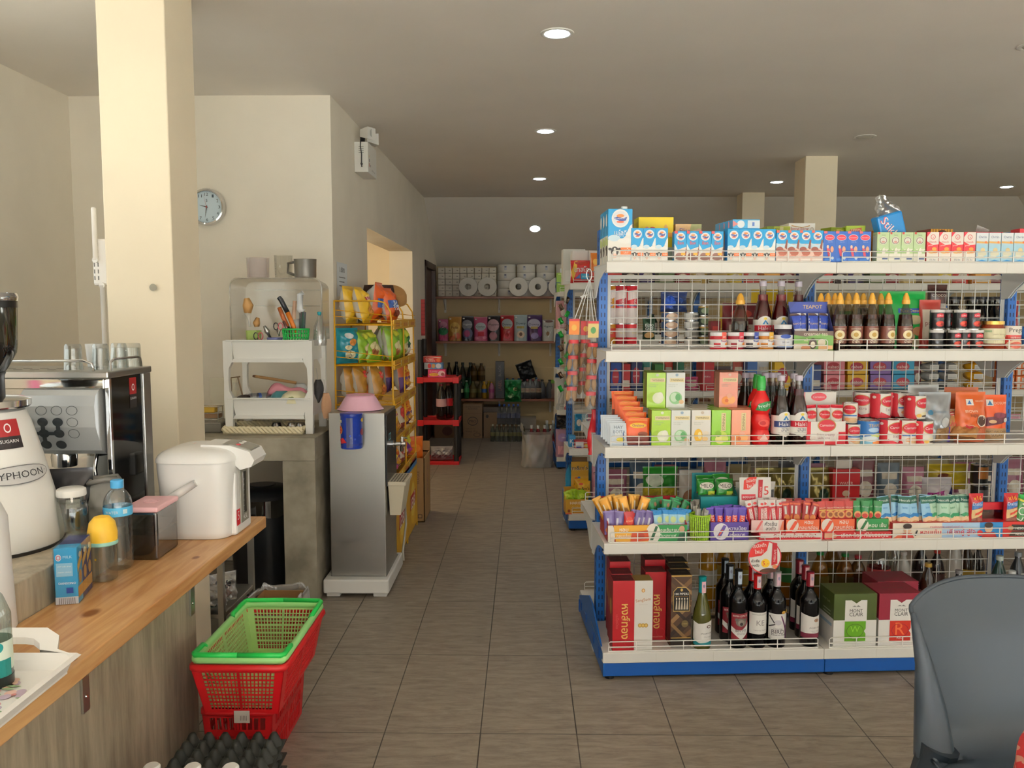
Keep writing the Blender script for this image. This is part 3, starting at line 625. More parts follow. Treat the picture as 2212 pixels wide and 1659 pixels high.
def eggtray(label, z):
 b = B(); EB = M('#23251f', .65)
 def f(u, v):
  x, y = u*.28-.14, v*.28-.14
  k = .5-.5*math.cos(u*2*PI*6); l = .5-.5*math.cos(v*2*PI*6)
  return (x, y, .004+.036*min(.8, max(0, k*l)**.7)-.02*max(0, (1-k)*(1-l))+.018)
 b.surf(f, 48, 48, EB, True); b.box(-.145, -.145, .012, .145, .145, .016, EB)
 return tag(b.obj('egg_tray', None, (-.83, 2.17, z), .03), label, 'egg tray', 'black egg trays on the floor')
eggtray('topmost black pulp egg tray of the stack in front of the red baskets', .2)
for i, k in enumerate(('second', 'third', 'fourth')): eggtray(k+' black egg tray from the top of the stack before the red baskets', .16-.04*i)
eggtray('black egg tray second from the bottom of the floor stack', .04); eggtray('bottommost black egg tray, resting on the floor tiles', .0)
def capped(label, x):
 t = thing('capped_bottle', label, 'bottle', (x, 1.93, 0), 0, 'white-capped bottles before the egg trays')
 B().lathe([(0, .002), (.034, .002), (.037, .008), (.037, .24), (.03, .28), (.018, .31), (.016, .33)], CLEAR('#e3e9e6', .14), 24, caps=False).obj('bottle_body', t)
 B().lathe([(.0195, .326), (.0205, .328), (.02, .35), (.016, .3545), (0, .355)], WHT, 24).obj('cap', t)
for x, k in ((-.905, 'nearest the stone counter'), (-.805, 'middle one of three'), (-.712, 'nearest the aisle')): capped('bottle with white cap before the egg trays, '+k, x)
def router():
 t = thing('wifi_router', 'white router with two antennas mounted on the far edge of the cream pillar', 'router', (-1.547, 3.21, 1.63))
 W_ = M('#e9e4df', .4)
 b = B(); b.box(-.078, -.07, -.075, -.012, .07, .1, W_, .008); b.box(-.012, -.05, -.06, 0, .05, .085, W_)
 for j in range(2):
  for k in range(6): b.box(-.072+j*.014, -.0708, -.055+k*.025, -.068+j*.014, -.07, -.04+k*.025, '#5a5652')
 b.obj('housing', t)
 for z0, z1, x in ((.02, .215, -.062), (-.075, -.3, -.04)):
  b = B(); b.tube([(x, -.075, z0), (x, -.075, z0+(z1-z0)*.97), (x, -.075, z1)], [.0095, .0095, .007], W_, 10); b.lathe([(0, 0), (.011, 0), (.011, .014), (0, .014)], W_, 12, (x, -.082, z0), 'y'); b.obj('antenna', t)
 B().tube([(-.03, -.03, -.08), (-.028, -.03, -.12), (-.015, -.02, -.15), (-.006, .0, -.18)], .003, '#2a2a30', 6).obj('cable', t)
router()
ck = at(446, 447, 4.76)
t = thing('wall_clock', 'round chrome-rimmed wall clock half hidden by the cream pillar', 'clock', (ck[0], 4.779, ck[2]))
R_ = .1
b = B(); b.lathe([(.09, -.03), (.098, -.028), (.105, -.016), (.106, 0)], CHROME, 40, axis='y', caps=False); b.obj('rim', t)
b = B(); b.lathe([(0, -.014), (.092, -.014), (.092, 0)], M('#cfe0ea', .4), 40, axis='y', caps=False)
ff = lambda u, v, e: (-.1+u*.2, -.0142-e, -.1+v*.2)
dd = []
for k in range(60):
 a = k*PI/30; dd.append(('p', [(.5+r*.5*math.sin(a+s), .5+r*.5*math.cos(a+s)) for r, s in ((.86, -.01), (.9, -.01), (.9, .01), (.86, .01))], '#4a5a66'))
for k in range(1, 13):
 a = k*PI/6; dd.append(('t', str(k), .5+.355*math.sin(a), .5+.355*math.cos(a), .1 if k > 9 else .055, '#2c3a46', 0, .085))
b.dec(ff, .2, .2, dd[:60]); b.dec(ff, .2, .2, dd[60:], .0006); b.dec(ff, .2, .2, [('t', '$', .5, .68, .05, '#55626c')]); b.obj('dial', t)
def hand(n, ang, L, w, c, y):
 a = math.radians(ang); d = (math.sin(a), math.cos(a)); q = (d[1], -d[0])
 B().prism([(-d[0]*.2*L-q[0]*w*.6, -d[1]*.2*L-q[1]*w*.6), (q[0]*w, q[1]*w), (d[0]*L, d[1]*L), (-q[0]*w, -q[1]*w)], y-.0008, y, c, 'y').obj(n, t)
hand('hour_hand', 285, .045, .0035, '#20282e', -.018); hand('minute_hand', 189, .062, .0028, '#20282e', -.0195); hand('second_hand', 348, .07, .0006, '#b8433c', -.021)
B().lathe([(0, -.023), (.004, -.0225), (.004, -.014)], M('#b8433c', .4), 12, axis='y').obj('hub', t)
t = thing('emergency_light', 'white twin-head emergency light box high on the aisle wall', 'emergency light', (SX(5.45), 5.4, 2.35))
b = B(); b.box(.001, 0, 0, .09, .3, .19, WHT2, .003)
for k in range(4): b.box(.03, -.0006, .12+k*.012, .062, 0, .124+k*.012, '#9a978f')
b.dec(lambda u, v, e: (.09+e, u*.3, v*.19), .3, .19, [('r', .1, .2, .16, .32, '#aa2222'), ('r', .1, .36, .16, .46, '#222222'), ('r', .25, .22, .29, .3, '#222222'), ('t', 'EMERGENCY LIGHT', .6, .15, .4, '#7a7a78'), ('e', .12, .55, .02, .03, '#e8c060')]); b.obj('housing', t)
b = B(); b.tube([(.045, -.003, .19), (.043, -.008, .16), (.05, -.007, .11), (.048, -.006, .05), (.05, -.004, .03)], .0035, BLK, 6); b.lathe([(0, 0), (.007, 0), (.007, .01), (0, .01)], BLK, 10, (.049, -.01, .05), 'y'); b.obj('cable', t)
for y, rz in ((.03, -.5), (.2, .5)):
 b = B(); ca, sa = math.cos(rz), math.sin(rz)
 def T_(x, yy, z): return (.07+x*ca-yy*sa, y+x*sa+yy*ca, .245+z)
 vs = [T_(*q) for q in ((-.03, -.02, -.02), (-.03, .03, -.02), (-.03, .03, .025), (-.03, -.02, .025), (.045, -.035, -.04), (.045, .045, -.04), (.045, .045, .035), (.045, -.035, .035))]
 b.add(vs, [(0, 1, 2, 3), (0, 1, 5, 4), (1, 2, 6, 5), (2, 3, 7, 6), (3, 0, 4, 7), (4, 5, 6, 7)], WHT2); h = b.obj('lamp_head', t)
 b = B(); c0 = T_(.047, .005, 0); b.lathe([(.026, 0), (.02, -.008), (0, -.01)], M('#cfd2d2', .15, .8), 16, c0, 'x'); b.obj('lens', h)
 b = B(); b.tube([(.045, y+.02, .19), (.05, y+.01, .23)], .016, BLK, 8); b.obj('swivel', h)
b = B(); b.dec(lambda u, v, e: (SX(5.0)+.001+e, 4.86+u*.28, 1.55+v*.2), .28, .2, [('r', 0, 0, 1, 1, '#dfe3e6'), ('t', '1. บริการ', .5, .8, .5, '#333333'), ('r', .2, .55, .8, .58, '#777777'), ('r', .2, .42, .7, .45, '#777777'), ('r', .2, .3, .75, .33, '#777777')])
tag(b.obj('paper_notice'), 'small white printed notice taped on the aisle wall above the snack rack', 'notice')
t = tag(B().box(-2.4, 4.07, .72, -1.035, 4.775, .835, CONC, .003).obj('concrete_table'), 'raw concrete kitchen table with slab legs behind the water boiler', 'table')
B().box(-1.2, 4.075, 0, -1.037, 4.74, .72, CONC, .003).obj('leg', t); B().box(-2.4, 4.075, 0, -2.25, 4.74, .72, CONC, .003).obj('leg', t)
t = thing('waste_bin', 'tall black plastic waste bin under the concrete table', 'bin', (-1.375, 4.3, 0))
BB = M('#17181a', .3); b = B(); b.lathe([(.145, 0), (.15, .006), (.172, .5), (.178, .505)], BB, 32); b.obj('bin_body', t)
b = B(); b.lathe([(.18, .5), (.183, .515), (.17, .53), (.1, .55), (.07, .552), (.07, .54)], BB, 32, caps=False); b.lathe([(0, .556), (.062, .556), (.066, .55)], BB, 24); b.obj('lid', t)
b = B(); b.surf(lambda u, v: ((.181+.004*math.sin(u*90))*math.cos(2*PI*u), (.181+.004*math.sin(u*70+1))*math.sin(2*PI*u), .5-v*.07-.02*abs(math.sin(u*24))*v), 80, 3, CLEAR('#3a3c40', .2)); b.obj('bin_liner', t)
t = thing('steel_rack', 'low stainless steel rack under the end of the pine ledge', 'rack', (-1.42, 3.56, 0))
for z in (.2, .05): b = B(); b.box(-.17, -.2, z-.02, .17, .2, z, STEEL, .003); b.obj('shelf', t)
for x in (-.16, .16):
 for y in (-.19, .19): b = B(); b.box(x-.012, y-.012, 0, x+.012, y+.012, .5, STEEL); b.obj('post', t)
for (x, y, w_, h_, c_, n_, l_, tx) in ((-1.315, 3.5, .15, .13, '#e8e4dc', 'bread_bag', 'clear bag of brown bread on the low steel rack', 'Café'), (-1.32, 3.43, .12, .1, '#cfd2d0', 'plastic_bag', 'crumpled clear plastic bag in front of the bread bag on the steel rack', '')):
 b = B(); bag(b, w_, h_, .09, CLEAR('#eeeae2', .2, .15, .25), [('t', tx, .5, .7, .5, '#22222a')] if tx else [('r', .2, .1, .5, .3, '#22443c')], seed=5, wr=.2)
 if tx: b.surf(lambda u, v: (.055*math.cos(2*PI*u)*math.sin(PI*v), .03*math.sin(2*PI*u)*math.sin(PI*v), .05-.04*math.cos(PI*v)), 14, 8, M('#6e3d22', .7, bump=.6, bs=60))
 tag(b.obj(n_, None, (x, y, .202), .7), l_, 'bag')
t = thing('waste_carton', 'brown carton lined with a clear bag behind the shopping baskets', 'carton', (-1.08, 3.55, 0))
b = B(); KR = M('#9a7448', .8)
for a in ((-.1, -.12, .1, -.115), (-.1, .115, .1, .12), (-.1, -.12, -.095, .12), (.095, -.12, .1, .12)): b.box(a[0], a[1], 0, a[2], a[3], .2, KR)
b.box(-.1, -.12, 0, .1, .12, .005, KR); b.obj('carton_body', t)
def lin_(u, v):
 a = 2*PI*u; x, y = sup(u, .105+.012*v+.006*math.sin(23*u), .125+.012*v+.006*math.cos(31*u), 5); return (x, y, .2+.03*math.sin(PI*v)-.05*max(0, v-.4)+.008*math.sin(40*u))
b = B(); b.surf(lin_, 70, 5, CLEAR('#f0efec', .25, .1, .35)); b.obj('bag_liner', t)
ZT_ = .836
t = thing('dish_rack', 'white two-tier plastic kitchen rack standing on the concrete table', 'rack', (0, 0, 0))
RX0, RX1, RY0, RY1 = -1.515, -1.09, 4.22, 4.52
RW = M('#ecebe6', .35)
def zz(py, Y=4.22): return at(600, py, Y)[2]
for zt, zb, zl in ((zz(736), zz(779), zz(783)), (zz(861), zz(901), zz(905))):
 b = B(); b.prism([(RX0+.02, zt-.002), (RX1-.02, zt-.002), (RX1-.035, zb+.004), (RX0+.04, zb+.004)], RY0, RY0+.006, RW, 'y')
 b.prism([(RX0+.04, zb+.01), (RX1-.035, zb+.01), (RX1-.03, zb-.008), (RX0+.03, zb-.008)], RY0-.014, RY0+.004, RW, 'y')
 b.box(RX0, RY0-.012, zt-.004, RX1, RY0+.008, zt+.004, RW, .002)
 b.box(RX0+.01, RY1-.006, zb, RX1-.01, RY1, zt, RW); b.box(RX0+.02, RY0+.005, zb, RX1-.02, RY1-.005, zb+.006, RW)
 for xx in (RX0+.004, RX1-.01): b.box(xx, RY0+.03, zb, xx+.006, RY1-.03, zt, RW)
 b.obj('shelf_tray', t)
za, zb_, zc, zd = zz(736), zz(785), zz(858), ZT_
def legp(x, s, y, yy):
 w = .045*s
 b = B(); o1 = [(x, za), (x+w, za), (x+w*1.05, zb_+.01), (x+w*.9, zb_), (x+w*.62, zb_-.025), (x+w*.55, (zb_+zc)/2), (x+w*.62, zc+.03), (x+w*.95, zc), (x+w, zc-.01), (x+w*.9, zd), (x+w*.1, zd), (x, zc-.01), (x+w*.05, (zb_+zc)/2), (x, zb_)]
 b.prism(o1, y, yy, RW, 'y'); b.obj('leg', t)
for y, yy in ((RY0-.01, RY0+.02), (RY1-.03, RY1)): legp(RX0-.015, 1, y, yy); legp(RX1+.015, -1, y, yy)
Q = lambda px, py, Y=4.5: at(px, py, Y)
x0, _, z1 = Q(513, 603, 4.42); x1 = Q(706, 603, 4.42)[0]; z0 = zz(736)+.002
CB = CLEAR('#eceae4', .1, .15, .18, '#f1eee8')
b = B(); ro = []
n = 7; rr = .045; W_ = x1-x0; H_ = z1-z0
for k in range(n): a = PI-k*PI/2/(n-1); ro.append((x0+rr+rr*math.cos(a), z1-rr+rr*math.sin(a)))
for k in range(n): a = PI/2-k*PI/2/(n-1); ro.append((x1-rr+rr*math.cos(a), z1-rr+rr*math.sin(a)))
ro = [(x0, z0)]+ro+[(x1, z0)]
m_ = len(ro)
for (ya, yb, ins0, ins1) in ((4.30, 4.51, 0, .012),):
 cx, cz = (x0+x1)/2, z0
 i1 = [(cx+(p[0]-cx)*(1-2*ins1/W_), cz+(p[1]-cz)*(1-ins1/H_)) for p in ro]
 b.add([(p[0], ya, p[1]) for p in ro]+[(p[0], yb, p[1]) for p in i1], [(k, k+1, m_+k+1, m_+k) for k in range(m_-1)], CB, True)
 b.add([(p[0], yb, p[1]) for p in i1], [tuple(range(m_))], CB)
b.tube([(p[0], 4.3, p[1]) for p in ro], .004, CB, 6)
for zq in (.55, .82): b.box(x0+.06, 4.506, z0+H_*zq, x1-.06, 4.511, z0+H_*zq+.004, CB)
tag(b.obj('storage_tub'), 'clear plastic tub standing on edge on top of the white kitchen rack', 'tub')
def jug(name, label, px, r, h, mat, han=0, py=603, Y=4.4, grad=False):
 p = Q(px, py, Y); o = thing(name, label, 'jug', (p[0], Y, z1+.004))
 b = B(); b.lathe([(0, .002), (r*.92, .002), (r*.96, .006), (r, h-.003), (r+.002, h), (r-.001, h)], mat, 28, caps=False)
 if grad: b.dec(fcyl(r*.98, 0, h), r*3, h, [('r', .2, .15+.12*k, .26 if k % 2 else .3, .165+.12*k, '#6b6a66') for k in range(6)])
 b.obj('jug_body', o)
 if han: b = B(); b.tube([(-r*.96, -.01, h*.85), (-r-.028, -.014, h*.78), (-r-.03, -.014, h*.3), (-r*.93, -.01, h*.16)], .008, mat, 8); b.obj('handle', o)
 return o
jug('plastic_jug', 'frosted plastic jug upturned on the clear tub, beside the measuring beaker', 558, .058, .105, CLEAR('#ece6e6', .1, .15, .3, '#efe6e8'))
jug('measuring_beaker', 'clear measuring beaker between the frosted jug and the steel jug', 613, .047, .118, CLEAR('#f3f3ef', .12), grad=True)
jug('milk_jug', 'stainless steel milk jug on the clear tub, nearest the corner', 660, .058, .098, STEEL, 1)
zt = zz(736)-.03
def pxz(px, py, Y=4.3): p = at(px, py, Y); return p[0], p[2]
def basket_small(name, label, px0, px1, py0, mat, Y=4.29):
 x0_, z = pxz(px0, py0, Y); x1_, _ = pxz(px1, py0, Y); r = (x1_-x0_)/2
 o = thing(name, label, 'basket', ((x0_+x1_)/2, Y, zt)); b = B(); h = z-zt; n = 26
 for i in range(n):
  a = 2*PI*i/n; b.bar((r*.85*math.cos(a), r*.85*math.sin(a), 0), (r*math.cos(a), r*math.sin(a), h), .0045, mat)
 for k in range(5): q = .85+.15*k/4; b.tube([(r*q*math.cos(2*PI*i/n), r*q*math.sin(2*PI*i/n), h*k/4) for i in range(n)], .003 if k < 4 else .005, mat, 5, True)
 b.lathe([(0, 0), (r*.85, 0), (r*.85, .003), (0, .003)], mat, 20); b.obj('basket_body', o)
 return o, ((x0_+x1_)/2, Y)
basket_small('utensil_basket', 'bright green plastic basket holding knives on the white rack', 611, 667, 711, M('#1fae4e', .45))
b = B(); b.lathe([(0, 0), (.033, 0), (.04, .045), (.036, .045), (.03, .004)], M('#7b7fb4', .5), 24)
p = pxz(596, 726); tag(b.obj('utensil_cup', None, (p[0], 4.28, zt)), 'lavender plastic cup holding forks beside the green basket', 'cup')
b = B(); b.lathe([(0, 0), (.036, 0), (.04, .06), (.037, .06), (.032, .004)], M('#a9c26a', .5), 24)
p = pxz(546, 708); tag(b.obj('utensil_cup', None, (p[0]-.006, 4.33, zt+.02)), 'lime green plastic cup holding a scrubbing brush on the white rack', 'cup')
def stick(name, label, cat, pts, Y, w=.011, mats=None, flat=.5):
 """a handled tool drawn as rounded lengths from one end to the other: (px, py, width factor, material)"""
 ps = [at(px, py, Y) for px, py, *_ in pts]
 o = thing(name, label, cat, ps[0])
 segs = []; cur = [0]
 for i in range(1, len(pts)):
  cur.append(i)
  if i == len(pts)-1 or pts[i][3] != pts[i-1][3]: segs.append(cur); cur = [i]
 for sg in segs:
  b = B(); mt = pts[sg[0]][3]
  b.tube([tuple(ps[i][k]-ps[0][k] for k in range(3)) for i in sg], [w*pts[i][2] for i in sg], mt[1], 8)
  b.obj(mt[0], o)
 return o
hb, ho_, hw, bl = ('handle', M('#23282c', .4)), ('handle', M('#d87a28', .4)), ('handle', M('#e9ebee', .35)), ('blade', M('#c9ccce', .2, 1.))
stick('kitchen_knife', 'black and orange handled knife leaning in the green basket', 'knife', [(602, 642, .9, hb), (607, 648, 1, hb), (621, 675, 1, ('grip', M('#d87a28', .4))), (634, 705, .9, ('grip', M('#d87a28', .4))), (640, 722, .5, bl)], 4.27, .0125)
stick('kitchen_knife', 'orange brown handled knife behind the black and orange one', 'knife', [(603, 664, .9, ('handle', M('#b86430', .4))), (612, 686, 1, ('handle', M('#b86430', .4))), (622, 706, .8, bl), (628, 722, .5, bl)], 4.29, .0115)
stick('kitchen_knife', 'white handled cleaver standing in the green basket', 'knife', [(655, 632, .9, hw), (648, 636, 1.1, hw), (648, 668, 1.2, hw), (654, 674, 1.3, ('blade', M('#b9c6d4', .25, .8))), (653, 712, 1.1, bl)], 4.3, .014)
stick('wooden_spoon', 'pale wooden handle standing behind the white knife', 'spoon', [(637, 650, .9, ('handle', M('#d8b49a', .6))), (635, 680, 1, ('handle', M('#d8b49a', .6))), (632, 712, 1, ('bowl', M('#b58c68', .6)))], 4.32, .012)
stick('wooden_brush', 'wooden hairbrush-shaped scrubber hanging at the left of the clear tub', 'brush', [(533, 644, .9, ('head', M('#c99a5e', .6))), (536, 660, 1.9, ('head', M('#c99a5e', .6))), (535, 676, 1.3, ('neck', M('#e8e4da', .5))), (538, 690, .4, ('neck', M('#e8e4da', .5))), (540, 706, .4, ('neck', M('#e8e4da', .5)))], 4.31, .0145)
stick('wooden_brush', 'small wooden brush head beside the lime green cup', 'brush', [(557, 686, .7, ('head', M('#c2935a', .6))), (554, 698, 1.6, ('head', M('#c2935a', .6))), (555, 706, 1, ('head', M('#c2935a', .6)))], 4.34, .0125)
stick('serving_fork', 'steel fork standing in the lavender cup', 'fork', [(571, 704, .5, ('tines', STEEL)), (577, 716, 1.2, ('tines', STEEL)), (580, 722, .6, ('handle', STEEL)), (586, 735, .5, ('handle', STEEL))], 4.26, .012)
stick('soup_ladle', 'steel ladle with white bowl behind the green basket', 'ladle', [(640, 690, 2.2, ('bowl', M('#d9d7d2', .3))), (642, 700, 2.2, ('bowl', M('#d9d7d2', .3))), (646, 720, .5, ('handle', STEEL))], 4.33, .01)
stick('tongs', 'brown steel tongs leaning between lavender cup and green basket', 'tongs', [(612, 694, .7, ('arm', M('#6a4038', .4))), (622, 714, .8, ('arm', M('#6a4038', .4))), (628, 728, .6, ('arm', STEEL))], 4.25, .01)
for pxs, Y, lab, c_ in (((558, 726), 4.25, 'scissors with red-lined handles beside the lavender cup', '#c45a60'), ((601, 705), 4.26, 'scissors with pink handle upright in the lavender cup', '#cf5a66')):
 q = at(*pxs, Y); o = thing('scissors', lab, 'scissors', q)
 for s in (-1, 1):
  b = B(); b.tube([(s*.012+.012*math.cos(k*PI/6), 0, .018*math.sin(k*PI/6)) for k in range(12)], .0028, M(c_ if s > 0 else '#2a2426', .4), 6, True); b.bar((s*.01, 0, -.016), (-s*.004, 0, -.05), .006, STEEL); b.obj('blade_and_ring', o)
p = pxz(690, 690, 4.36); o = thing('plastic_funnel', 'crumpled clear squeeze bottle beside the green basket', 'bottle', (p[0], 4.36, zt))
B().lathe([(.033, 0), (.036, .02), (.03, .1), (.012, .14), (.006, .16)], CLEAR('#e6e6e4', .2, .1, .2), 16, caps=False).obj('bottle_body', o); B().lathe([(.006, .158), (.011, .165), (.011, .176), (0, .178)], M('#2fb1c0', .4), 14).obj('blue_nozzle', o)
zl = zz(861)-.03
b = B(); b.surf(lambda u, v: ((u-.5)*.22+.01*math.sin(9*v), .03*math.sin(2*PI*v), .05*math.sin(PI*u)**.5*(1+math.cos(2*PI*v))*.9+.02*math.sin(8*u)), 18, 14, M('#d98f9c', .6)); p = pxz(610, 840)
tag(b.obj('oven_mitt', None, (p[0], 4.36, zl+.005)), 'folded pink patterned cloth on the lower tier of the white rack', 'cloth')
def bowl(name, label, px, Y, r, h, c1, flip=True, deco=None):
 p = pxz(px, 850, Y); b = B(); pr_ = [(r, 0), (r*.97, h*.35), (r*.8, h*.72), (r*.45, h), (0, h)] if flip else [(0, 0), (r*.45, 0), (r*.8, h*.3), (r, h), (r-.004, h), (r*.75, h*.32), (0, .006)]
 b.lathe(pr_, M(c1, .3), 28)
 if deco: b.dec(fcone(r*.97, r*.8, h*.25, h*.47, 2.4), r*2.2, h*.47, deco, .0012)
 return tag(b.obj(name, None, (p[0], Y, zl+.004)), label, 'bowl')
bowl('ceramic_bowl', 'cream bowl with olive flower motif upturned in the lower tier', 637, 4.29, .075, .058, '#e2dcb8', True, [('e', .5+.06*math.cos(k*1.257), .5+.14*math.sin(k*1.257), .05, .12, '#6d7a3a') for k in range(5)]+[('e', .5, .5, .03, .07, '#e9e2b8')])
bowl('ceramic_bowl', 'teal bowl beside the cream flower bowl', 608, 4.33, .06, .055, '#4c8a93')
bowl('ceramic_bowl', 'blue and white lattice patterned bowl behind the flower bowl', 650, 4.42, .05, .085, '#c9cfd0', True, [('p', [(x+.0, 0), (x+.03, 0), (x+.23, 1), (x+.2, 1)], '#3c4c66') for x in (-.1, .1, .3, .5, .7)]+[('p', [(x+.2, 0), (x+.23, 0), (x+.03, 1), (x, 1)], '#3c4c66') for x in (-.1, .1, .3, .5, .7)])
o = thing('wire_grill', 'small bamboo-handled wire grill leaning inside the lower tier', 'grill', (pxz(500, 858)[0], 4.3, zl))
b = B(); b.bar((0, 0, 0), (-.008, .02, .13), .006, '#8a7458'); b.bar((.06, 0, .03), (.03, .02, .13), .006, '#8a7458'); b.bar((-.012, .02, .128), (.042, .02, .135), .005, '#8a7458')
for k in range(5): b.bar((.002+k*.008, .015, .065), (0+k*.007, .02, .105), .0025, '#c8c4b8')
b.obj('frame', o)
stick('rolling_pin', 'long brown rolling pin lying along the lower tier', 'rolling pin', [(546, 812, .7, ('grip', M('#6b4a2c', .5))), (552, 813, 1, ('roller', M('#b28a58', .5))), (640, 827, 1, ('roller', M('#b28a58', .5)))], 4.44, .008)
b = B(); b.surf(lambda u, v: (.045*math.cos(2*PI*u)*math.sin(PI*v), .03*math.sin(2*PI*u)*math.sin(PI*v), .02-.02*math.cos(PI*v)), 14, 8, M('#2c201c', .5)); p = pxz(532, 850)
tag(b.obj('scrub_pad', None, (p[0], 4.28, zl+.004)), 'dark brown scrubbing pad at the front of the lower tier', 'scrubber')
p = pxz(563, 850); o = thing('clear_bottle', 'clear lying water bottle with blue band on the lower tier', 'bottle', (p[0], 4.3, zl+.03), .6)
B().lathe([(0, -.06), (.02, -.06), (.022, -.05), (.022, .03), (.008, .06), (.008, .075)], CLEAR('#dfe4e8', .18), 18, axis='x', caps=False).obj('bottle_body', o); B().lathe([(.0224, -.015), (.0224, .0)], M('#3c5aa0', .4), 18, axis='x', caps=False).obj('blue_band', o)
xa, xb = at(484, 930, 4.2)[0], at(655, 930, 4.2)[0]
o = thing('braided_tray', 'cream braided plastic tray with jars under the white kitchen rack', 'tray', ((xa+xb)/2, 4.185, ZT_))
BC = M('#e2d6b4', .5); L_ = (xb-xa)/2
b = B()
for ph in (0, 2.1, 4.2):
 for yy in (0, .22):
  b.tube([(-L_+2*L_*k/60, yy+.004*math.sin(k*.62+ph+1.5), .022+.013*math.sin(k*.62+ph)) for k in range(61)], .0085, BC, 6)
for s in (-1, 1): b.tube([(s*L_, .22*k/12, .022+.012*math.sin(k*.9)) for k in range(13)], .01, BC, 6)
b.box(-L_, 0, 0, L_, .22, .006, BC); b.obj('tray_body', o)
for px, lab, mt in ((500, 'small steel measuring cup at the left end of the braided tray', CHROME), (596, 'dark lidded steel tin in the middle of the braided tray', M('#55504a', .2, .8)), (630, 'clear glass spice jar right of the dark tin', CLEAR('#e4e2da', .2)), (648, 'little clear jar at the right end of the braided tray', CLEAR('#dcd8d0', .2))):
 p = at(px, 915, 4.25); b = B(); b.lathe([(0, 0), (.024, 0), (.026, .004), (.026, .03), (.02, .045), (0, .046)], mt, 18)
 tag(b.obj('spice_jar', None, (p[0], 4.26, ZT_+.007)), lab, 'jar')
p = at(455, 870, 4.3)
b = B(); b.box(-.09, -.01, 0, .06, .0, .26, M('#d9d2bd', .5), .004); tag(b.obj('chopping_board', None, (p[0]-.01, 4.56, ZT_), 0), 'pale chopping board leaning on the kitchen wall behind the pillar', 'chopping board')
b = B(); b.box(-.1, -.1, 0, .075, .1, .045, M('#6f6c62', .5), .004); b.box(-.095, -.095, .045, .07, .095, .05, M('#8d897d', .4))
tag(b.obj('gas_stove', None, (p[0]-.005, 4.35, ZT_), 0), 'low grey gas stove partly hidden behind the cream pillar', 'stove')
o = thing('sponge_rack', 'wire caddy holding a yellow sponge and brown scourer beside the white rack', 'sponge rack', (p[0], 4.3, ZT_+.07))
b = B(); b.box(-.06, -.03, .03, .03, .03, .06, M('#c9a43c', .8), .006); b.obj('yellow_sponge', o); b = B(); b.box(-.06, -.03, 0, .05, .03, .025, M('#8a6a4c', .9), .006); b.obj('brown_scourer', o)
b = B()
for zq in (-.004, .028, .062): b.tube([(-.07, -.034, zq), (.055, -.034, zq), (.055, .034, zq), (-.07, .034, zq)], .002, CHROME, 5, True)
for xx in (-.065, .05): b.bar((xx, -.034, -.02), (xx, -.034, .064), .003, CHROME); b.bar((xx, .034, -.02), (xx, .034, .064), .003, CHROME)
b.obj('wire_frame', o)
for pxs, lab, c_, r_ in (((687, 845), 'black fan-shaped brush hanging from a hook beside the white rack', '#2c2a2a', .03), ((704, 870), 'brown cloth strainer hanging beside the white rack', '#b08868', .026)):
 q = at(*pxs, 4.24); o = thing('hanging_brush', lab, 'brush', q)
 b = B()
 if r_ == .03: b.surf(lambda u, v: (.03*math.sin((u-.5)*3)*(1-v*.2)*math.sin(PI*(.15+.8*v)), .012*math.cos(6*u), .06-.12*v), 20, 8, M(c_, .8, bump=.8, bs=120))
 else: b.surf(lambda u, v: ((.014+.012*math.sin(PI*v)+.003*math.sin(20*u))*math.cos(2*PI*u), (.014+.012*math.sin(PI*v))*math.sin(2*PI*u), .05-.13*v), 24, 10, M(c_, .9, bump=.4, bs=80))
 b.obj('head', o)
 b = B(); b.tube([(0, 0, .055), (-.004, 0, .09), (-.008, 0, .12)], .0015, STEEL, 5); b.obj('wire_hook', o)
o = thing('water_cooler', 'tall stainless steel water cooler on a white base beside the concrete table', 'water cooler', (-.853, 4.2, 0))
b = B(); b.box(-.143, 0, .085, .143, .36, .945, STEEL, .004); b.obj('cabinet', o)
b = B(); b.box(-.172, -.06, .022, .165, .44, .095, WHT2, .008); b.box(-.145, .0, .094, .145, .4, .097, M('#9a9890', .5)); b.obj('base_stand', o)
for x in (-.14, .1):
 for y in (-.04, .36): B().box(x-.02, y, 0, x+.05, y+.06, .024, WHT2, .004).obj('foot', o)
b = B(); b.box(.143, .02, .56, .15, .34, .93, M('#26292b', .25), .003); b.dec(lambda u, v, e: (.15+e, .02+u*.32, .56+v*.37), .32, .37, [('r', .2, .62, .42, .72, '#6aa6b4'), ('r', .23, .64, .39, .7, '#26292b')]); b.obj('front_panel', o)
b = B(); b.lathe([(0, 0), (.02, 0), (.02, .012), (.011, .014), (.011, .05), (.015, .055), (.015, .075), (0, .075)], CHROME, 16, (.15, .17, .76), 'x'); b.tube([(.205, .17, .76), (.205, .17, .72)], .009, CHROME, 8); b.box(.2, .162, .765, .215, .178, .80, CHROME, .003); b.tube([(.21, .17, .795), (.235, .17, .79)], .004, CHROME, 6); b.obj('tap', o)
b = B(); BE = M('#d6ccb4', .45); b.add([(.15, .05, .56), (.235, .05, .56), (.235, .29, .56), (.15, .29, .56), (.155, .07, .4), (.21, .07, .4), (.21, .27, .4), (.155, .27, .4)], [(4, 5, 6, 7), (0, 1, 5, 4), (1, 2, 6, 5), (2, 3, 7, 6), (3, 0, 4, 7)], BE)
b.box(.148, .045, .56, .242, .295, .58, BE, .003)
for i in range(9):
 for k in range(5): b.box(.16+k*.015, .06+i*.024, .58, .168+k*.015, .075+i*.024, .5806, '#5a5646')
b.obj('drip_tray', o)
b = B(); b.tube([(.205, .28, .4), (.206, .29, .3), (.19, .27, .15), (.195, .26, .1)], .006, M('#b9b3a4', .5), 8); b.obj('drain_hose', o)
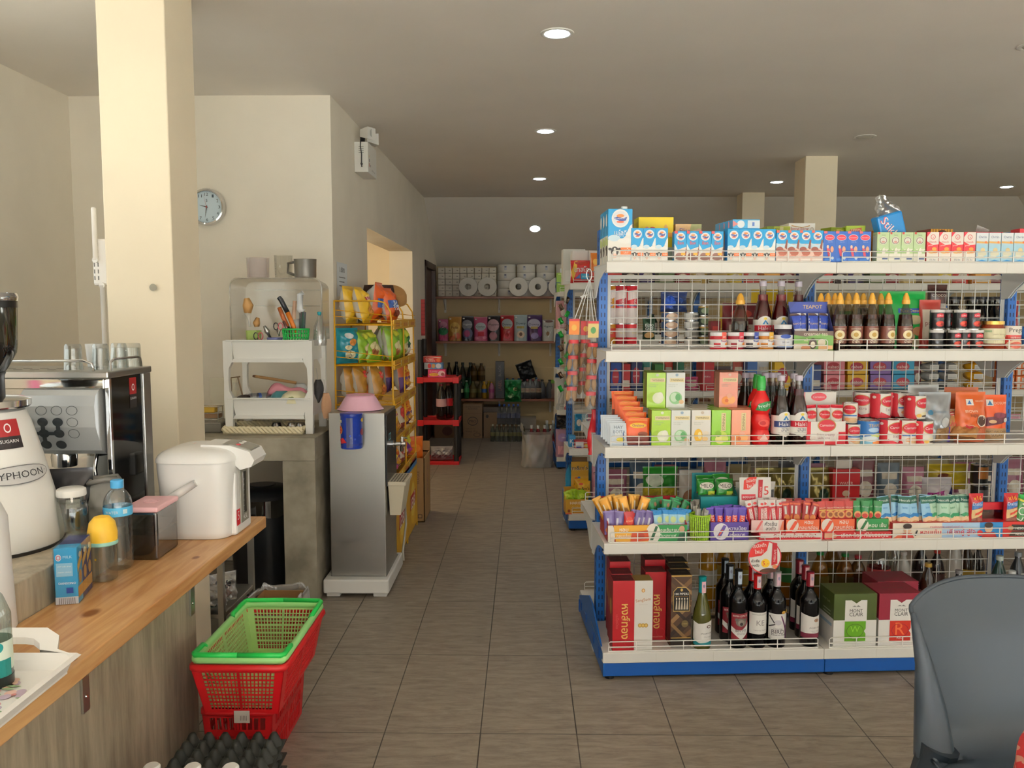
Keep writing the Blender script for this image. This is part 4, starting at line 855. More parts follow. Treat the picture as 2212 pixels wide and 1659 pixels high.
b = B(); b.lathe([(.118, 0), (.122, .003), (.112, .012), (.08, .066), (.07, .074), (0, .076)], M('#f0bcd0', .3), 36); b.lathe([(.074, .074), (.076, .078), (.07, .078)], M('#f0bcd0', .3), 30, caps=False)
tag(b.obj('plastic_bowl', None, (-.862, 4.36, .946)), 'pink plastic bowl upside down on the steel water cooler', 'bowl')
o = thing('candy_tin', 'blue cylindrical candy tin used as cup dispenser on the water cooler front', 'tin', (-.866, 4.142, .775))
b = B(); b.lathe([(.052, 0), (.054, .003), (.054, .165), (.056, .168), (.056, .175), (.05, .176)], M('#2340a8', .3), 32)
f = fcyl(.054, 0, .17)
b.dec(f, .17, .17, [('r', 0, .1, 1, .16, '#1a2f86')]+[('e', .1+.14*i, .3+.1*(i % 2), .03, .03, '#2f50c0') for i in range(6)]+[('e', .14, .56, .13, .13, '#e2b62c'), ('e', .14, .56, .115, .11, '#cf2430'), ('t', 'Chupa', .14, .6, .17, '#f4d23c'), ('t', 'Chups', .14, .52, .17, '#f4d23c'), ('p', [(.12, .28), (.3, .34), (.42, .2), (.2, .16)], '#c8252f'), ('r', .05, .78, .25, .86, '#d8d4b0'), ('e', .93, .5, .1, .1, '#7a2a3a'), ('e', .95, .85, .1, .06, '#d8b040')], .0004); b.obj('tin_body', o)
b = B(); b.surf(lambda u, v: fcyl(.0552, .008, .15, .6)(u, v, 0), 6, 1, CLEAR('#d4d7ea', .04, .3, .3, '#9ea3c4')); b.obj('clear_sleeve', o)
B().lathe([(.0565, .166), (.057, .176), (.05, .178), (0, .178)], M('#1c3592', .3), 32).obj('lid', o)
YW = M('#e0a818', .35); YP = M('#d9a51c', .4)
KX0, KX1, KY0, KY1 = -1.07, -.735, 4.70, 5.62
TZ = [1.385, 1.155, .93, .705, .485]
k = thing('snack_rack', 'yellow wire snack rack with five tiers against the aisle wall', 'rack', (0, 0, 0))
b = B()
for y in (KY0, (KY0+KY1)/2, KY1):
 b.tube([(KX1, y, 0), (KX1-.012, y, 1.4), (KX1-.018, y, 1.46), (KX1-.05, y, 1.51), (KX1-.09, y, 1.52), (KX0, y, 1.52)], .005, YW, 6); b.tube([(KX0, y, 0), (KX0, y, 1.52)], .005, YW, 6)
b.bar((KX0, KY0, 1.52), (KX0, KY1, 1.52), .008, YW); b.obj('frame', k)
for i, z in enumerate(TZ):
 b = B()
 b.tube([(KX0, KY0, z), (KX1, KY0, z), (KX1, KY1, z), (KX0, KY1, z)], .0045, YW, 5, True)
 for q in range(24): b.bar((KX0, KY0+(KY1-KY0)*q/23, z), (KX1, KY0+(KY1-KY0)*q/23, z), .0022, YW)
 for q in range(3): b.bar((KX0+.05+q*.11, KY0, z-.002), (KX0+.05+q*.11, KY1, z-.002), .003, YW)
 b.obj('wire_shelf', k)
 b = B()
 for y in (KY0, KY1):
  for dz0, dz1 in ((.05, .02), (.085, .05)): b.bar((KX0, y, z+dz0), (KX1, y, z+dz1), .003, YW)
 b.obj('side_rail', k)
 b = B(); b.box(KX1-.004, KY0, z-.025, KX1+.003, KY1, z+.028, YP)
 fm = lambda u, v, e, z=z: (KX1+.003+e, KY0+u*(KY1-KY0), z-.025+v*.053)
 b.dec(fm, .92, .053, [q for j in range(3) for q in (('t', 'delicious', .14+.34*j, .55, .16, '#a8264a'), ('r', .26+.34*j, .2, .29+.34*j, .85, '#f0e3b0'), ('t', '20', .275+.34*j, .5, .018, '#333322'))]); b.obj('price_strip', k)
b = B(); b.box(KX1-.004, KY0, .03, KX1+.003, KY1, .43, YP)
fm = lambda u, v, e: (KX1+.003+e, KY0+u*(KY1-KY0), .03+v*.4)
dd = []
for c in (.24, .76):
 dd += [('e', c, .45, .13, .36, '#e8b93c'), ('e', c, .5, .1, .28, '#f0cf55'), ('p', [(c-.14, .36), (c+.12, .42), (c+.14, .62), (c-.12, .6)], '#b3202c'), ('t', 'เลย์', c, .49, .2, '#f7f3e6', 0, .24)]
b.dec(fm, .92, .4, dd); b.box(KX1-.003, KY0, .43, KX1+.003, KY1, .48, M('#2a78b8', .4)); b.obj('banner_panel', k)
CHIP = {'y': ('#e8bb2a', [('e', .5, .62, .3, .12, '#f3d96a'), ('p', [(.2, .58), (.8, .62), (.8, .7), (.2, .67)], '#b3222c'), ('t', 'เลย์', .5, .645, .3, '#ffffff'), ('e', .5, .3, .3, .14, '#c98a3a')]),
 'o': ('#e0601c', [('r', .05, .4, .95, .62, '#3b5fa8'), ('t', 'ws', .5, .52, .5, '#ffffff'), ('t', '30%', .5, .4, .5, '#ffffff'), ('e', .5, .25, .3, .1, '#7a2f16')]),
 't': ('#17899c', [('e', .45, .78, .2, .08, '#e8eef0'), ('e', .62, .6, .2, .1, '#d88a3c'), ('e', .4, .45, .16, .07, '#e9e1b8'), ('e', .5, .25, .26, .12, '#e9e4c0'), ('t', '5', .5, .25, .15, '#2a5a60')]),
 'g': ('#8ab52a', [('e', .5, .78, .3, .1, '#c9cf3c'), ('e', .5, .4, .32, .15, '#d9cf9a'), ('e', .4, .25, .25, .1, '#9a5a2c'), ('r', .25, .55, .75, .64, '#6b9a20')]),
 'b': ('#b5822c', [('e', .5, .7, .3, .12, '#d9443c'), ('t', 'เลย์', .5, .7, .4, '#f4ead0'), ('e', .5, .3, .33, .14, '#d8863a'), ('e', .5, .3, .2, .08, '#b85f26')]),
 'c': ('#d8661c', [('e', .5, .75, .35, .16, '#e88a2a'), ('t', 'Cheetos', .5, .62, .75, '#f6d54a'), ('r', .0, .0, 1, .45, '#5a2f7a'), ('p', [(.1, .3), (.5, .5), (.9, .3), (.5, .15)], '#e3a526')]),
 'k': ('#26332a', [('e', .5, .6, .35, .2, '#1f6b3c'), ('r', .1, .1, .9, .3, '#d9d4c4')]), 'v': ('#7a3a8c', [('e', .5, .6, .35, .2, '#d8d040'), ('r', .1, .1, .9, .3, '#d0508c')]), 'w': ('#d9cbb8', [('e', .5, .6, .35, .2, '#c03a34'), ('r', .1, .1, .9, .3, '#9c4a3a')])}
_cp = {}
def chip(kind, x, y, z, rz, tilt, s, label):
 if kind not in _cp:
  b = B(); c_, d_ = CHIP[kind]; bag(b, .15, .215, .085, c_, d_, back='#e6e4df', seed=len(_cp)+2, wr=.1)
  o = b.obj('snack_bag'); _cp[kind] = o; n_ = o
 else: n_ = clone(_cp[kind])
 tag(n_, label, 'snack bag', 'snack bags on the yellow rack')
 n_.location = (x, y, z); n_.rotation_euler = (math.radians(tilt), 0, math.radians(rz)); n_.scale = (s, s, s)
CN = {'y': 'yellow and white', 'o': 'orange and red', 't': 'teal', 'g': 'lime green', 'b': 'golden brown', 'c': 'orange and purple', 'k': 'dark green', 'v': 'purple', 'w': 'beige and red'}
TN = ['top', 'second', 'third', 'fourth', 'fifth']
chips = [(0, 'y', -1.0, 4.83, 78, 6, 1), (0, 'y', -.91, 4.82, 84, 14, 1), (0, 'k', -1.0, 5.12, 85, 6, .9), (0, 'o', -.92, 5.1, 86, -8, 1.15), (0, 'o', -.81, 5.12, 76, 10, 1), (0, 'o', -.9, 5.4, 80, 8, .95),
 (1, 't', -1.02, 4.79, 42, 0, .95), (1, 'g', -.94, 4.87, 80, 8, .9), (1, 'g', -.88, 4.9, 62, 22, .95), (1, 'g', -.84, 5.05, 88, 4, .98), (1, 'g', -.78, 5.0, 76, 10, 1), (1, 'g', -.79, 5.22, 82, -6, 1), (1, 'g', -.9, 5.3, 88, 4, .98), (1, 'k', -.78, 5.46, 84, 10, .9),
 (2, 'b', -1.0, 4.82, 76, 6, .95), (2, 'b', -.93, 4.83, 80, 12, 1), (2, 'b', -.85, 4.84, 84, 8, .97), (2, 'c', -.79, 5.4, 84, 6, 1.05), (2, 'c', -.89, 5.45, 88, 4, 1),
 (3, 'b', -.8, 4.86, 80, 14, .9), (3, 'y', -.785, 5.02, 82, 14, .85), (3, 'w', -.78, 5.15, 84, 6, .9), (3, 'c', -.79, 5.34, 84, 8, .9), (3, 'y', -.9, 5.1, 84, 4, .9), (3, 'c', -.785, 5.5, 84, 8, .9),
 (4, 'v', -.79, 4.86, 82, 6, .9), (4, 'c', -.79, 5.02, 82, 12, .9), (4, 'w', -.79, 5.16, 84, 4, .85), (4, 'w', -.79, 5.34, 84, 8, .9), (4, 'v', -.79, 5.5, 84, 8, .9), (4, 'w', -.9, 5.1, 84, 8, .9)]
cnt_ = {}
for tr, kd, x, y, rz, tl, s in chips:
 i = cnt_.get((tr, kd), 0); cnt_[(tr, kd)] = i+1; n_ = sum(1 for q in chips if q[0] == tr and q[1] == kd)
 chip(kd, x, y, TZ[tr]+.008, rz, -tl, s, f'{CN[kd]} snack bag, {ordn(i, n_)} such bag along the yellow rack\'s {TN[tr]} tier')
o = tag(B().lathe([(.0, .07), (.07, .065), (.085, .045), (.095, .0), (.09, .0), (.0, .05)], M('#b3854e', .8, bump=.4, bs=120), 28).obj('straw_hat', None, (-.865, 5.5, 1.545)), 'tan straw hat lying over the far top corner of the snack rack', 'hat'); o.rotation_euler = (.5, .35, 0)
o = tag(B().lathe([(0, .0), (.08, 0), (.1, .06), (.092, .1), (.086, .06), (.0, .01)], M('#3a231c', .8, bump=.6, bs=90), 24).obj('wicker_bowl', None, (-.93, 5.35, 1.53)), 'dark brown wicker bowl on top of the snack rack beside the straw hat', 'bowl')
o = thing('tall_carton', 'tall open brown carton on the floor past the yellow snack rack', 'carton', (-.8, 5.7, 0))
b = B(); KB = M('#a98457', .8)
for a in ((-.11, 0, .11, .006), (-.11, .34, .11, .346), (-.11, 0, -.104, .346), (.104, 0, .11, .346)): b.box(a[0], a[1], 0, a[2], a[3], .45, KB)
b.box(-.11, 0, 0, .11, .346, .006, KB); b.box(-.11, .34, .44, .11, .346, .52, KB); b.dec(fbox(.22, .45), .22, .45, [('r', .78, .06, .92, .12, '#4a3524'), ('r', .8, .07, .9, .11, '#a98457'), ('t', 'FRAGILE', .8, .7, .2, '#6b4a30', 90)])
b.dec(lambda u, v, e: (.11+e, u*.346, v*.45), .346, .45, [('t', 'SNACK', .5, .6, .5, '#7a3a44', 90)]); b.obj('carton_body', o)
b = B(); bag(b, .16, .2, .08, '#e06a18', [('e', .5, .6, .3, .15, '#f08a28')], seed=4); tag(b.obj('orange_pack', None, (-.79, 5.85, .38), .5), 'orange plastic pack sticking out of the tall brown carton', 'pack')
o = thing('plastic_rack', 'red plastic shelf rack with black posts at the end of the aisle', 'rack', (-.82, 8.1, 0))
RR = M('#c4121a', .35); HX, HY = .19, .19
for z in (.84, .43, .03):
 b = B(); b.box(-HX, -HY, z-.035, HX, HY, z-.012, RR); b.box(-HX-.005, -HY-.005, z-.045, HX+.005, -HY+.012, z+.0, RR, .004); b.box(-HX-.005, HY-.012, z-.045, HX+.005, HY+.005, z, RR, .004); b.box(-HX-.005, -HY, z-.045, -HX+.012, HY, z, RR, .004); b.box(HX-.012, -HY, z-.045, HX+.005, HY, z, RR, .004); b.obj('shelf', o)
 for x in (-HX+.02, HX-.02): B().box(x-.03, -HY-.012, z-.055, x+.03, -HY-.004, z+.004, RR, .004).obj('corner_cap', o)
for x in (-HX+.02, HX-.02):
 for y in (-HY+.02, HY-.02): B().lathe([(0, 0), (.024, 0), (.024, .84 if x > 0 else 1.2), (0, .84 if x > 0 else 1.2)], M('#1b1a1a', .5), 14, (x, y, 0)).obj('post', o)
b = B(); b.box(-.02, 0, 0, .02, .004, .36, M('#a31a22', .4)); 
for i in range(9): b.box(-.018, -.012, .02+i*.038, .018, 0, .05+i*.038, M('#c22a34', .3))
tag(b.obj('hanging_strip', None, (-1.005, 8.3, 1.23)), 'narrow red strip of hanging packs beside the dark door frame', 'strip')
def dbox(name, label, cat, w, d, h, col, dec, loc, rz=0, group=None, left=None, top=None):
 b = B(); b.box(-w/2, 0, 0, w/2, d, h, M(col, .4), min(.0015, w*.02)); b.dec(fbox(w, h), w, h, dec)
 if left: b.dec(fleft(d, h, -w/2), d, h, left)
 if top: b.dec(ftop(w, d, h), w, d, top)
 return tag(b.obj(name, None, loc, rz), label, cat, group)
X8 = lambda px, Y=7.95: (px-1132)/1800*Y
dbox('biscuit_box', 'pink printed biscuit box at the front of the red rack top', 'box', .165, .12, .075, '#d8437a', [('t', 'Lovely', .35, .72, .4, '#e8c8d8'), ('e', .35, .35, .28, .2, '#e0b83a'), ('t', 'crispy', .35, .35, .35, '#c8342c'), ('e', .78, .5, .2, .35, '#e8c4cc'), ('e', .85, .4, .1, .2, '#9c4a4a')], (X8(943), 7.93, .841))
dbox('biscuit_box', 'blue and red biscuit box lying on the pink box', 'box', .175, .12, .06, '#5a8ec4', [('r', 0, 0, .3, 1, '#b8c4cc'), ('e', .28, .5, .1, .4, '#b8303c'), ('e', .5, .5, .1, .35, '#c89a5a'), ('e', .78, .5, .15, .4, '#c8d4e4')], (X8(935), 7.98, .917))
dbox('biscuit_box', 'tilted red biscuit box on top of the blue one', 'box', .17, .12, .06, '#c8322c', [('t', 'Cream', .35, .6, .45, '#f0e8e0'), ('t', 'crackers', .4, .3, .5, '#f0e8e0'), ('e', .85, .4, .12, .3, '#e0703c'), ('p', [(0, .95), (1, .7), (1, .8), (0, 1)], '#ece4dc')], (X8(932), 8.0, .979))
def pet(name, label, cat, r, h, loc, liq, cap, lab, cl='#e8ece8', fill=.8, group=None, dec=None):
 o = thing(name, label, cat, loc, 0, group); sh = [(0, .0), (r*.85, 0), (r, h*.04), (r*.96, h*.3), (r, h*.5), (r, h*.62), (r*.75, h*.78), (r*.36, h*.9), (r*.34, h*.96)]
 B().lathe(sh, M(liq, .12) if liq else CLEAR(cl, .16), 16, caps=False).obj('bottle_body', o)
 B().lathe([(r*.4, h*.94), (r*.42, h*.95), (r*.4, h), (0, h)], M(cap, .4), 12).obj('cap', o)
 if lab:
  b = B(); b.lathe([(r*1.02, h*.36), (r*1.02, h*.58)], M(lab, .4), 16, caps=False)
  if dec: b.dec(fcyl(r*1.03, h*.36, h*.22), r*PI, h*.22, dec)
  b.obj('label', o)
 return o
for i, px in enumerate((953, 966)): pet('cola_bottle', 'large dark cola bottle on the middle red shelf, '+('with pink label' if i == 0 else 'with red label, by the black post'), 'bottle', .05, .34, (X8(px, 8.05), 8.02+.06*i, .431), '#160c0a', '#7a1a1e', '#c49aa0' if i == 0 else '#b8141e')
for i, px in enumerate((942, 962)):
 b = B(); bag(b, .13, .13, .08, '#9c9698', [('r', .1, .2, .9, .4, '#6b4a52'), ('t', 'wafer', .5, .6, .7, '#e4e0e0')], seed=20+i, wr=.15); tag(b.obj('foil_pack', None, (X8(px, 8.0), 8.02, .032), .2*i), 'silver and brown foil pack on the bottom red shelf, '+('nearer the wall' if i == 0 else 'nearer the aisle'), 'pack')
SHW = nodemat('reddish_shelf_wood', wood_fn('#6b3318', '#94522a', [], (1.2, 14, 14)))
SZ = [1.648, 1.125, .442]
for z, n_ in zip(SZ, ('top', 'middle', 'lowest')):
 o = tag(B().box(-1.035, 9.78, z-.026, 2.2, 10.095, z, SHW, .002).obj('wall_shelf'), n_+' brown wooden shelf board along the rear wall', 'shelf')
 for x in (-.95, -.3, .32, 1.0): b = B(); b.box(x-.012, 10.08, z-.19, x+.012, 10.096, z-.027, WHT2); b.prism([(9.86, z-.027), (9.86, z-.036), (10.08, z-.16), (10.08, z-.145)], x-.004, x+.004, WHT2, 'x'); b.obj('bracket', o)
b = B(); b.box(-.041, 0, 0, .041, .12, .066, M('#d8d2c6', .6), .006); b.dec(fbox(.082, .066), .082, .066, [('r', .55, .42, .8, .52, '#6a645c')]); pt = b.obj('tissue_pack')
x0 = at(945, 600, 9.85)[0]
RN = ['bottom', 'fourth', 'middle', 'second', 'top']
for r in range(5):
 for c in range(8):
  lb = f'white tissue pack, {ordn(c, 8)} along the {RN[r]} row from the top, rear shelf' if r in (1, 3) else f'white tissue pack, {ordn(c, 8)} along the {RN[r]} row of packs, rear shelf'
  q = pt if (r == 0 and c == 0) else clone(pt)
  q.location = (x0+.043+c*.0865+rnd.uniform(-.002, .002), 9.87+rnd.uniform(-.006, .006), SZ[0]+.0005+r*.0685); tag(q, lb, 'tissue pack', 'tissue packs on the rear shelf')
ROLL = M('#dcdad4', .7)
def roll(name):
 o = bpy.data.objects.new(name, None); COL.objects.link(o)
 B().lathe([(.036, 0), (.108, 0), (.11, .003), (.11, .089), (.108, .092), (.036, .092), (.036, 0)], ROLL, 36, caps=False).obj('paper', o)
 B().lathe([(.0365, .001), (.0365, .091)], M('#8a8272', .8), 24, caps=False).obj('core', o)
 b = B(); b.dec(fcyl(.11, 0, .092, .6), .066, .092, [('r', .3, .25, .8, .8, '#c4c8d2'), ('r', .4, .6, .7, .75, '#5a6480')]); b.obj('paper_tag', o)
 return o
pr = roll('jumbo_roll'); fst = True
for c, px in enumerate((1094, 1136.5, 1178.5, 1221)):
 for r in range(4):
  q = pr if fst else clone(pr); fst = False
  q.location = (at(px, 600, 9.96)[0], 9.965, SZ[0]+.0006+r*.0945); q.rotation_euler = (0, 0, rnd.uniform(-.7, .7))
  tag(q, f'jumbo paper roll lying flat, {("bottom", "second", "third", "top")[r]} of the {ordn(c, 4)} stack beside the tissue packs', 'paper roll', 'jumbo rolls lying in stacks')
for i, px in enumerate((1012, 1053, 1120, 1162, 1205)):
 q = clone(pr, f'jumbo paper roll stood on edge, {ordn(i, 5)} of the upright rolls along the rear shelf', (at(px, 620, 9.81)[0], 9.845, SZ[0]+.111), group='upright jumbo rolls'); q.rotation_euler = (PI/2, rnd.uniform(0, 6), 0); tag(q, q['label'], 'paper roll')
PO = [(947, 968, 690, '#b05a80', 'pink and green', [('e', .5, .45, .5, .18, '#1f7a4a'), ('e', .5, .75, .4, .15, '#c98aa8'), ('t', 'So', .55, .6, .5, '#10241c'), ('e', .5, .15, .4, .1, '#c04a78')]),
 (969, 997, 684, '#c08a3c', 'golden', [('e', .5, .55, .38, .22, '#d8b05a'), ('t', 'Fofo', .5, .55, .5, '#7a2418'), ('e', .7, .2, .25, .12, '#d86a4a'), ('e', .3, .12, .2, .1, '#b85a24'), ('r', .55, .1, .62, .5, '#f0dca8')]),
 (998, 1023, 683, '#22202c', 'black and grey', [('e', .45, .65, .45, .2, '#8a8c96'), ('t', 'Hygiene', .5, .66, .7, '#e0e0e4'), ('e', .5, .3, .42, .22, '#6a6c8c'), ('e', .45, .3, .25, .14, '#b04878')]),
 (1024, 1053, 685, '#c45a80', 'pink', [('e', .5, .6, .38, .17, '#b8c4cc'), ('t', 'Comfort', .5, .6, .62, '#2a2a3c'), ('r', .3, .2, .75, .38, '#c01a3c'), ('e', .2, .12, .14, .06, '#e08aa8'), ('e', .8, .14, .14, .06, '#e08aa8')]),
 (1053, 1081, 682, '#1c1218', 'black with pink bow', [('e', .45, .62, .45, .24, '#c09aa4'), ('t', 'Hygiene', .5, .64, .75, '#241820'), ('e', .45, .2, .3, .16, '#b07a88')]),
 (1081, 1110, 681, '#a3121e', 'red', [('e', .5, .66, .4, .2, '#a8b0b8'), ('t', 'Downy', .5, .63, .66, '#141c38'), ('r', .25, .48, .72, .56, '#b89a4c'), ('e', .5, .2, .24, .13, '#d04a5a'), ('e', .5, .24, .14, .08, '#a3121e')]),
 (1111, 1139, 680, '#9fb0b8', 'pale blue', [('t', 'Downy', .5, .66, .7, '#1c3450'), ('r', .2, .48, .75, .57, '#a89a58'), ('e', .5, .25, .3, .14, '#d8c4b0'), ('e', .5, .26, .12, .07, '#6a4a3a')]),
 (1139, 1171, 680, '#3a1450', 'purple', [('e', .45, .66, .42, .18, '#b4b4cc'), ('t', 'Downy', .45, .62, .66, '#1a1c50'), ('r', .25, .46, .7, .55, '#b09a58'), ('e', .5, .2, .25, .12, '#9a8cc4'), ('e', .85, .35, .15, .2, '#7a2480')]),
 (1172, 1197, 691, '#b8bcba', 'white', [('e', .5, .93, .4, .06, '#6a4a44'), ('t', 'Hygiene', .5, .68, .75, '#24404c'), ('p', [(.2, .55), (.5, .15), (.8, .55), (.5, .3)], '#dfe4e4'), ('e', .45, .35, .14, .1, '#8a6a4a')])]
for i, (a, c, yt, col, nm, dec) in enumerate(PO):
 p0 = at(a, 737, 9.86); p1 = at(c, 737, 9.86); h = at(a, yt, 9.86)[2]-SZ[1]
 b = B(); bag(b, (p1[0]-p0[0])*1.02, h, .075, col, dec, stand=True, seed=30+i, wr=.05); w_ = p1[0]-p0[0]
 o = tag(b.obj('detergent_pouch', None, ((p0[0]+p1[0])/2, 9.87, SZ[1]+.001)), f'{nm} fabric softener pouch, {ordn(i, 9)} along the middle rear shelf', 'pouch', 'softener pouches on the rear shelf')
 B().lathe([(0, 0), (.009, 0), (.009, .022), (0, .022)], WHT, 10, (-w_*.42, -.004, h*.9), 'x').obj('spout_cap', o)
def pack(name, label, cat, nx, ny, r, h, loc, liq, cap, lab, group=None, cl='#dfe6e4', wrap=True, rz=0, dec=None):
 o = thing(name, label, cat, loc, rz, group); first = None
 for i in range(nx):
  for j in range(ny):
   if first is None:
    b = B(); b.lathe([(0, 0), (r*.85, 0), (r, h*.05), (r, h*.58), (r*.7, h*.76), (r*.34, h*.9), (r*.34, h*.94)], M(liq, .15) if liq else CLEAR(cl, .18), 14, caps=False)
    b.lathe([(r*.42, h*.92), (r*.42, h), (0, h)], M(cap, .4), 10); 
    if lab: b.lathe([(r*1.02, h*.33), (r*1.02, h*.56)], M(lab, .4), 14, caps=False)
    if dec: b.dec(fcyl(r*1.03, h*.33, h*.23), r*PI, h*.23, dec)
    q = first = b.obj('bottle', o)
   else: q = first.copy(); COL.objects.link(q); q.parent = o
   q.location = ((i-(nx-1)/2)*r*2.04, j*r*2.04, 0)
 if wrap: b = B(); W_ = nx*r*1.03; b.box(-W_, -r*1.05, h*.01, W_, (ny*2-1)*r*1.05, h*.86, CLEAR('#eef0f0', .05)); b.obj('shrink_wrap', o)
 return o
X9 = lambda px, Y=9.9: at(px, 870, Y)[0]
L3 = SZ[2]+.001
pet('soy_bottle', 'brown bottle at the wall end of the lowest rear shelf', 'bottle', .04, .42, (X9(969), 9.98, L3), '#3a2410', '#2a1a10', '#4a3420')
pet('dark_bottle', 'black bottle with red label behind the red rack, lowest rear shelf', 'bottle', .045, .43, (X9(985), 9.99, L3), '#0c0d0a', '#16140f', '#7a1c22')
pack('soda_pack', 'pack of dark green bottles standing tall on the lowest rear shelf', 'bottle pack', 2, 1, .045, .42, (X9(1007), 9.99, L3), '#14201a', '#20301f', '#1c4a2a')
pack('soda_pack', 'pack of amber bottles stacked above the pale pack, lowest rear shelf', 'bottle pack', 2, 1, .045, .21, (X9(1031), 9.98, L3+.2), '#5a4018', '#3a2c14', '#7a5a1c')
pack('soda_pack', 'pack of pale gold bottles under the amber pack, lowest rear shelf', 'bottle pack', 2, 1, .045, .2, (X9(1030), 9.92, L3), '#6b6038', '#5a5434', '#8a8450')
pet('juice_bottle', 'small bottle with pinkish cap and cream label by the red rack', 'bottle', .03, .2, (X9(996, 9.85), 9.83, L3), '#20241e', '#9a5a6a', '#b8b090')
pet('soda_bottle', 'small green soda bottle with white cap on the lowest rear shelf', 'bottle', .032, .215, (X9(1008, 9.85), 9.83, L3), '#1e5a34', '#c8ccc8', '#2a8a4a')
pet('juice_bottle', 'yellow-capped blue labelled bottle on the lowest rear shelf', 'bottle', .032, .2, (X9(1046, 9.85), 9.85, L3), '#a07a1e', '#d8a818', '#2a5a9a')
pet('juice_bottle', 'yellow-capped bottle behind the blue labelled one, lowest rear shelf', 'bottle', .03, .2, (X9(1055, 9.9), 9.95, L3), '#8a7420', '#d0a018', '#7a6a20')
pet('juice_bottle', 'pink and black bottle beside the tall black box', 'bottle', .034, .2, (X9(1062, 9.85), 9.84, L3), '#b87a98', '#c89c18', '#a84a80')
dbox('spirit_box', 'tall black box with silver lettering standing on the lowest rear shelf', 'box', .105, .1, .44, '#0e0d10', [('t', 'BLACK', .5, .75, .3, '#9a9490', 90), ('t', 'LABEL', .5, .35, .3, '#9c6a5a', 90)], (X9(1080), 9.86, L3))
b = B(); bag(b, .2, .22, .09, '#1c2026', [('t', 'charcoal', .5, .5, .7, '#6a7078')], seed=44, wr=.2); o = tag(b.obj('charcoal_bag', None, (X9(1143), 9.93, L3+.22)), 'crumpled black bag leaning on the bottle packs, lowest rear shelf', 'bag'); o.rotation_euler = (0, -.35, 0)
pack('water_pack', 'pack of clear bottles with blue caps behind the green wrapped pack', 'bottle pack', 3, 1, .034, .23, (X9(1108), 9.98, L3), '#7f96a8', '#2a5a9a', None)
pack('water_pack', 'second pack of blue-capped clear bottles beneath the black bag', 'bottle pack', 3, 1, .034, .24, (X9(1146), 9.99, L3), '#8a98a4', '#2a5a9a', None)
pack('cola_pack', 'pack of four dark cola bottles with cream labels, lowest rear shelf', 'bottle pack', 4, 1, .033, .23, (X9(1145, 9.82), 9.83, L3-.0), '#120c0c', '#8a4048', '#b89a74', dec=[('t', 'Est', .5, .5, .3, '#a8242c')])
b = B(); bag(b, .2, .26, .14, '#17753a', [('e', .5, .5, .3, .2, '#2c9a50'), ('e', .4, .3, .2, .1, '#c0d8b8'), ('e', .65, .6, .12, .1, '#d8c8a8')], seed=51, wr=.3); tag(b.obj('wrapped_bundle', None, (X9(1108, 9.75), 9.72, .418)), 'green crinkled plastic bundle on the stacked bottle packs', 'bundle')
pack('jelly_pack', 'pack of greyish clear cups with dark lids near the blue shelf post', 'bottle pack', 2, 1, .045, .22, (X9(1179), 9.9, L3), '#5a5c62', '#221e1e', None)
b = B(); bag(b, .12, .22, .08, '#8a6a62', [('r', .0, .8, 1, 1, '#6a9a2c')], stand=True, seed=52); tag(b.obj('pouch', None, (X9(1196), 9.9, L3)), 'pink pouch with lime top beside the blue shelf post', 'pouch')
KD = '#8a6a44'
dbox('brown_carton', 'brown carton with round black emblem under the lowest rear shelf', 'carton', .225, .3, .4, KD, [('t', 'Quality Document', .5, .92, .75, '#4a3826'), ('t', 'A4 PAPER', .5, .86, .5, '#4a3826'), ('r', 0, .725, 1, .735, '#6a5034'), ('e', .5, .5, .27, .13, '#33281e'), ('e', .5, .5, .24, .11, '#8a6a44'), ('t', 'PRO', .5, .5, .36, '#33281e'), ('t', 'handle with care', .4, .28, .5, '#5a4630'), ('t', 'keep dry', .45, .2, .6, '#5a4630'), ('g', .72, .1, .18, .06, .15, '#4a3826')], (at(1022, 900, 9.7)[0], 9.62, 0))
dbox('brown_carton', 'brown carton behind the red rack under the lowest rear shelf', 'carton', .3, .3, .27, '#7a5a3a', [('e', .5, .3, .2, .2, '#5a3026'), ('t', 'Quality Document', .5, .75, .75, '#4a3826'), ('g', .85, .7, .08, .1, .2, '#4a3020')], (at(967, 900, 9.7)[0], 9.64, 0))
dbox('brown_carton', 'brown carton partly hidden behind the cola pack under the shelf', 'carton', .28, .3, .3, '#83623c', [('e', .15, .85, .06, .07, '#33281e'), ('t', 'COOL', .5, .5, .3, '#5a4630')], (at(1071, 900, 9.7)[0], 9.64, 0))
dbox('flat_carton', 'flat dark carton lying on the boxes under the lowest rear shelf', 'carton', .26, .28, .06, '#4a3a28', [], (at(1068, 880, 9.7)[0], 9.66, .301))
dbox('white_carton', 'plain pale carton far under the shelf beside the bottled drinks', 'carton', .2, .25, .22, '#a8a094', [('r', .1, .4, .9, .45, '#6a6254')], (at(1140, 900, 9.7)[0], 9.72, 0))
FX = lambda px, Y: at(px, 940, Y)[0]
pack('beer_pack', 'long pack of olive bottles on the floor before the rear shelf', 'bottle pack', 8, 2, .024, .19, (FX(1097, 9.4), 9.38, .001), '#3a3c20', '#b8b8a8', '#8a8440')
pack('cola_pack', 'pack of cola bottles with blue caps on top of the olive bottle pack', 'bottle pack', 5, 2, .026, .225, (FX(1099, 9.4), 9.39, .195), '#0f0c12', '#3058b0', '#28386a')
pack('red_soda_pack', 'pack of red soda bottles standing behind the white plastic bag', 'bottle pack', 4, 2, .033, .3, (FX(1169, 8.6), 8.45, .001), '#8a1f28', '#d0d4d6', '#b83a40', cl='#e8eef0', dec=[('t', 'B', .5, .5, .25, '#f0e4e0')])
pack('water_pack', 'pack of clear water bottles half behind the blue shelf post', 'bottle pack', 3, 2, .033, .3, (FX(1194, 9.0), 8.85, .001), '#9aa6aa', '#c8ccd0', None)
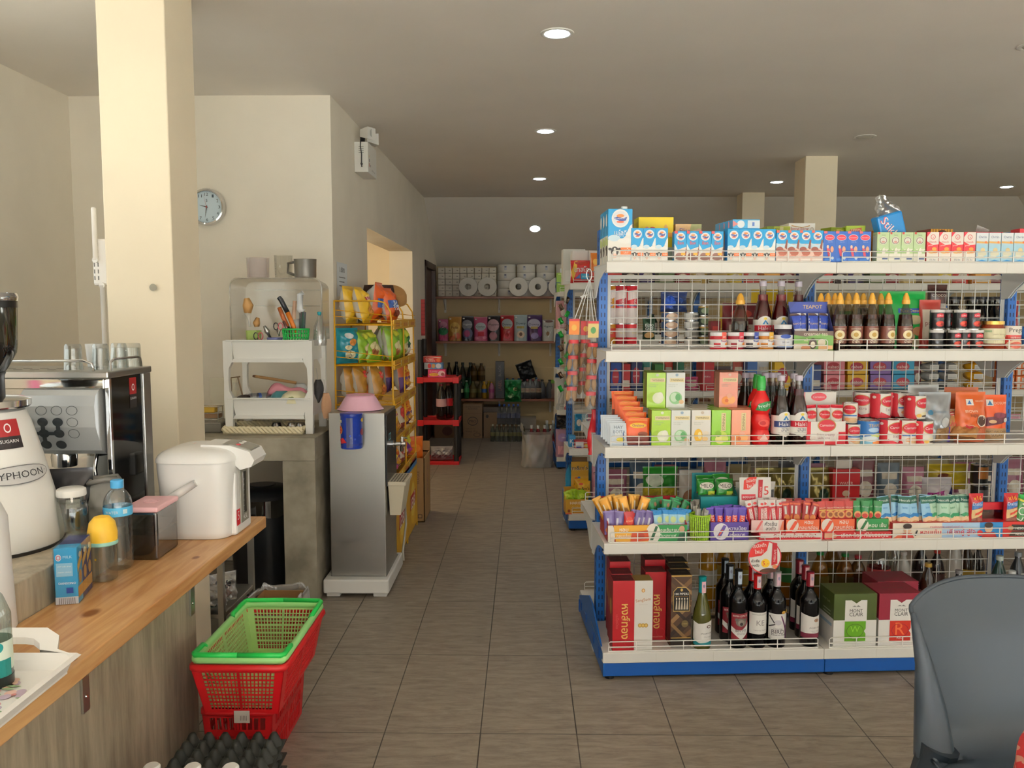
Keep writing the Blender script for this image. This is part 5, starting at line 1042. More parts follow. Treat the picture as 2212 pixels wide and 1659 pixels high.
o = thing('plastic_bag', 'full translucent white plastic bag on the floor by the blue shelf end', 'bag', (FX(1160, 7.85), 7.85, 0))
def pb(u, v):
 a = 2*PI*u; s = 1-.1*v**2+.05*math.sin(7*a+6*v)+.03*math.sin(13*a-9*v); x, y = sup(u, .145*s, .11*s, 3); h_ = .31+.09*max(0, math.cos(2*a))**3*1.2
 return (x*(1+.12*(v > .8)*math.cos(a)**2), y, .004+v*h_)
b = B(); b.surf(pb, 60, 14, CLEAR('#ecebe9', .08, .3, .3, '#d4d4d4')); b.obj('bag_film', o)
for i, (x, y, w_, d_, h_, c_) in enumerate(((-.06, -.02, .1, .1, .2, '#b8b4b0'), (.05, .0, .1, .12, .18, '#5a5c60'), (-.0, .02, .2, .1, .06, '#8a9aa0'), (-.05, -.04, .12, .06, .1, '#c8b0b0'))):
 b = B(); bag(b, w_, h_, d_*.8, c_, stand=True, seed=60+i, wr=.2); q = b.obj('packed_item', o, (x, y, .006)); q.rotation_euler = (0, 0, i)
LV = [1.645, 1.305, .932, .552, .112]
BLU = M('#0c5cab', .4); BLU2 = M('#0a50a0', .4); IVO = M('#dcdad4', .35); WIRE = M('#eceae6', .35); SLOT = M('#0b2448', .6); BRK = M('#e2e6e8', .4)
PIT = .89
def shelf_meshes():
 b = B(); b.box(-.01, .0, -.006, PIT-.014, .35, 0, IVO); b.box(-.012, -.004, -.041, PIT-.013, .01, .0015, IVO, .003); b.box(-.012, .01, -.041, PIT-.013, .03, -.036, IVO)
 for k in range(3): b.box(.2+k*.23, -.0043, -.0405, .2008+k*.23, -.0038, 0, M('#c9c5b8', .5))
 d = b.obj('shelf_deck')
 b = B()
 for x in (-.009,): b.prism([(.35, -.001), (.03, -.001), (.03, -.03), (.12, -.04), (.2, -.06), (.26, -.095), (.3, -.13), (.35, -.135)], x, x+.004, BRK, 'x')
 br = b.obj('bracket')
 b = B(); x0, x1, h = .012, PIT-.035, .043
 b.tube([(x0, .006, .003), (x0, .006, h-.006), (x0+.006, .006, h), (x1-.006, .006, h), (x1, .006, h-.006), (x1, .006, .003)], .0021, WIRE, 5)
 b.bar((x0, .006, .021), (x1, .006, .021), .0034, WIRE); b.bar((x0, .006, .004), (x1, .006, .004), .0034, WIRE)
 for k in range(1, 5): b.bar((x0+(x1-x0)*k/4.45-.08, .004, .002), (x0+(x1-x0)*k/4.45-.08, .004, h), .0034, WIRE)
 return d, br, b.obj('wire_guard')
_sd, _br, _gd = shelf_meshes()
for o in (_sd, _br, _gd): COL.objects.unlink(o)
def part(src, parent, loc=(0, 0, 0), rz=0, name=None):
 o = src.copy(); COL.objects.link(o); o.parent = parent; o.location = loc; o.rotation_euler = (0, 0, rz)
 if name: o.name = name
 return o
class Gond:
 def __init__(s, label, O, ang, bays, front, back, post=1.8, depth=.75):
  s.O, s.a = O, ang; s.t = thing('gondola_shelving', label, 'shelving', (O[0], O[1], 0), ang)
  c = .375; s.c = c
  b = B(); b.box(-.019, -.03, .0, .019, .03, post, BLU, .002)
  for i in range(int(post/.035)-2):
   for x in (-.009, .005):
    b.box(x, -.0304, .07+i*.035, x+.0045, -.0299, .088+i*.035, SLOT); b.box(-.0194, x-.01, .07+i*.035, -.0189, x-.005, .088+i*.035, SLOT)
  pp = b.obj('upright_post'); COL.objects.unlink(pp)
  for i in range(bays+1): part(pp, s.t, (.03+PIT*i, c, 0))
  b = B(); x0, x1 = .05, PIT+.01; z0, z1 = .13, 1.6; n = 15; m = 27
  for k in range(n): x = x0+.014+(x1-x0-.028)*k/(n-1); b.bar((x, -.004, z0), (x, -.004, z1), .003, WIRE)
  for k in range(m): z = z0+(z1-z0)*k/(m-1); b.bar((x0, 0, z), (x1, 0, z), .003, WIRE)
  for x in (x0, x1-.012): b.box(x, -.008, z0, x+.012, .004, z1, IVO)
  b.box(x0, -.01, z1-.004, x1, .004, z1+.012, IVO)
  wp = b.obj('wire_panel'); COL.objects.unlink(wp)
  b = B(); b.box(-.004, .004, .018, PIT-.006, .014, .072, BLU2, .002); b.box(-.004, .004, .016, PIT-.006, .03, .02, BLU2); kp = b.obj('kick_plate'); COL.objects.unlink(kp)
  for i in range(bays):
   part(wp, s.t, (PIT*i, c, 0))
   for z in front:
    d = part(_sd, s.t, (PIT*i, 0, z)); part(_br, d); part(_br, d, (PIT-.011, 0, 0)); part(_gd, d)
   part(kp, s.t, (PIT*i, 0, 0))
   for z in back:
    d = part(_sd, s.t, (PIT*(i+1)-.02, 2*c, z), PI); part(_br, d); part(_br, d, (PIT-.011, 0, 0)); part(_gd, d)
   if back: part(kp, s.t, (PIT*(i+1)-.02, 2*c, 0), PI)
  L_ = 2*c if back else c+.03
  for x in (-.01, PIT*bays+.01):
   b = B(); b.prism([(.002, .016), (L_-.002, .016), (L_-.002, .09), (c+.05, .2), (c-.05, .2), (.002, .09)], x, x+.006, BLU, 'x')
   for y in (.1, .25, .5, .65):
    if y < L_: b.box(x-.003 if x < 0 else x+.006, y, .05, x if x < 0 else x+.009, y+.035, .085, BLU2)
   b.obj('base_side', s.t)
  b = B()
  for i in range(bays+1):
   for y in (.03, L_-.03): b.lathe([(0, 0), (.02, 0), (.02, .012), (.008, .016), (.008, .03), (0, .03)], BLK, 10, (.02+PIT*i, y, 0))
  b.box(-.005, .03, .002, PIT*bays, .04, .03, BLK); b.obj('foot', s.t)
 def w(s, x, y, z): return (s.O[0]+x*math.cos(s.a)-y*math.sin(s.a), s.O[1]+x*math.sin(s.a)+y*math.cos(s.a), z)
 def lx(s, px, yl, z):
  py = 700
  for _ in range(4):
   a = ray(px, py); ey = (-math.sin(s.a), math.cos(s.a)); ex = (math.cos(s.a), math.sin(s.a))
   t = (yl+s.O[0]*ey[0]+s.O[1]*ey[1])/(a[0]*ey[0]+a[1]*ey[1]); p = (a[0]*t, a[1]*t)
   py = prow((p[0], p[1], z))
  return (p[0]-s.O[0])*ex[0]+(p[1]-s.O[1])*ex[1]
 def put(s, o, x, y, z, rz=0., rx=0., ry=0.):
  o.location = s.w(x, y, z); o.rotation_euler = (rx, ry, s.a+rz); return o
 def putpx(s, o, px, yl, z, rz=0., rx=0., ry=0.): return s.put(o, s.lx(px, yl, z), yl, z, rz, rx, ry)
A1 = math.radians(3.45)
G1 = Gond('long blue and white double-sided shop shelving unit nearest the camera, full of groceries', (.325, 3.197), A1, 3, LV, LV[1:])
G2 = Gond('second blue and white shelving unit, seen through the wire panels of the nearest one', (.311, 5.47), A1, 4, LV, [])
G3 = Gond('farthest blue and white shelving unit, showing only its narrow end before the rear wall', (.318, 7.7), A1, 2, LV, [])
EPS = .0012
def mk(fn, key, _c={}):
 """first use builds the product, later uses copy it"""
 if key in _c: return clone(_c[key])
 _c[key] = fn(); return _c[key]
def boxp(name, w, h, d, col, dec=(), left=None, top=None, r=.4):
 def fn():
  b = B(); b.box(-w/2, 0, 0, w/2, d, h, M(col, r), min(.0012, w*.03)); b.dec(fbox(w, h), w, h, dec)
  if left: b.dec(fleft(d, h, -w/2), d, h, left)
  if top: b.dec(ftop(w, d, h), w, d, top)
  return b.obj(name)
 return fn
def bagp(name, w, h, t, col, dec=(), **k):
 def fn(): return bag(B(), w, h, t, col, dec, **k).obj(name)
 return fn
def rowp(G, fn, key, pxs, yl, z, label, cat, group, rz=0., jig=0., extra=''):
 """label holds {o}: the ordinal along the row"""
 out = []
 for i, px in enumerate(pxs):
  o = mk(fn, key); G.putpx(o, px, yl, z+EPS, rz+rnd.uniform(-jig, jig)); out.append(tag(o, label.format(o=ordn(i, len(pxs))), cat, group if len(pxs) > 1 else None))
 return out
WH = '#f2f2f0'
FM = lambda s: [('e', .5, .82, .36, .36*s, '#f4f4f4'), ('e', .5, .82, .3, .3*s, '#e8eaf0'), ('p', [(.24, .83), (.4, .86), (.6, .82), (.78, .85), (.72, .78), (.5, .77), (.3, .8)], '#20408c'), ('e', .5, .87, .16, .03, '#e08a4a'), ('e', .5, .755, .16, .02, '#e06a4a'), ('t', 'FOREMOST', .5, .815, .42, '#f0f2f8')]
SPL = [('p', [(0, .42), (.3, .46), (.6, .44), (.8, .52), (1, .62), (1, 0), (0, 0)], '#f1efe8'), ('p', [(.72, .5), (.9, .68), (1, .72), (1, .5)], '#f4f4f2'), ('e', .25, .45, .25, .06, '#d3e9f4'), ('e', .7, .4, .3, .05, '#f6f5f0')]
COW = [('p', [(.05, .2), (.5, .2), (.5, .0), (.05, .0)], '#e6e4dc'), ('e', .28, .2, .16, .09, '#2b2622'), ('e', .28, .18, .06, .085, '#f2efe8'), ('e', .28, .115, .09, .045, '#e8c4b4'), ('e', .08, .24, .07, .025, '#2b2622'), ('e', .48, .24, .07, .025, '#2b2622'), ('p', [(.52, .27), (.98, .27), (.98, .14), (.52, .14)], '#e8743a'), ('t', 'นมโค', .75, .23, .3, '#f6ece0'), ('t', 'UHT', .75, .17, .2, '#f6ece0')]
def bigc():
 o = bpy.data.objects.new('milk_carton', None); COL.objects.link(o)
 b = B(); w, h, d = .093, .2, .064; b.box(-w/2, 0, 0, w/2, d, h, M('#1b96cf', .35), .001); b.dec(fbox(w, h), w, h, SPL+FM(.48)+COW+[('t', 'เมโลดี', .5, .56, .5, '#f4f8fa'), ('t', '100%', .5, .5, .3, '#f4f8fa')])
 b.dec(fleft(d, h, -w/2), d, h, [('r', 0, 0, 1, .5, '#e7e4da'), ('p', [(0, .5), (1, .42), (1, .3), (0, .35)], '#c8d890'), ('e', .5, .22, .3, .1, '#2b2622'), ('e', .3, .18, .14, .06, '#f0ede4'), ('e', .5, .8, .3, .12, '#f2f2f2')]); b.obj('carton', o)
 B().lathe([(.012, 0), (.0125, .01), (.011, .012), (0, .0125)], WHT, 16, (.02, .03, h)).obj('cap', o)
 return o
z = LV[0]
for i, k in enumerate(('front', 'middle', 'rear')):
 o = mk(bigc, 'bigc'); G1.put(o, G1.lx(1339, .02, z), .02+i*.068, z+EPS); tag(o, f'large blue and white milk carton with cow picture, {k} of three', 'milk carton', 'large milk cartons')
def small(key, col, dec, pxs, label, h=.126, w=.047, left=None, rows=1):
 for r in range(rows):
  lb = label if r == 0 else label.replace(' in shrink wrap', '').replace(' beneath the lying blue packs', '')+f', {ORD[r]} row back'
  rowp(G1, boxp('milk_carton', w, h, .038, col, dec, left), key, pxs, .016+r*.04, LV[0], lb, 'milk carton', f'{key} cartons')
def sp(a, c, n): return [a+(c-a)*(i+.5)/n for i in range(n)]
small('white milk', '#1b96cf', SPL+FM(.36)+COW, sp(1363, 1442, 3), 'small plain milk carton, {o} of three beside the large cartons', .128)
CH = [('p', [(0, .45), (.3, .4), (1, .5), (1, 0), (0, 0)], '#e9e2da'), ('p', [(.8, .1), (1, .55), (1, .3), (.9, .05)], '#8a4a32'), ('p', [(0, .6), (.35, .35), (.2, .3), (0, .45)], '#e8f2f6'), ('e', .4, .2, .3, .1, '#8a6258'), ('r', .55, .22, .9, .3, '#e0a83a'), ('t', 'ช็อก', .5, .62, .5, '#d85a4a'), ('r', 0, .92, .25, 1, '#d84a4a'), ('e', .5, .12, .4, .06, '#6a4438')]
small('chocolate milk', '#1b96cf', CH+FM(.36), sp(1456, 1562, 4), 'blue carton of chocolate milk with red corner, {o} of four in shrink wrap', .117, left=[('r', .1, .1, .9, .5, '#c8b8b0')], rows=2)
small('fresh milk', '#1b96cf', SPL+FM(.36)+COW, sp(1571, 1674, 4), 'small plain milk carton, {o} of four beneath the lying blue packs', .126, rows=2)
CP = [('r', 0, 0, 1, .58, '#e2c4b8'), ('p', [(0, .6), (.5, .55), (1, .62), (1, .45), (0, .42)], '#c9e2ee'), ('e', .3, .4, .3, .09, '#8a4a3c'), ('e', .55, .3, .35, .1, '#a8604c'), ('p', [(.7, .45), (.85, .72), (.95, .7), (.9, .4)], '#7a3f30'), ('r', 0, .92, .25, 1, '#e0604a'), ('r', .1, .05, .9, .12, '#efe6de'), ('e', .4, .18, .3, .04, '#cf8f7c')]
small('pink chocolate milk', '#1b96cf', CP+FM(.36), sp(1676, 1777, 4), 'blue carton with pink chocolate picture, {o} of four', .122)
KD_ = [('e', .5, .8, .4, .1, '#e8e4ea'), ('e', .5, .8, .37, .085, '#d83a50'), ('t', 'Carnation', .5, .8, .56, '#f6f2f2'), ('t', 'Smart Go', .55, .66, .4, '#cfe0f4'), ('e', .35, .5, .1, .06, '#e8c4b0'), ('p', [(.25, .45), (.5, .45), (.6, .2), (.4, .2)], '#c84a5a'), ('e', .7, .42, .14, .1, '#e0a080'), ('p', [(.1, .05), (.9, .05), (.9, .14), (.1, .12)], '#3a7ac8'), ('e', .75, .14, .12, .05, '#d8e4f0'), ('r', 0, .93, .28, 1, '#e06a70')]
small('growing-up milk', '#2a5fb4', KD_, sp(1778, 1880, 4), 'royal blue milk drink carton with red oval, {o} of four', .119)
GN = [('r', 0, 0, 1, .45, '#e9e6d8'), ('p', [(0, .5), (.3, .4), (.5, .48), (.8, .36), (1, .45), (1, .3), (0, .3)], '#a8c888'), ('e', .5, .72, .34, .13, '#e8e6dc'), ('g', .5, .72, .3, .11, .18, '#6a5a4a'), ('p', [(.36, .68), (.5, .8), (.64, .68)], '#d9d4c8'), ('r', .38, .66, .62, .69, '#b8303a'), ('p', [(.45, .45), (.62, .5), (.7, .3), (.4, .25)], '#f2efe2'), ('r', .45, .1, .9, .17, '#4a5a80'), ('r', .05, .93, .2, 1, '#b83a34'), ('t', 'Nestlé', .5, .9, .3, '#4a5a3a')]
small('sterilised milk', '#b9d0a0', GN, sp(1893, 1998, 4), 'pale green sterilised milk carton, {o} of four', .117, left=[('r', .1, .1, .9, .9, '#dfe6d2')], rows=2)
RW_ = [('r', 0, 0, 1, .34, '#ece6dc'), ('p', [(0, 1), (1, 1), (1, .6), (.5, .58), (.0, .7)], '#efe6de'), ('p', [(0, 1), (.3, 1), (0, .84)], '#d8384a'), ('g', .5, .84, .2, .08, .2, '#c8303e'), ('p', [(.44, .86), (.5, .8), (.56, .86), (.5, .83)], '#c8303e'), ('t', 'Vitamilk', .5, .68, .6, '#c8303e'), ('t', 'goldie', .3, .56, .4, '#f8e4dc'), ('e', .62, .45, .2, .06, '#e09a4a'), ('e', .4, .35, .3, .05, '#e0a860'), ('e', .7, .36, .25, .05, '#d88a3a'), ('t', '0% fat', .5, .1, .5, '#7a8a9a')]
small('red soy milk', '#d2333f', RW_, sp(2000, 2106, 4), 'red and cream soy drink carton, {o} of four in clear wrap', .118)
OV = [('r', 0, .0, 1, .62, '#a8cfe0'), ('r', 0, .72, 1, 1, '#e6ecf0'), ('t', 'Ovrin', .5, .86, .66, '#34507c'), ('p', [(0, .72), (1, .7), (1, .64), (0, .66)], '#d8a860'), ('e', .55, .42, .2, .08, '#dcc89a'), ('e', .5, .3, .4, .08, '#d8d4bc'), ('e', .35, .2, .3, .06, '#e0e0d0'), ('p', [(0, 0), (1, 0), (1, .06), (.5, .1), (0, .05)], '#2a8ac8'), ('r', .7, .65, .85, .72, '#e0743a')]
small('malt milk', '#c9dce6', OV, [2120, 2147, 2174, 2201], 'pale blue malt drink carton, {o} of four at the photo edge', .116)
def one(fn, px, yl, z, name, label, cat, rz=0., rx=0., ry=0., G=G1):
 o = fn(); o.name = name; G.putpx(o, px, yl, z+EPS, rz, rx, ry); return tag(o, label, cat)
one(boxp('x', .14, .185, .1, '#f0cf12', [('r', .14, .05, .98, .36, '#d9d4c0'), ('e', .4, .66, .14, .13, '#c83232'), ('t', 'SIIP', .4, .66, .22, '#f6ecd8'), ('p', [(.56, .6), (.95, .56), (.97, .66), (.6, .7)], '#e0932a'), ('e', .78, .74, .06, .1, '#e8b060'), ('e', .24, .74, .06, .05, '#e08a8a'), ('t', 'Corn Roll Snack', .6, .3, .6, '#8a8474')], [('r', .1, .1, .9, .9, '#e3bd1a')]), 1416, .15, z, 'snack_box', 'bright yellow snack box standing behind the small milk cartons', 'box')
one(boxp('x', .105, .158, .1, '#d9b98c', [('r', .4, 0, 1, 1, '#a8a870'), ('p', [(.3, 0), (.6, 1), (0, 1), (0, 0)], '#e3b57e'), ('t', 'Elise', .36, .84, .4, '#3a2f8a'), ('e', .8, .76, .22, .1, '#d8a89c'), ('e', .7, .7, .12, .06, '#e4c4b4'), ('e', .9, .83, .1, .06, '#cfa890')]), 1486, .15, z, 'wafer_box', 'small peach and green wafer box behind the chocolate milk', 'box')
for i in range(4):
 o = mk(boxp('milk_carton', .105, .036, .046, '#3f9fd0', [('r', .55, .1, 1, .9, '#dfe8ee'), ('e', .3, .5, .14, .4, '#e8eef2'), ('r', .72, .3, .8, .7, '#5a7ab8'), ('p', [(0, .2), (.2, .5), (0, .9)], '#d88a8a')]), 'lying')
 G1.put(o, G1.lx(1612, .02, z)-.004*i, .03+.048*i, z+.128+EPS, .02*(i-1)); tag(o, f'blue carton lying flat on the upright milk cartons, {ORD[i]} one from the shelf edge', 'milk carton', 'lying blue cartons')
one(boxp('x', .095, .152, .1, '#a9b22c', [('r', .0, .8, .3, 1, '#7a8a20'), ('e', .75, .75, .15, .1, '#c8303a'), ('t', 'Sip', .5, .88, .3, '#4a3a1a'), ('r', .55, .8, .7, .98, '#d9d49a')]), 1680, .16, z, 'snack_box', 'olive yellow snack box beside the white wafer box', 'box')
one(boxp('x', .108, .166, .1, '#e9e4dc', [('t', 'beng-beng', .42, .86, .66, '#a8383a'), ('p', [(.1, .95), (.5, .9), (.8, .95), (.8, .93), (.5, .885), (.1, .93)], '#b8863a'), ('t', 'chocolate', .6, .79, .5, '#c08a70'), ('g', .88, .84, .07, .06, .2, '#c0a890')], top=[('r', .05, .1, .95, .9, '#f4f1ec')]), 1730, .17, z, 'wafer_box', 'white wafer box with red script standing behind the blue cartons', 'box')
one(boxp('x', .08, .148, .06, '#8a9a22', [('e', .5, .88, .35, .08, '#c8c060'), ('t', 'โลตัส', .5, .88, .5, '#5a3a1a')]), 1810, .16, z, 'snack_box', 'dull green snack box, darker of the pair by the blue cartons', 'box', .35)
one(boxp('x', .075, .155, .06, '#a9c22a', [('p', [(.2, .8), (.8, .86), (.8, .95), (.2, .9)], '#c8503a'), ('t', 'SEED', .5, .87, .5, '#f0e8c0')]), 1846, .15, z, 'snack_box', 'bright lime snack box, lighter of the pair by the blue cartons', 'box', -.15)
one(boxp('x', .04, .14, .04, '#c8782a', []), 1884, .2, z, 'snack_box', 'small orange box between the lime box and the leaning blue bag', 'box')
def stik():
 o = bpy.data.objects.new('wafer_bag', None); COL.objects.link(o)
 b = B(); b.box(-.055, 0, 0, .055, .05, .17, M('#1c7fc4', .3), .008); b.dec(fbox(.11, .17), .11, .17, [('e', .5, .2, .45, .2, '#3a9ad8'), ('t', 'Stikko', .45, .62, .7, '#c83a4a', -62), ('t', 'Stikko', .46, .62, .66, '#f2e6ea', -62), ('p', [(.35, .05), (.6, .3), (.9, .25), (.8, .0)], '#d9b490')]); b.obj('packet', o)
 b = B(); b.surf(lambda u, v: ((u-.5)*.112*(1-.45*v)+.006*math.sin(17*u+9*v), .025-.022*math.cos(2*PI*u)*(1-v), .168+.075*v*(.75+.35*math.sin(PI*u+.4))), 16, 6, CLEAR('#eef2f4', .35, .1, .12)); b.obj('clear_top', o)
 return o
one(stik, 1942, .065, z+.03, 'wafer_bag', 'blue wafer stick bag with crumpled clear top leaning over the cartons', 'bag', .1, 0, -.28)
one(boxp('x', .1, .143, .09, '#b8742a', [('r', i*.125, .75, i*.125+.06, 1, '#e3b53a') for i in range(8)]+[('e', .5, .88, .2, .1, '#5a2a1a')], [('r', 0, .7, 1, 1, '#7a3020')]), 2032, .15, z, 'snack_box', 'yellow and brown striped snack box behind the red soy cartons', 'box', .12)
one(boxp('x', .16, .128, .08, '#b82434', []), 2122, .1, z, 'snack_box', 'flat dark red box just showing above the soy cartons', 'box')
one(lambda: bag(B(), .07, .16, .03, CLEAR('#efeaea', .2, .15, .2), seed=5, wr=.2).obj('x'), 2105, .18, z, 'plastic_sleeve', 'empty clear plastic sleeve sticking up behind the red soy cartons', 'plastic sleeve', .3, 0, .25)
one(boxp('x', .05, .15, .06, '#c42838', []), 2212, .18, z, 'snack_box', 'red box behind the malt drink cartons at the photo edge', 'box')
z = LV[1]
def jam(col, lidc, lab):
 def fn():
  o = bpy.data.objects.new('jam_jar', None); COL.objects.link(o)
  B().lathe([(0, 0), (.029, 0), (.033, .006), (.033, .05), (.029, .058)], M(col, .1), 22).obj('jar_body', o)
  B().lathe([(.0315, .056), (.0325, .058), (.0325, .068), (.029, .071), (0, .071)], M('#e4e4e6', .3), 22).obj('lid', o)
  b = B(); b.lathe([(.0334, .012), (.0334, .04)], M('#e6e2e0', .4), 22, caps=False); b.dec(fcyl(.0336, .012, .03), .1, .03, [('e', .62, .9, .16, .2, '#2c4a9a'), ('r', .2, .1, .45, .6, lab), ('e', .75, .4, .12, .25, '#e0863a'), ('t', 'Best', .62, .92, .2, '#f0f2f8')]); b.dec(fcyl(.0338, .035, .036), .1, .036, [('r', .5, 0, .72, 1, lidc), ('t', 'jam', .61, .5, .14, '#f4f4f4')]); b.obj('label', o)
  return o
 return fn
for i, (px, c, l, nm) in enumerate(((1551, '#a8242c', '#d85a4a', 'red strawberry'), (1588, '#8f1f2c', '#c83a4a', 'dark red'), (1620, '#241820', '#3a4a9a', 'dark berry'), (1652, '#b8742a', '#d8a83a', 'amber orange'))):
 o = jam(c, l, c)(); G1.putpx(o, px, .05, z+EPS, .15); tag(o, f'{nm} jam jar in the low row at the shelf front', 'jar')
def mixb():
 o = bpy.data.objects.new('jam_jar', None); COL.objects.link(o)
 B().lathe([(0, 0), (.034, 0), (.037, .008), (.037, .07), (.031, .085)], M('#221420', .1), 22).obj('jar_body', o)
 B().lathe([(.033, .083), (.034, .085), (.034, .1), (0, .102)], M('#e4e4e8', .3), 22).obj('lid', o)
 b = B(); b.lathe([(.0374, .012), (.0374, .06)], M('#e4e6ee', .4), 22, caps=False); b.dec(fcyl(.0377, .012, .05), .116, .05, [('e', .5, .85, .18, .16, '#2c4a9a'), ('t', 'MIXED BERRY', .5, .6, .36, '#4a4a60'), ('t', 'SPREAD', .5, .4, .24, '#4a4a60'), ('r', .2, .0, .8, .12, '#8aa0c8')]); b.obj('label', o)
 return o
one(mixb, 1690, .05, z, 'jam_jar', 'taller dark mixed berry spread jar beside the tea sachet display', 'jar')
def syrup(r, h, liq, fill, cap, lab, dec, capkind='nozzle', neck=.35, glass='#cfc6b4', lz=(.12, .42)):
 def fn():
  o = bpy.data.objects.new('syrup_bottle', None); COL.objects.link(o)
  sh = [(0, 0), (r*.92, .0), (r, h*.03), (r, h*.42), (r*.94, h*.52), (r*.6, h*.7), (r*neck, h*.8), (r*neck, h*.86)]
  B().lathe(sh, CLEAR(glass, .05), 20, caps=False).obj('bottle_body', o)
  lq = [(0, .003), (r*.9, .003), (r*.965, h*.035)]; 
  for a, c in sh[3:]:
   if c < h*fill: lq.append((a*.965, c))
  lq += [(lq[-1][0]*.93, h*fill), (0, h*fill)]
  B().lathe(lq, M(liq, .12), 20).obj('syrup', o)
  b = B(); rn = r*neck
  if capkind == 'nozzle': b.lathe([(rn*1.5, h*.8), (rn*1.55, h*.81), (rn*1.5, h*.875), (rn*1.25, h*.88), (rn*1.1, h*.93), (rn*.45, h*.995), (0, h)], M(cap, .4), 18)
  else: b.lathe([(rn*1.12, h*.92), (rn*1.15, h*.925), (rn*1.12, h*.995), (0, h)], M(cap, .35), 18); b.lathe([(rn, h*.8), (rn, h*.92)], CLEAR('#d8d2cc', .08), 16, caps=False)
  b.obj('cap', o)
  b = B(); b.lathe([(r*1.01, h*lz[0]), (r*1.01, h*lz[1])], M(lab, .4), 20, caps=False); b.dec(fcyl(r*1.02, h*lz[0], h*(lz[1]-lz[0])), r*PI, h*(lz[1]-lz[0]), dec); b.obj('label', o)
  return o
 return fn
HON = [('t', 'ตราทานตะวัน', .5, .85, .42, '#e8dcc0'), ('e', .5, .5, .22, .26, '#e6d9b0'), ('e', .5, .5, .1, .13, '#a8863a'), ('r', .1, .22, .9, .25, '#c99a3a'), ('t', 'น้ำผึ้ง', .5, .12, .3, '#e8dcc0')]
hon = syrup(.0285, .225, '#2c120c', .62, '#e2a93f', '#6b3a2c', HON)
rowp(G1, hon, 'honey', [1811, 1846, 1880, 1915, 1953], .05, z, 'brown honey syrup bottle with yellow nozzle, {o} of the five along the shelf front', 'syrup bottle', 'honey syrup bottles in front', .0, .3)
rowp(G1, hon, 'honey', [1770, 1785, 1800, 1829, 1861, 1899], .13, z, 'brown syrup bottle with yellow nozzle, {o} of the rear row behind the five', 'syrup bottle', 'honey syrup bottles behind', 0, .3)
one(syrup(.034, .225, '#24100c', .5, '#e2a93f', '#d8cfc0', [('r', .1, .1, .9, .9, '#3a1a14')], lz=(.05, .1)), 1597, .15, z, 'syrup_bottle', 'lone dark syrup bottle with yellow nozzle behind the jam jars', 'syrup bottle')
HL = lambda c: [('p', [(.28, 0), (.5, -.14), (.72, 0)], '#ece8e2'), ('e', .5, .9, .26, .3, '#ece8e2'), ('r', .1, .38, .9, .7, c), ('t', "Hale's", .5, .55, .46, '#f4f2f0'), ('e', .5, 1.06, .06, .07, '#e3c94a'), ('p', [(.5, 1.0), (.4, .76), (.47, .76), (.51, .9), (.55, .76), (.62, .76)], '#2a7ab0'), ('t', 'สละ', .5, .24, .3, '#8a8a94'), ('r', .25, .08, .75, .1, '#c0bcb8')]
hale = lambda liq, c: syrup(.036, .275, liq, .8, '#cfc4d4', '#ece8e2', HL(c), 'cap', .36, '#c9b8b4', (.16, .43))
rowp(G1, hale('#5c0f18', '#b5192c'), 'hale red', [1645, 1684], .17, z, 'tall crimson syrup bottle, {o} of the two behind the jam jars', 'syrup bottle', 'crimson syrup bottles upper shelf')
one(hale('#4a1018', '#b5192c'), 1721, .22, z, 'syrup_bottle', 'tall crimson syrup bottle partly hidden by the blue post', 'syrup bottle')
def teapot():
 o = bpy.data.objects.new('sachet_display', None); COL.objects.link(o)
 b = B(); w = .155; b.box(-w/2, 0, 0, w/2, .09, .004, '#5a4438'); b.box(-w/2, 0, 0, w/2, .002, .075, '#5a4438')
 b.box(-w/2, .075, 0, w/2, .078, .19, '#26357c'); b.dec(fbox(w, .05, .0748, .14), w, .05, [('p', [(0, .2), (.2, 1), (1, 1), (1, 0), (0, 0)], '#2a3c8c'), ('t', 'TEAPOT', .62, .6, .5, '#d8b56a')])
 for x in (-w/2, w/2-.002): b.add([(x+e, y, zz_) for e in (0, .002) for y, zz_ in ((0, 0), (.078, 0), (.078, .18), (0, .075))], [(0, 1, 2, 3), (4, 5, 6, 7), (0, 1, 5, 4), (2, 3, 7, 6), (3, 0, 4, 7)], '#2c2f5c')
 b.dec(fbox(w, .075, 0), w, .075, [('p', [(0, 0), (1, 0), (1, .75), (.7, .85), (.3, .7), (0, .8)], '#6d9a4a'), ('t', 'creamer tea', .55, .84, .6, '#e8dfd0'), ('r', .0, .0, .35, .35, '#e4d8c4'), ('e', .48, .35, .1, .28, '#3a2218'), ('e', .48, .3, .06, .16, '#f0e8d4'), ('e', .7, .4, .1, .2, '#d8cdb8'), ('r', .62, .05, .98, .25, '#d9a878'), ('e', .3, .12, .12, .14, '#b8794a'), ('t', 'x2', .3, .55, .1, '#f0e8c0')]); b.obj('carton', o)
 for i, x in enumerate((-.052, -.026, .008, .05)):
  b = B(); bag(b, .042 if i != 1 else .03, .125, .016, '#e6e4e6', [('r', 0, .5, 1, .92, '#2c45a0'), ('p', [(0, .92), (1, .92), (.6, 1.0), (0, 1)], '#4a3430'), ('t', 'TEAPOT', .5, .66, .85, '#e0c07a'), ('r', 0, .2, 1, .42, '#4a3830'), ('e', .5, .18, .25, .1, '#e8e8ea')], seed=i); s = b.obj('sachet', o, (x, .03+.012*(i % 2), .02), .1*(i-1.5)); s.rotation_euler = (-.1, .06*(i-1.5), .15*(i-1.5))
 return o
one(teapot, 1757, .03, z, 'sachet_display', 'blue and brown display carton of tea sachets before the honey bottles', 'display', -.04)
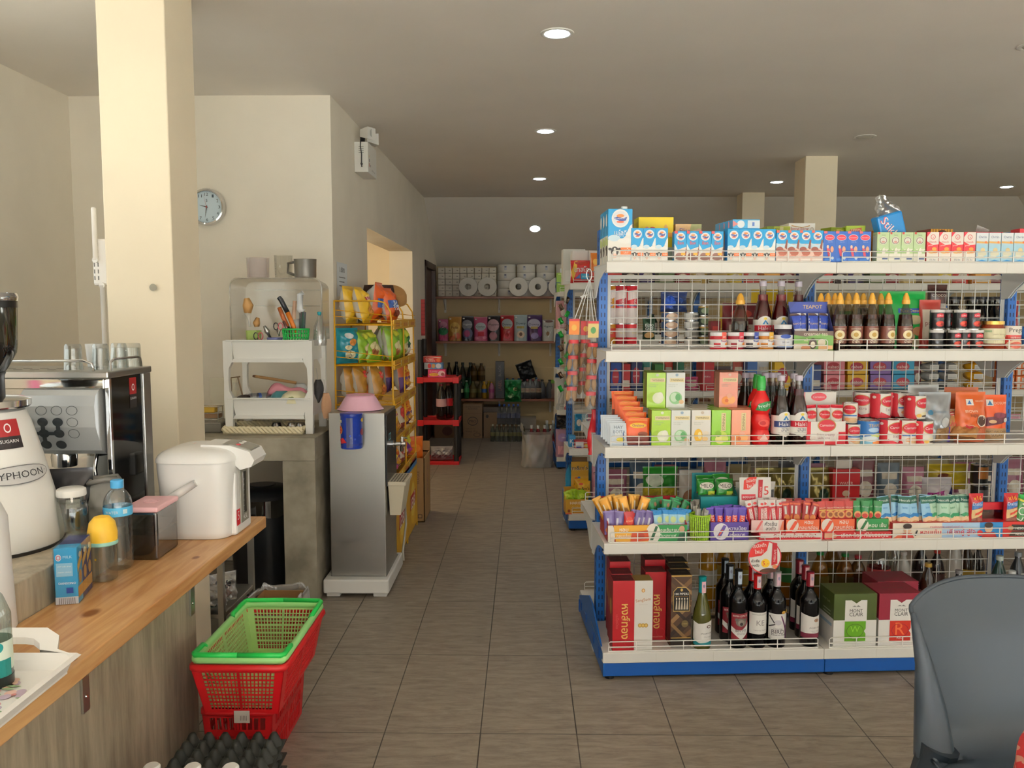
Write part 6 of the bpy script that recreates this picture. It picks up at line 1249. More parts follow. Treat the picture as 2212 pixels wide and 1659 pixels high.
one(bagp('x', .2, .235, .06, '#1f9a44', [('r', .35, .62, .95, .7, '#1f4aa8'), ('t', 'Nice Dessert', .65, .66, .5, '#e3d04a'), ('e', .7, .5, .18, .08, '#c8b890'), ('e', .8, .3, .16, .08, '#b5805a'), ('e', .5, .2, .2, .1, '#cbb890'), ('r', .55, .02, .9, .16, '#d8cfb4'), ('e', .45, .42, .1, .06, '#2a4ab0')], stand=True, seed=8), 1945, .22, z, 'noodle_bag', 'large green food bag standing behind the honey bottles', 'bag', .05)
one(bagp('x', .09, .2, .04, '#b03a30', [('r', .1, .2, .9, .8, '#d8c8b8'), ('t', 'pasta', .5, .5, .6, '#7a2a22')], stand=True, seed=11), 2005, .2, z, 'pasta_bag', 'red and cream pasta pouch between green bag and black cans', 'bag')
def can(r, h, col, dec, lid='#c9c9c8', metal=None, name='can'):
 def fn():
  o = bpy.data.objects.new(name, None); COL.objects.link(o)
  b = B(); b.lathe([(r*.96, .003), (r, .005), (r, h-.005), (r*.96, h-.003)], M(col, .3), 26, caps=False); b.dec(fcyl(r*1.003, 0, h), r*PI, h, dec); b.obj('can_body', o)
  b = B(); b.lathe([(0, .002), (r*.93, .002), (r*.97, 0), (r*.97, .004)], M(lid, .25, .9), 26, caps=False); b.obj('can_base', o); b = B(); b.lathe([(r*.97, h-.004), (r*.98, h), (r*.93, h), (r*.9, h-.003), (0, h-.003)], M(lid, .25, .9), 26, caps=False); b.obj('can_lid', o)
  return o
 return fn
TOM = [('r', 0, .86, 1, 1, '#d9d6d4'), ('p', [(.33, .62), (.67, .62), (.67, .78), (.5, .84), (.33, .78)], '#c01f33'), ('t', 'CIRIO', .5, .71, .28, '#f4e6e6'), ('e', .5, .3, .2, .14, '#b52a22'), ('e', .42, .33, .09, .08, '#d8503a'), ('e', .6, .27, .09, .07, '#7d1a16'), ('t', 'peeled tomatoes', .5, .54, .5, '#a8a4a0'), ('r', .15, .04, .85, .1, '#5a5652')]
TOMB = [('r', 0, .86, 1, 1, '#d9d6d4'), ('t', 'ข้อมูลโภชนาการ', .5, .5, .6, '#8a8684'), ('r', .2, .3, .8, .32, '#6a6664'), ('r', .2, .2, .7, .22, '#6a6664')]
tom = can(.0265, .079, '#17161a', TOM)
for i, px in enumerate((2021, 2046, 2059, 2080, 2107)):
 o = mk(can(.0265, .079, '#17161a', TOMB), 'tomb') if i == 0 else mk(tom, 'tom'); G1.putpx(o, px, (.05, .11, .06, .07, .05)[i], z+EPS, (-.1, .5, .15, .55, .05)[i]); tag(o, f'black tomato can with white rim, {ordn(i, 5)} along the lower row', 'can', 'black tomato cans lower row')
for i, px in enumerate((2023, 2048, 2072, 2100)): o = mk(tom, 'tom'); G1.putpx(o, px, (.06, .12, .07, .06)[i], z+.0795+EPS, (0, .4, .15, .2)[i]); tag(o, f'black tomato can with white rim, {ordn(i, 4)} along the stacked upper row', 'can', 'black tomato cans upper row')
def sauce():
 o = bpy.data.objects.new('sauce_jar', None); COL.objects.link(o)
 B().lathe([(0, 0), (.042, 0), (.046, .008), (.046, .08), (.04, .1)], M('#7d3016', .12), 26).obj('jar_body', o)
 B().lathe([(.041, .099), (.043, .1), (.043, .113), (0, .115)], M('#b8924a', .25, .9), 26).obj('lid', o)
 b = B(); b.lathe([(.0464, .025), (.0464, .085)], M('#d9d3b0', .5), 26, caps=False); b.dec(fcyl(.0467, .025, .06), .146, .06, [('r', .15, .75, .32, .88, '#8aa07a'), ('r', .7, .45, .95, .62, '#8aa07a'), ('r', .72, .47, .93, .6, '#d9d3b0'), ('t', 'pasta sauce', .5, .6, .3, '#a89a78'), ('r', .2, .35, .5, .37, '#b8b090')]); b.obj('label', o)
 return o
one(sauce, 2141, .06, z, 'sauce_jar', 'pasta sauce jar with gold lid beside the black tomato cans', 'jar')
one(can(.035, .095, '#c03a34', [('r', 0, .62, 1, 1, '#e6ddd2'), ('t', 'Prego', .5, .8, .5, '#2c2a28'), ('e', .5, .2, .35, .22, '#e0c4a4'), ('e', .5, .2, .22, .14, '#c8604a'), ('t', 'carbonara', .5, .52, .4, '#f0e0d4')]), 2183, .05, z, 'can', 'red and cream pasta sauce can at the right of the sauce jar', 'can')
one(can(.035, .095, '#2f68a8', [('p', [(0, 0), (1, 0), (1, .4), (0, .2)], '#e4ddd0'), ('e', .4, .6, .2, .2, '#d8e0ea')]), 2222, .05, z, 'can', 'blue can cut by the photo edge beside the red pasta can', 'can')
z = LV[2]
TW = lambda fc, pic, vert=False: ([('r', .5, .42, .74, .92, '#e6d3a0'), ('t', 'TWININGS', .62, .67, .46, '#5a4420', -90)] if vert else [('r', .18, .73, .95, .84, '#e9d9aa'), ('t', 'TWININGS', .56, .785, .66, '#4a3c20'), ('e', .55, .93, .08, .04, fc), ('t', 'PURE GREEN TEA', .36, .66, .5, '#b0b8a8'), ('t', 'FLAVOUR', .3, .61, .35, '#b0b8a8')])+pic
FLW = [('e', .35, .3, .28, .15, '#9fc03c'), ('e', .6, .28, .3, .16, '#e9ecd2'), ('e', .7, .35, .16, .1, '#f4f4e4'), ('e', .55, .22, .15, .09, '#f0f0dc')]
MNT = [('e', .5, .28, .34, .18, '#8fbf8a'), ('e', .42, .3, .2, .13, '#c4dcc0'), ('e', .62, .3, .14, .1, '#5fa066'), ('e', .8, .17, .13, .06, '#d8b48c')]
CAM = [('e', .35, .3, .22, .18, '#e8b63c'), ('e', .42, .3, .1, .1, '#f2e0a0'), ('e', .72, .36, .18, .06, '#e4d8c4'), ('e', .7, .2, .16, .06, '#e4c088')]
LEM = [('e', .5, .3, .3, .12, '#c6d860'), ('e', .45, .18, .26, .12, '#e9e08a'), ('e', .7, .2, .18, .1, '#d8e070'), ('e', .35, .34, .16, .09, '#7fae2e')]
PCH = [('e', .4, .2, .26, .12, '#e8954a'), ('e', .65, .22, .22, .11, '#f0b070'), ('e', .55, .34, .14, .07, '#e4a890'), ('e', .4, .2, .1, .05, '#c8683a')]
TEAS = {'jasmine': ('#a6cc3c', TW('#e8f0d0', FLW)), 'mint': ('#e4e6e0', TW('#9ab0c4', MNT)), 'camomile': ('#e6e2da', TW('#c8b8a4', CAM)), 'lemon': ('#8fc634', TW('', LEM, True)), 'peach': ('#e89a78', TW('', PCH, True)), 'peachup': ('#e09078', TW('#f0c8b8', PCH))}
TNM = {'jasmine': 'green jasmine', 'mint': 'white peppermint', 'camomile': 'white camomile', 'lemon': 'bright green lemon', 'peach': 'peach', 'peachup': 'peach'}
def tea(k, px, yl, dz, label):
 c_, d_ = TEAS[k]; sd = {'jasmine': '#7f8a3c', 'mint': '#c9c8c0', 'peachup': '#b8806c'}.get(k, c_)
 o = mk(boxp('tea_box', .0755, .141, .07, c_, d_, [('r', 0, 0, 1, 1, sd), ('r', .1, .1, .3, .8, c_)], [('r', .02, .02, .98, .98, c_), ('r', .2, .3, .8, .6, '#d9cfae')], .25), 'tea'+k)
 G1.putpx(o, px, yl, z+dz+EPS); return tag(o, label, 'tea box')
for k, px in (('jasmine', 1427.5), ('mint', 1470), ('camomile', 1514), ('lemon', 1557), ('peach', 1600)):
 for r in range(3): tea(k, px, .018+.0715*r, 0, f'{TNM[k]} tea box in the lower row'+('' if r == 0 else f', {ORD[r]} one behind the front box'))
for k, px, n in (('jasmine', 1417, 2), ('mint', 1459, 1), ('peachup', 1573, 2)):
 for r in range(n): tea(k, px, .1+.0715*r, .1415, f'{TNM[k]} tea box stacked on the lower tea boxes'+('' if r == 0 else ', hidden behind the first'))
RK = [('r', .3, .45, .95, .62, '#e9eef2'), ('t', 'HAY', .5, .82, .5, '#6a7884'), ('t', 'BOITA', .55, .62, .7, '#6a7884'), ('e', .62, .28, .25, .09, '#d8c84a')]
for i in range(5):
 o = mk(bagp('powder_sachet', .07, .09, .008, '#d3dde6', RK, seed=4), 'rk'); G1.put(o, G1.lx(1336-i*5, .03+.018*i, z), .03+.018*i, z+EPS+.006*i, -.1, -.2, 0); tag(o, f'pale blue powder sachet, {ORD[i]} of the leaning row by the blue post', 'sachet', 'pale blue sachets')
def ovbox():
 b = B(); BL_ = M('#2a5c9c', .4)
 b.box(-.054, 0, 0, .054, .26, .003, BL_); b.add([(-.054, 0, 0), (-.054, .26, 0), (-.054, .26, .14), (-.054, 0, .05), (-.052, 0, 0), (-.052, .26, 0), (-.052, .26, .14), (-.052, 0, .05)], [(0, 1, 2, 3), (4, 5, 6, 7), (3, 2, 6, 7), (0, 3, 7, 4)], BL_)
 b.add([(.054, 0, 0), (.054, .26, 0), (.054, .26, .14), (.054, 0, .05), (.052, 0, 0), (.052, .26, 0), (.052, .26, .14), (.052, 0, .05)], [(0, 1, 2, 3), (4, 5, 6, 7), (3, 2, 6, 7), (0, 3, 7, 4)], BL_)
 return b.obj('x')
one(ovbox, 1376, .022, z, 'sachet_carton', 'blue carton holding orange malt drink sachets beside the tea boxes', 'carton')
for i in range(6):
 o = mk(bagp('malt_sachet', .094, .105, .012, '#d9571c', [('e', .5, .72, .36, .1, '#e8b83a'), ('t', 'Ovaltine', .5, .72, .5, '#6a2a6a'), ('r', 0, .0, 1, .3, '#6a2a1c'), ('e', .7, .4, .22, .09, '#7a3a1c'), ('r', .1, .88, .9, .97, '#e88a4a')], seed=6), 'ov'); G1.put(o, G1.lx(1376, .05, z)-.006*i, .03+.034*i, z+.006+.018*i, 0, -.12, 0); tag(o, f'orange malt drink sachet, {ORD[i]} back in the blue carton', 'sachet', 'orange malt sachets')
def freshy():
 o = bpy.data.objects.new('syrup_bottle', None); COL.objects.link(o); rd = M('#cf1f20', .25)
 pr = []
 for k in range(37):
  v = k/36; pr.append((.037*(.83+.17*abs(math.sin(PI*v*3)))*(1 if v > .02 else .9), v*.185))
 B().lathe([(0, 0)]+pr+[(.02, .205), (.0165, .215)], rd, 24).obj('bottle_body', o)
 B().lathe([(.0165, .213), (.0165, .222), (.018, .224), (.018, .258), (.0155, .262), (.015, .272), (0, .273)], M('#2a9a3c', .3), 20).obj('cap', o)
 b = B(); b.dec(fcyl(.0376, .13, .05), .118, .05, [('p', [(.2, .2), (.3, .7), (.55, .9), (.82, .9), (.78, .45), (.55, .15)], '#1f7a3a'), ('t', 'Freshy', .52, .55, .44, '#f0f2ee', 14)], .0015); b.obj('label', o); b = B(); b.dec(fcyl(.0376, .07, .04), .118, .04, [('e', .5, .5, .2, .35, '#e2554a'), ('e', .45, .5, .1, .2, '#b5181c')], .001); b.obj('label', o); b = B(); b.dec(fcyl(.0376, .012, .04), .118, .04, [('e', .5, .5, .22, .3, '#e07a6a'), ('p', [(.35, .3), (.5, .9), (.65, .3)], '#f0c4bc')], .001); b.obj('label', o)
 return o
o = mk(freshy, 'freshy'); G1.putpx(o, 1641, .045, z+EPS, .1); tag(o, 'red grape-shaped syrup bottle with green cap, nearer the shelf edge', 'syrup bottle')
o = mk(freshy, 'freshy'); G1.putpx(o, 1633, .13, z+EPS, -.4); tag(o, 'red grape-shaped syrup bottle with green cap, behind the first one', 'syrup bottle')
dk = hale('#1c2018', '#26386c'); rdm = hale('#3a1418', '#b5192c')
o = mk(dk, 'dk'); G1.putpx(o, 1684, .05, z+EPS, .25); tag(o, 'black syrup bottle with navy label beside the red grape-shaped bottle', 'syrup bottle')
rowp(G1, dk, 'dk', [1607, 1622, 1650, 1665, 1676], .2, z, 'dark syrup bottle, {o} of the rear row behind the red grape-shaped bottles', 'syrup bottle', 'dark syrup bottles behind')
o = mk(rdm, 'rdm'); G1.putpx(o, 1722, .05, z+EPS, .1); tag(o, 'dark red syrup bottle with red label beside the condensed milk display', 'syrup bottle')
o = mk(rdm, 'rdm'); G1.putpx(o, 1711, .16, z+EPS, .1); tag(o, 'dark red syrup bottle standing behind the red labelled one', 'syrup bottle')
def carn():
 o = bpy.data.objects.new('tube_display', None); COL.objects.link(o); w = .16
 b = B(); b.box(-w/2, 0, 0, w/2, .1, .004, '#e4ddd4'); b.box(-w/2, 0, 0, w/2, .002, .092, '#e9e4de'); b.box(-w/2, .096, 0, w/2, .1, .2, '#ebe6e0'); 
 for x in (-w/2, w/2-.002): b.box(x, 0, 0, x+.002, .1, .09, '#c72533')
 b.dec(fbox(w, .092), w, .092, [('r', 0, 0, .12, 1, '#c72533'), ('r', .82, 0, 1, .55, '#c72533'), ('r', 0, 0, 1, .14, '#c72533'), ('e', .52, .83, .22, .26, '#c01f33'), ('g', .52, .83, .23, .28, .1, '#a8863a'), ('t', 'Carnation', .52, .84, .36, '#f6f0ee'), ('t', 'Extra creamy', .5, .42, .45, '#b08a94'), ('r', .1, .24, .24, .36, '#e0d8d0'), ('t', 'นมข้นหวาน', .45, .3, .3, '#a88a90')])
 b.dec(fbox(w, .04, .0958, .16), w, .04, [('r', 0, 0, .2, 1, '#e8a0a8'), ('e', .55, .5, .2, .42, '#d84a58'), ('t', 'Carnation', .55, .5, .3, '#f6ecec')]); b.obj('carton', o)
 for i, x in enumerate((-.048, .003, .05)):
  b = B(); bag(b, .052, .125, .036, '#ece8e4', [('r', 0, .9, 1, 1, '#c01f33'), ('e', .5, .7, .44, .13, '#c72533'), ('t', 'Carnation', .5, .71, .74, '#f6f0ee'), ('g', .5, .7, .46, .15, .07, '#c0a04a'), ('r', .2, .42, .8, .46, '#d8c8b8')], seed=i+1); t_ = b.obj('tube', o, (x, .035, .03)); t_.rotation_euler = (0, .05*(i-1), 0)
 return o
one(carn, 1783, .03, z, 'tube_display', 'red and white display carton with three condensed milk tubes', 'display')
CRN = lambda extra: [('r', .28, 0, 1, 1, '#eae4dc'), ('e', .58, .68, .28, .22, '#c01f33'), ('g', .58, .68, .3, .24, .1, '#b89a58'), ('t', 'Carnation', .58, .7, .46, '#f6f0ee'), ('p', [(0, 0), (.35, 0), (.25, .3), (.3, .6), (.25, 1), (0, 1)], '#c72533'), ('e', .1, .85, .06, .06, '#f0dcd0')]+extra
E1 = [('t', 'Extra', .6, .35, .3, '#a88a90'), ('p', [(.28, 0), (1, 0), (1, .2), (.6, .08), (.3, .25)], '#c72533')]
E2 = [('r', .3, .36, .9, .42, '#2a6ab4'), ('e', .7, .16, .24, .13, '#d8b48a'), ('e', .5, .2, .12, .08, '#e0a070')]
E3 = [('e', .62, .2, .22, .1, '#efe6c4'), ('e', .6, .12, .12, .04, '#4a3a30'), ('e', .4, .14, .08, .08, '#e0b050')]
cans = [('cx', E1, 1917, .05, 0, .041, .098, 'red and white condensed milk can with creamy script, lower row'), ('cb', E2, 1953, .05, 0, .041, .096, 'condensed milk can with blue band, lower row centre'), ('cv', E3, 1990, .05, 0, .04, .092, 'condensed milk can with vanilla picture, end of the lower row'),
  ('cx', E1, 1899, .12, .098, .041, .098, 'red and white condensed milk can standing tallest in the upper row'), ('cv', E3, 1975, .1, .096, .039, .09, 'condensed milk can with vanilla picture, end of the upper row'), ('cb', E2, 1921, .19, .098, .04, .098, 'blue-banded condensed milk can half hidden in the upper row'), ('cb', E2, 1940, .17, .096, .038, .09, 'condensed milk can behind the vanilla can, upper row'), ('cx', E1, 1866, .16, .098, .04, .1, 'condensed milk can with red swoosh, start of the upper row'),
  ('sm', E2, 1840, .05, 0, .029, .08, 'small condensed milk can beside the tube display, lower'), ('sm', E2, 1836, .08, .081, .032, .095, 'small condensed milk can stacked beside the tube display, upper')]
for k, e_, px, yl, dz, r, h, lb in cans:
 o = mk(can(r, h, '#c72533', CRN(e_)), k); G1.putpx(o, px, yl, z+dz+EPS, {1866: -1.0, 1921: .6, 1840: -.3, 1836: -.8}.get(px, rnd.uniform(-.1, .3))); tag(o, lb, 'can', 'condensed milk cans')
for px, yl in ((1899, .16), (1975, .14), (1930, .2), (1866, .16)): o = mk(can(.041, .098, '#c72533', CRN(E1)), 'cx'); G1.putpx(o, px, yl+.06, z+EPS, .3); tag(o, f'condensed milk can hidden under the upper row, {("below the tallest", "below the vanilla", "below the half hidden", "below the red swoosh")[(1899, 1975, 1930, 1866).index(px)]} can', 'can', 'condensed milk cans')
one(can(.041, .096, '#2a6fb8', [('p', [(0, 0), (1, 0), (1, .4), (.6, .48), (.3, .3), (0, .35)], '#8ac0d8'), ('t', 'TEAPOT', .62, .8, .5, '#d8b25a'), ('e', .55, .62, .18, .1, '#a8cbe8'), ('e', .7, .4, .25, .08, '#c8d86a'), ('r', .5, 0, .9, .2, '#e08a4a'), ('e', .45, .25, .25, .12, '#dfe8ee')]), 1874, .05, z, 'can', 'blue tea creamer can among the red and white milk cans', 'can')
GS = M('#8c8f92', .25, .3)
one(lambda: bag(B(), .13, .2, .06, GS, [('e', .3, .6, .09, .05, '#2a6a8a'), ('t', 'Dosum', .6, .62, .4, '#5a6a78'), ('e', .75, .4, .14, .1, '#bcc0c2'), ('p', [(.4, .02), (.95, .04), (.9, .3), (.5, .28)], '#8a6a44'), ('p', [(.85, 0), (1, .0), (1, .3), (.92, .3)], '#5a3a9a')], stand=True, seed=14, wr=.1).obj('x'), 2015, .1, z, 'coffee_pouch', 'silver coffee pouch behind the end of the milk cans', 'pouch', -.05)
one(lambda: bag(B(), .14, .22, .06, M('#a4a5a6', .25, .3), [], stand=True, seed=15, wr=.12).obj('x'), 1990, .2, z, 'coffee_pouch', 'plain silver pouch standing behind the coffee pouch', 'pouch', .1)
BS = [('r', .28, .74, .5, .86, '#e6e2de'), ('p', [(.31, .76), (.38, .84), (.44, .76)], '#1c5a94'), ('t', 'ORGANIC', .72, .82, .3, '#f0d8c4'), ('t', 'BROWN', .42, .62, .4, '#f0dcc8'), ('t', 'sugar', .5, .53, .3, '#5a2a14'), ('e', .75, .42, .18, .12, '#e6d8c4'), ('e', .75, .42, .15, .1, '#4a2a1c'), ('e', .4, .25, .16, .1, '#d8b494'), ('p', [(.1, .05), (.9, .05), (.9, .3), (.1, .22)], '#a5522a')]
one(bagp('x', .13, .2, .06, '#c75a22', BS, stand=True, seed=16, wr=.08), 2092, .1, z, 'sugar_bag', 'orange brown-sugar pouch with cup pictures in front of the orange pouch', 'bag', .08)
one(bagp('x', .14, .21, .05, '#b9541f', [('r', 0, .88, 1, .93, '#d87a44')], stand=True, seed=17), 2072, .2, z, 'sugar_bag', 'orange pouch partly hidden behind the brown-sugar pouch', 'bag', -.06)
one(bagp('x', .1, .185, .05, '#d8551c', [('r', .1, .76, .38, .9, '#e6e2de'), ('p', [(.14, .78), (.24, .88), (.34, .78)], '#1c6a9a'), ('t', 'DOSUM', .66, .82, .5, '#f0d0b8'), ('p', [(0, .3), (1, .42), (1, .6), (0, .5)], '#5a2430'), ('e', .6, .56, .25, .06, '#7a3444'), ('e', .3, .42, .14, .04, '#d8b48a'), ('r', 0, 0, 1, .27, '#a8875c'), ('t', 'NATURAL CANE', .5, .2, .8, '#4a3420'), ('t', 'SUGAR', .5, .12, .5, '#4a3420'), ('e', .85, .45, .09, .05, '#e0d8d0')], stand=True, seed=18), 2144, .13, z, 'sugar_bag', 'orange cane sugar bag with purple canes beside the blue post', 'bag')
for px, rz, yl, dz, lb, sw in ((2052, .15, .11, 0, 'clear bag of brown sugar with red stripes standing on the shelf', .1), (2094, -1.2, .06, .0, 'clear bag of brown sugar with red stripes lying at the shelf front', .1)):
 def fn():
  b = B(); bag(b, sw, .13, .045, M('#b07c48', .5, bump=.5, bs=200), [('r', 0, .78, 1, 1, '#d8bda4'), ('p', [(0, .74), (1, .86), (1, .9), (0, .78)], '#b8303a'), ('p', [(0, .82), (1, .94), (1, .97), (0, .86)], '#b8303a'), ('t', 'Lin', .4, .55, .35, '#c83a4a'), ('e', .7, .4, .16, .1, '#c8404a')], seed=19, wr=.12); return b.obj('x')
 o = one(fn, px, yl, z, 'sugar_bag', lb, 'bag', 0 if rz > 0 else .1)
 if rz < 0: o.rotation_euler = (-1.25, .0, A1-.7); o.location = G1.w(G1.lx(2075, .05, z), .04, z+.026)
 else: o.rotation_euler = (-.1, .05, A1)
z = LV[3]
def tray(px0, px1, h, col, front, d=.2, back=None, yl=.02, name='sachet_tray', fc=None):
 x0, x1 = G1.lx(px0, yl, z), G1.lx(px1, yl, z); w = x1-x0
 b = B(); b.box(-w/2, 0, 0, w/2, d, .004, col); b.box(-w/2, 0, 0, w/2, .004, h, fc or col); b.box(-w/2, d-.004, 0, w/2, d, back or h*1.4, col)
 for x in (-w/2, w/2-.003): b.add([(x+e, y, zz_) for e in (0, .003) for y, zz_ in ((0, 0), (d, 0), (d, (back or h*1.4)), (0, h))], [(0, 1, 2, 3), (4, 5, 6, 7), (0, 1, 5, 4), (3, 2, 6, 7), (0, 3, 7, 4)], col)
 b.dec(fbox(w, h), w, h, front)
 o = b.obj(name); G1.put(o, (x0+x1)/2, yl, z+EPS); return o
MAR = M('#a01420', .4)
tag(tray(1313, 1484, .067, MAR, [('p', [(0, 0), (.08, 0), (.1, .6), (.06, 1), (0, 1)], '#e6e0d4'), ('p', [(.1, 0), (.6, 0), (.6, 1), (.07, 1)], '#e2a93c'), ('r', .6, 0, 1, 1, '#2d8a4a'), ('e', .57, .5, .09, .6, '#e9e4da'), ('p', [(.53, .1), (.6, .95), (.63, .9), (.57, .1)], '#2c5a3c'), ('t', 'หอม', .2, .72, .11, '#f6f2ea'), ('t', 'กลมกล่อม', .2, .38, .18, '#f6f2ea'), ('t', 'หอมเข้ม+นม', .76, .72, .26, '#f6f2ea'), ('t', 'เต็มรสกาแฟ', .75, .38, .22, '#e6f0e0'), ('p', [(.28, .0), (.3, .6), (.5, .7), (.52, .1)], '#c8502a'), ('e', .41, .35, .05, .2, '#a83a22'), ('e', .93, .75, .035, .2, '#c9a080'), ('p', [(.87, 0), (.99, 0), (.97, .5), (.9, .5)], '#24503a')], .2, .14), 'maroon sachet tray with yellow and green printed front at the shelf end', 'tray')
tag(tray(1534, 1617, .075, M('#5a4596', .4), [('e', .28, .5, .2, .45, '#e6e2ea'), ('p', [(.16, .2), (.34, .85), (.42, .8), (.26, .15)], '#6a5aa8'), ('p', [(.2, .3), (.3, .6), (.34, .58), (.24, .28)], '#d8553a'), ('t', 'หวานน้อย', .7, .68, .46, '#f2f0f6'), ('t', 'อร่อยมาก', .7, .34, .4, '#f2f0f6')], .13, .09), 'purple sachet tray with white lettering beside the green mesh cup', 'tray')
RT = M('#b81e2a', .4)
for a, c, fr, lb in ((1622, 1692, [('r', 0, 0, 1, 1, '#e9c4c0'), ('r', .36, 0, .84, 1, '#ece8e4'), ('p', [(.1, .05), (.3, .95), (.36, .9), (.18, .05)], '#d86a6a'), ('t', 'คั่วเข้ม', .6, .7, .38, '#4a4446'), ('t', 'ลงตัว', .6, .32, .3, '#4a4446'), ('p', [(.86, .0), (.96, .9), (1, .9), (1, 0)], '#d87a5a')], 'pink and white sachet tray holding white and red coffee sticks'),
      (1697, 1769, [('r', 0, 0, 1, 1, '#d9633a'), ('e', .2, .5, .18, .55, '#eee6dc'), ('p', [(.06, .0), (.26, .9), (.36, .85), (.18, 0)], '#d8553a'), ('t', 'หอม', .68, .76, .26, '#f4ece4'), ('t', 'กลมกล่อม', .68, .38, .56, '#f4ece4')], 'orange fronted sachet tray, first of the orange pair'),
      (1772, 1845, [('r', 0, 0, 1, 1, '#d9633a'), ('e', .2, .5, .18, .55, '#eee6dc'), ('p', [(.06, .0), (.26, .9), (.36, .85), (.18, 0)], '#d8553a'), ('t', 'หอม', .68, .76, .26, '#f4ece4'), ('t', 'กลมกล่อม', .68, .38, .56, '#f4ece4')], 'orange fronted sachet tray next to the green fronted one'),
      (1849, 1918, [('r', 0, 0, 1, 1, '#2c8a48'), ('e', .2, .5, .18, .55, '#eee9dc'), ('p', [(.08, .0), (.28, .9), (.36, .85), (.18, 0)], '#2c6a3c'), ('t', 'หอม เข้ม', .66, .5, .54, '#f4f2ea')], 'green fronted sachet tray of green coffee sachets')):
 o = tray(a, c, .05, RT, fr, .13, .07, .04); o.location.z = z+.028; tag(o, lb, 'tray')
def strip(px0, px1, z0, z1, dec, label, yl=.018, d=.1, col='#c72a34'):
 x0, x1 = G1.lx(px0, yl, z), G1.lx(px1, yl, z); w = x1-x0; h = z1-z0; b = B(); b.box(-w/2, .002, 0, w/2, d, h, M(col, .4)); b.dec(fbox(w, h, .002), w, h, dec)
 o = b.obj('display_base'); G1.put(o, (x0+x1)/2, yl, z+z0+EPS); return tag(o, label, 'display base')
strip(1640, 1779, 0, .028, [('r', .02, .3, .98, .95, '#ece6e2'), ('t', 'วันนี้ดื่มแล้วหรือยัง?', .55, .6, .66, '#b8242e')], 'red display base with white strip under the pink sachet tray', .02, .15)
strip(1781, 1926, 0, .028, [('r', 0, 0, 1, 1, '#c8333a'), ('p', [(0, .2), (.16, .2), (.2, .55), (.14, .95), (0, .9)], '#d9a88a'), ('t', 'เลือก ช้อบ ที่ใช่ของคุณ', .6, .52, .7, '#f4e6e0')], 'red display base with white lettering under the orange trays', .02, .15)
LB = [('p', [(0, 0), (.34, 0), (.34, 1), (0, 1)], '#e6dccb'), ('p', [(.34, 0), (.7, 0), (.7, 1), (.34, 1)], '#a9c8e4'), ('p', [(.6, 0), (.78, 0), (.78, 1), (.6, 1)], '#2f86c4'), ('r', .76, 0, 1, 1, '#c8322c'), ('p', [(0, 0), (.06, .0), (.12, .4), (.05, .3)], '#d86a4a'), ('t', 'กาแฟคุณภาพ เบลนด์ แอนด์ บรู', .37, .72, .23, '#c87a8a'), ('t', 'หอมเข้ม . เคียงคู่ สู่ใจ', .38, .36, .38, '#c4404a'),
  ('e', .1, .62, .028, .3, '#e0b89a'), ('e', .1, .8, .03, .18, '#33241c'), ('p', [(.06, 0), (.07, .35), (.13, .35), (.15, 0)], '#b83a34'), ('p', [(.15, .2), (.165, .55), (.172, .5), (.158, .15)], '#3a3a3c'), ('e', .66, .62, .028, .3, '#dcb394'), ('e', .66, .82, .03, .18, '#33241c'), ('p', [(.61, 0), (.625, .35), (.7, .35), (.72, 0)], '#b8322c'), ('e', .6, .3, .02, .2, '#c83030'), ('p', [(.8, .45), (.82, .85), (.96, .8), (.97, .4)], '#2a2a26'), ('p', [(.8, .1), (.82, .4), (.98, .38), (.98, .05)], '#3a3428'), ('t', 'NESCAFÉ', .89, .62, .09, '#f0ece4'), ('t', 'NESCAFÉ', .89, .24, .09, '#f0ece4'), ('e', .81, .62, .02, .15, '#b88a5a')]
strip(1928, 2240, 0, .062, LB, 'long printed banner base with two smiling faces under the blue and green sachets', .02, .16, '#b82a30')
def sach(key, w, h, t, col, dec, crimp=None): return (lambda: bag(B(), w*1.25, h*1.04, t, col, dec, seed=len(key), n=(8, 12), crimp=crimp, wr=.05).obj('drink_sachet'), 'sach'+key)
def sprow(spec, items, base, label, group):
 fn, key = spec
 for i, (px, py, yl, lean) in enumerate(items):
  """py: row of the sachet's top edge in the photo"""
  o = mk(fn, key); h = o.dimensions.z if o.dimensions.z else .1
  x = G1.lx(px, yl, z+.1); o.location = G1.w(x, yl, z+base); o.rotation_euler = (-.12+rnd.uniform(-.05, .05), math.radians(lean), A1+rnd.uniform(-.3, .3))
  tag(o, label.format(o=ordn(i, len(items))), 'sachet', group)
GOLD = sach('gold', .031, .095, .008, M('#c48a2c', .25, .35), [('r', .3, .3, .44, .75, '#e6dcc4'), ('r', 0, .94, 1, 1, '#d8a84a'), ('e', .65, .4, .2, .12, '#8a5a1c')])
sprow(GOLD, [(1312, 1050, .15, -28), (1322, 1042, .14, -20), (1330, 1034, .16, -12), (1340, 1036, .13, -8), (1347, 1042, .15, -16), (1356, 1040, .12, -14), (1364, 1034, .16, 4), (1371, 1030, .15, 6), (1379, 1046, .12, 18), (1322, 1066, .11, -25)], .062, 'gold coffee sachet, {o} from the blue post in the maroon tray', 'gold sachets')
GRS = sach('green', .03, .085, .008, M('#166a3c', .28, .1), [('r', .55, .1, .72, .5, '#d8d4c8'), ('r', 0, .94, 1, 1, '#2c9a5a'), ('r', .2, .3, .45, .8, '#1f8a4c'), ('e', .7, .75, .15, .1, '#8a5a34')])
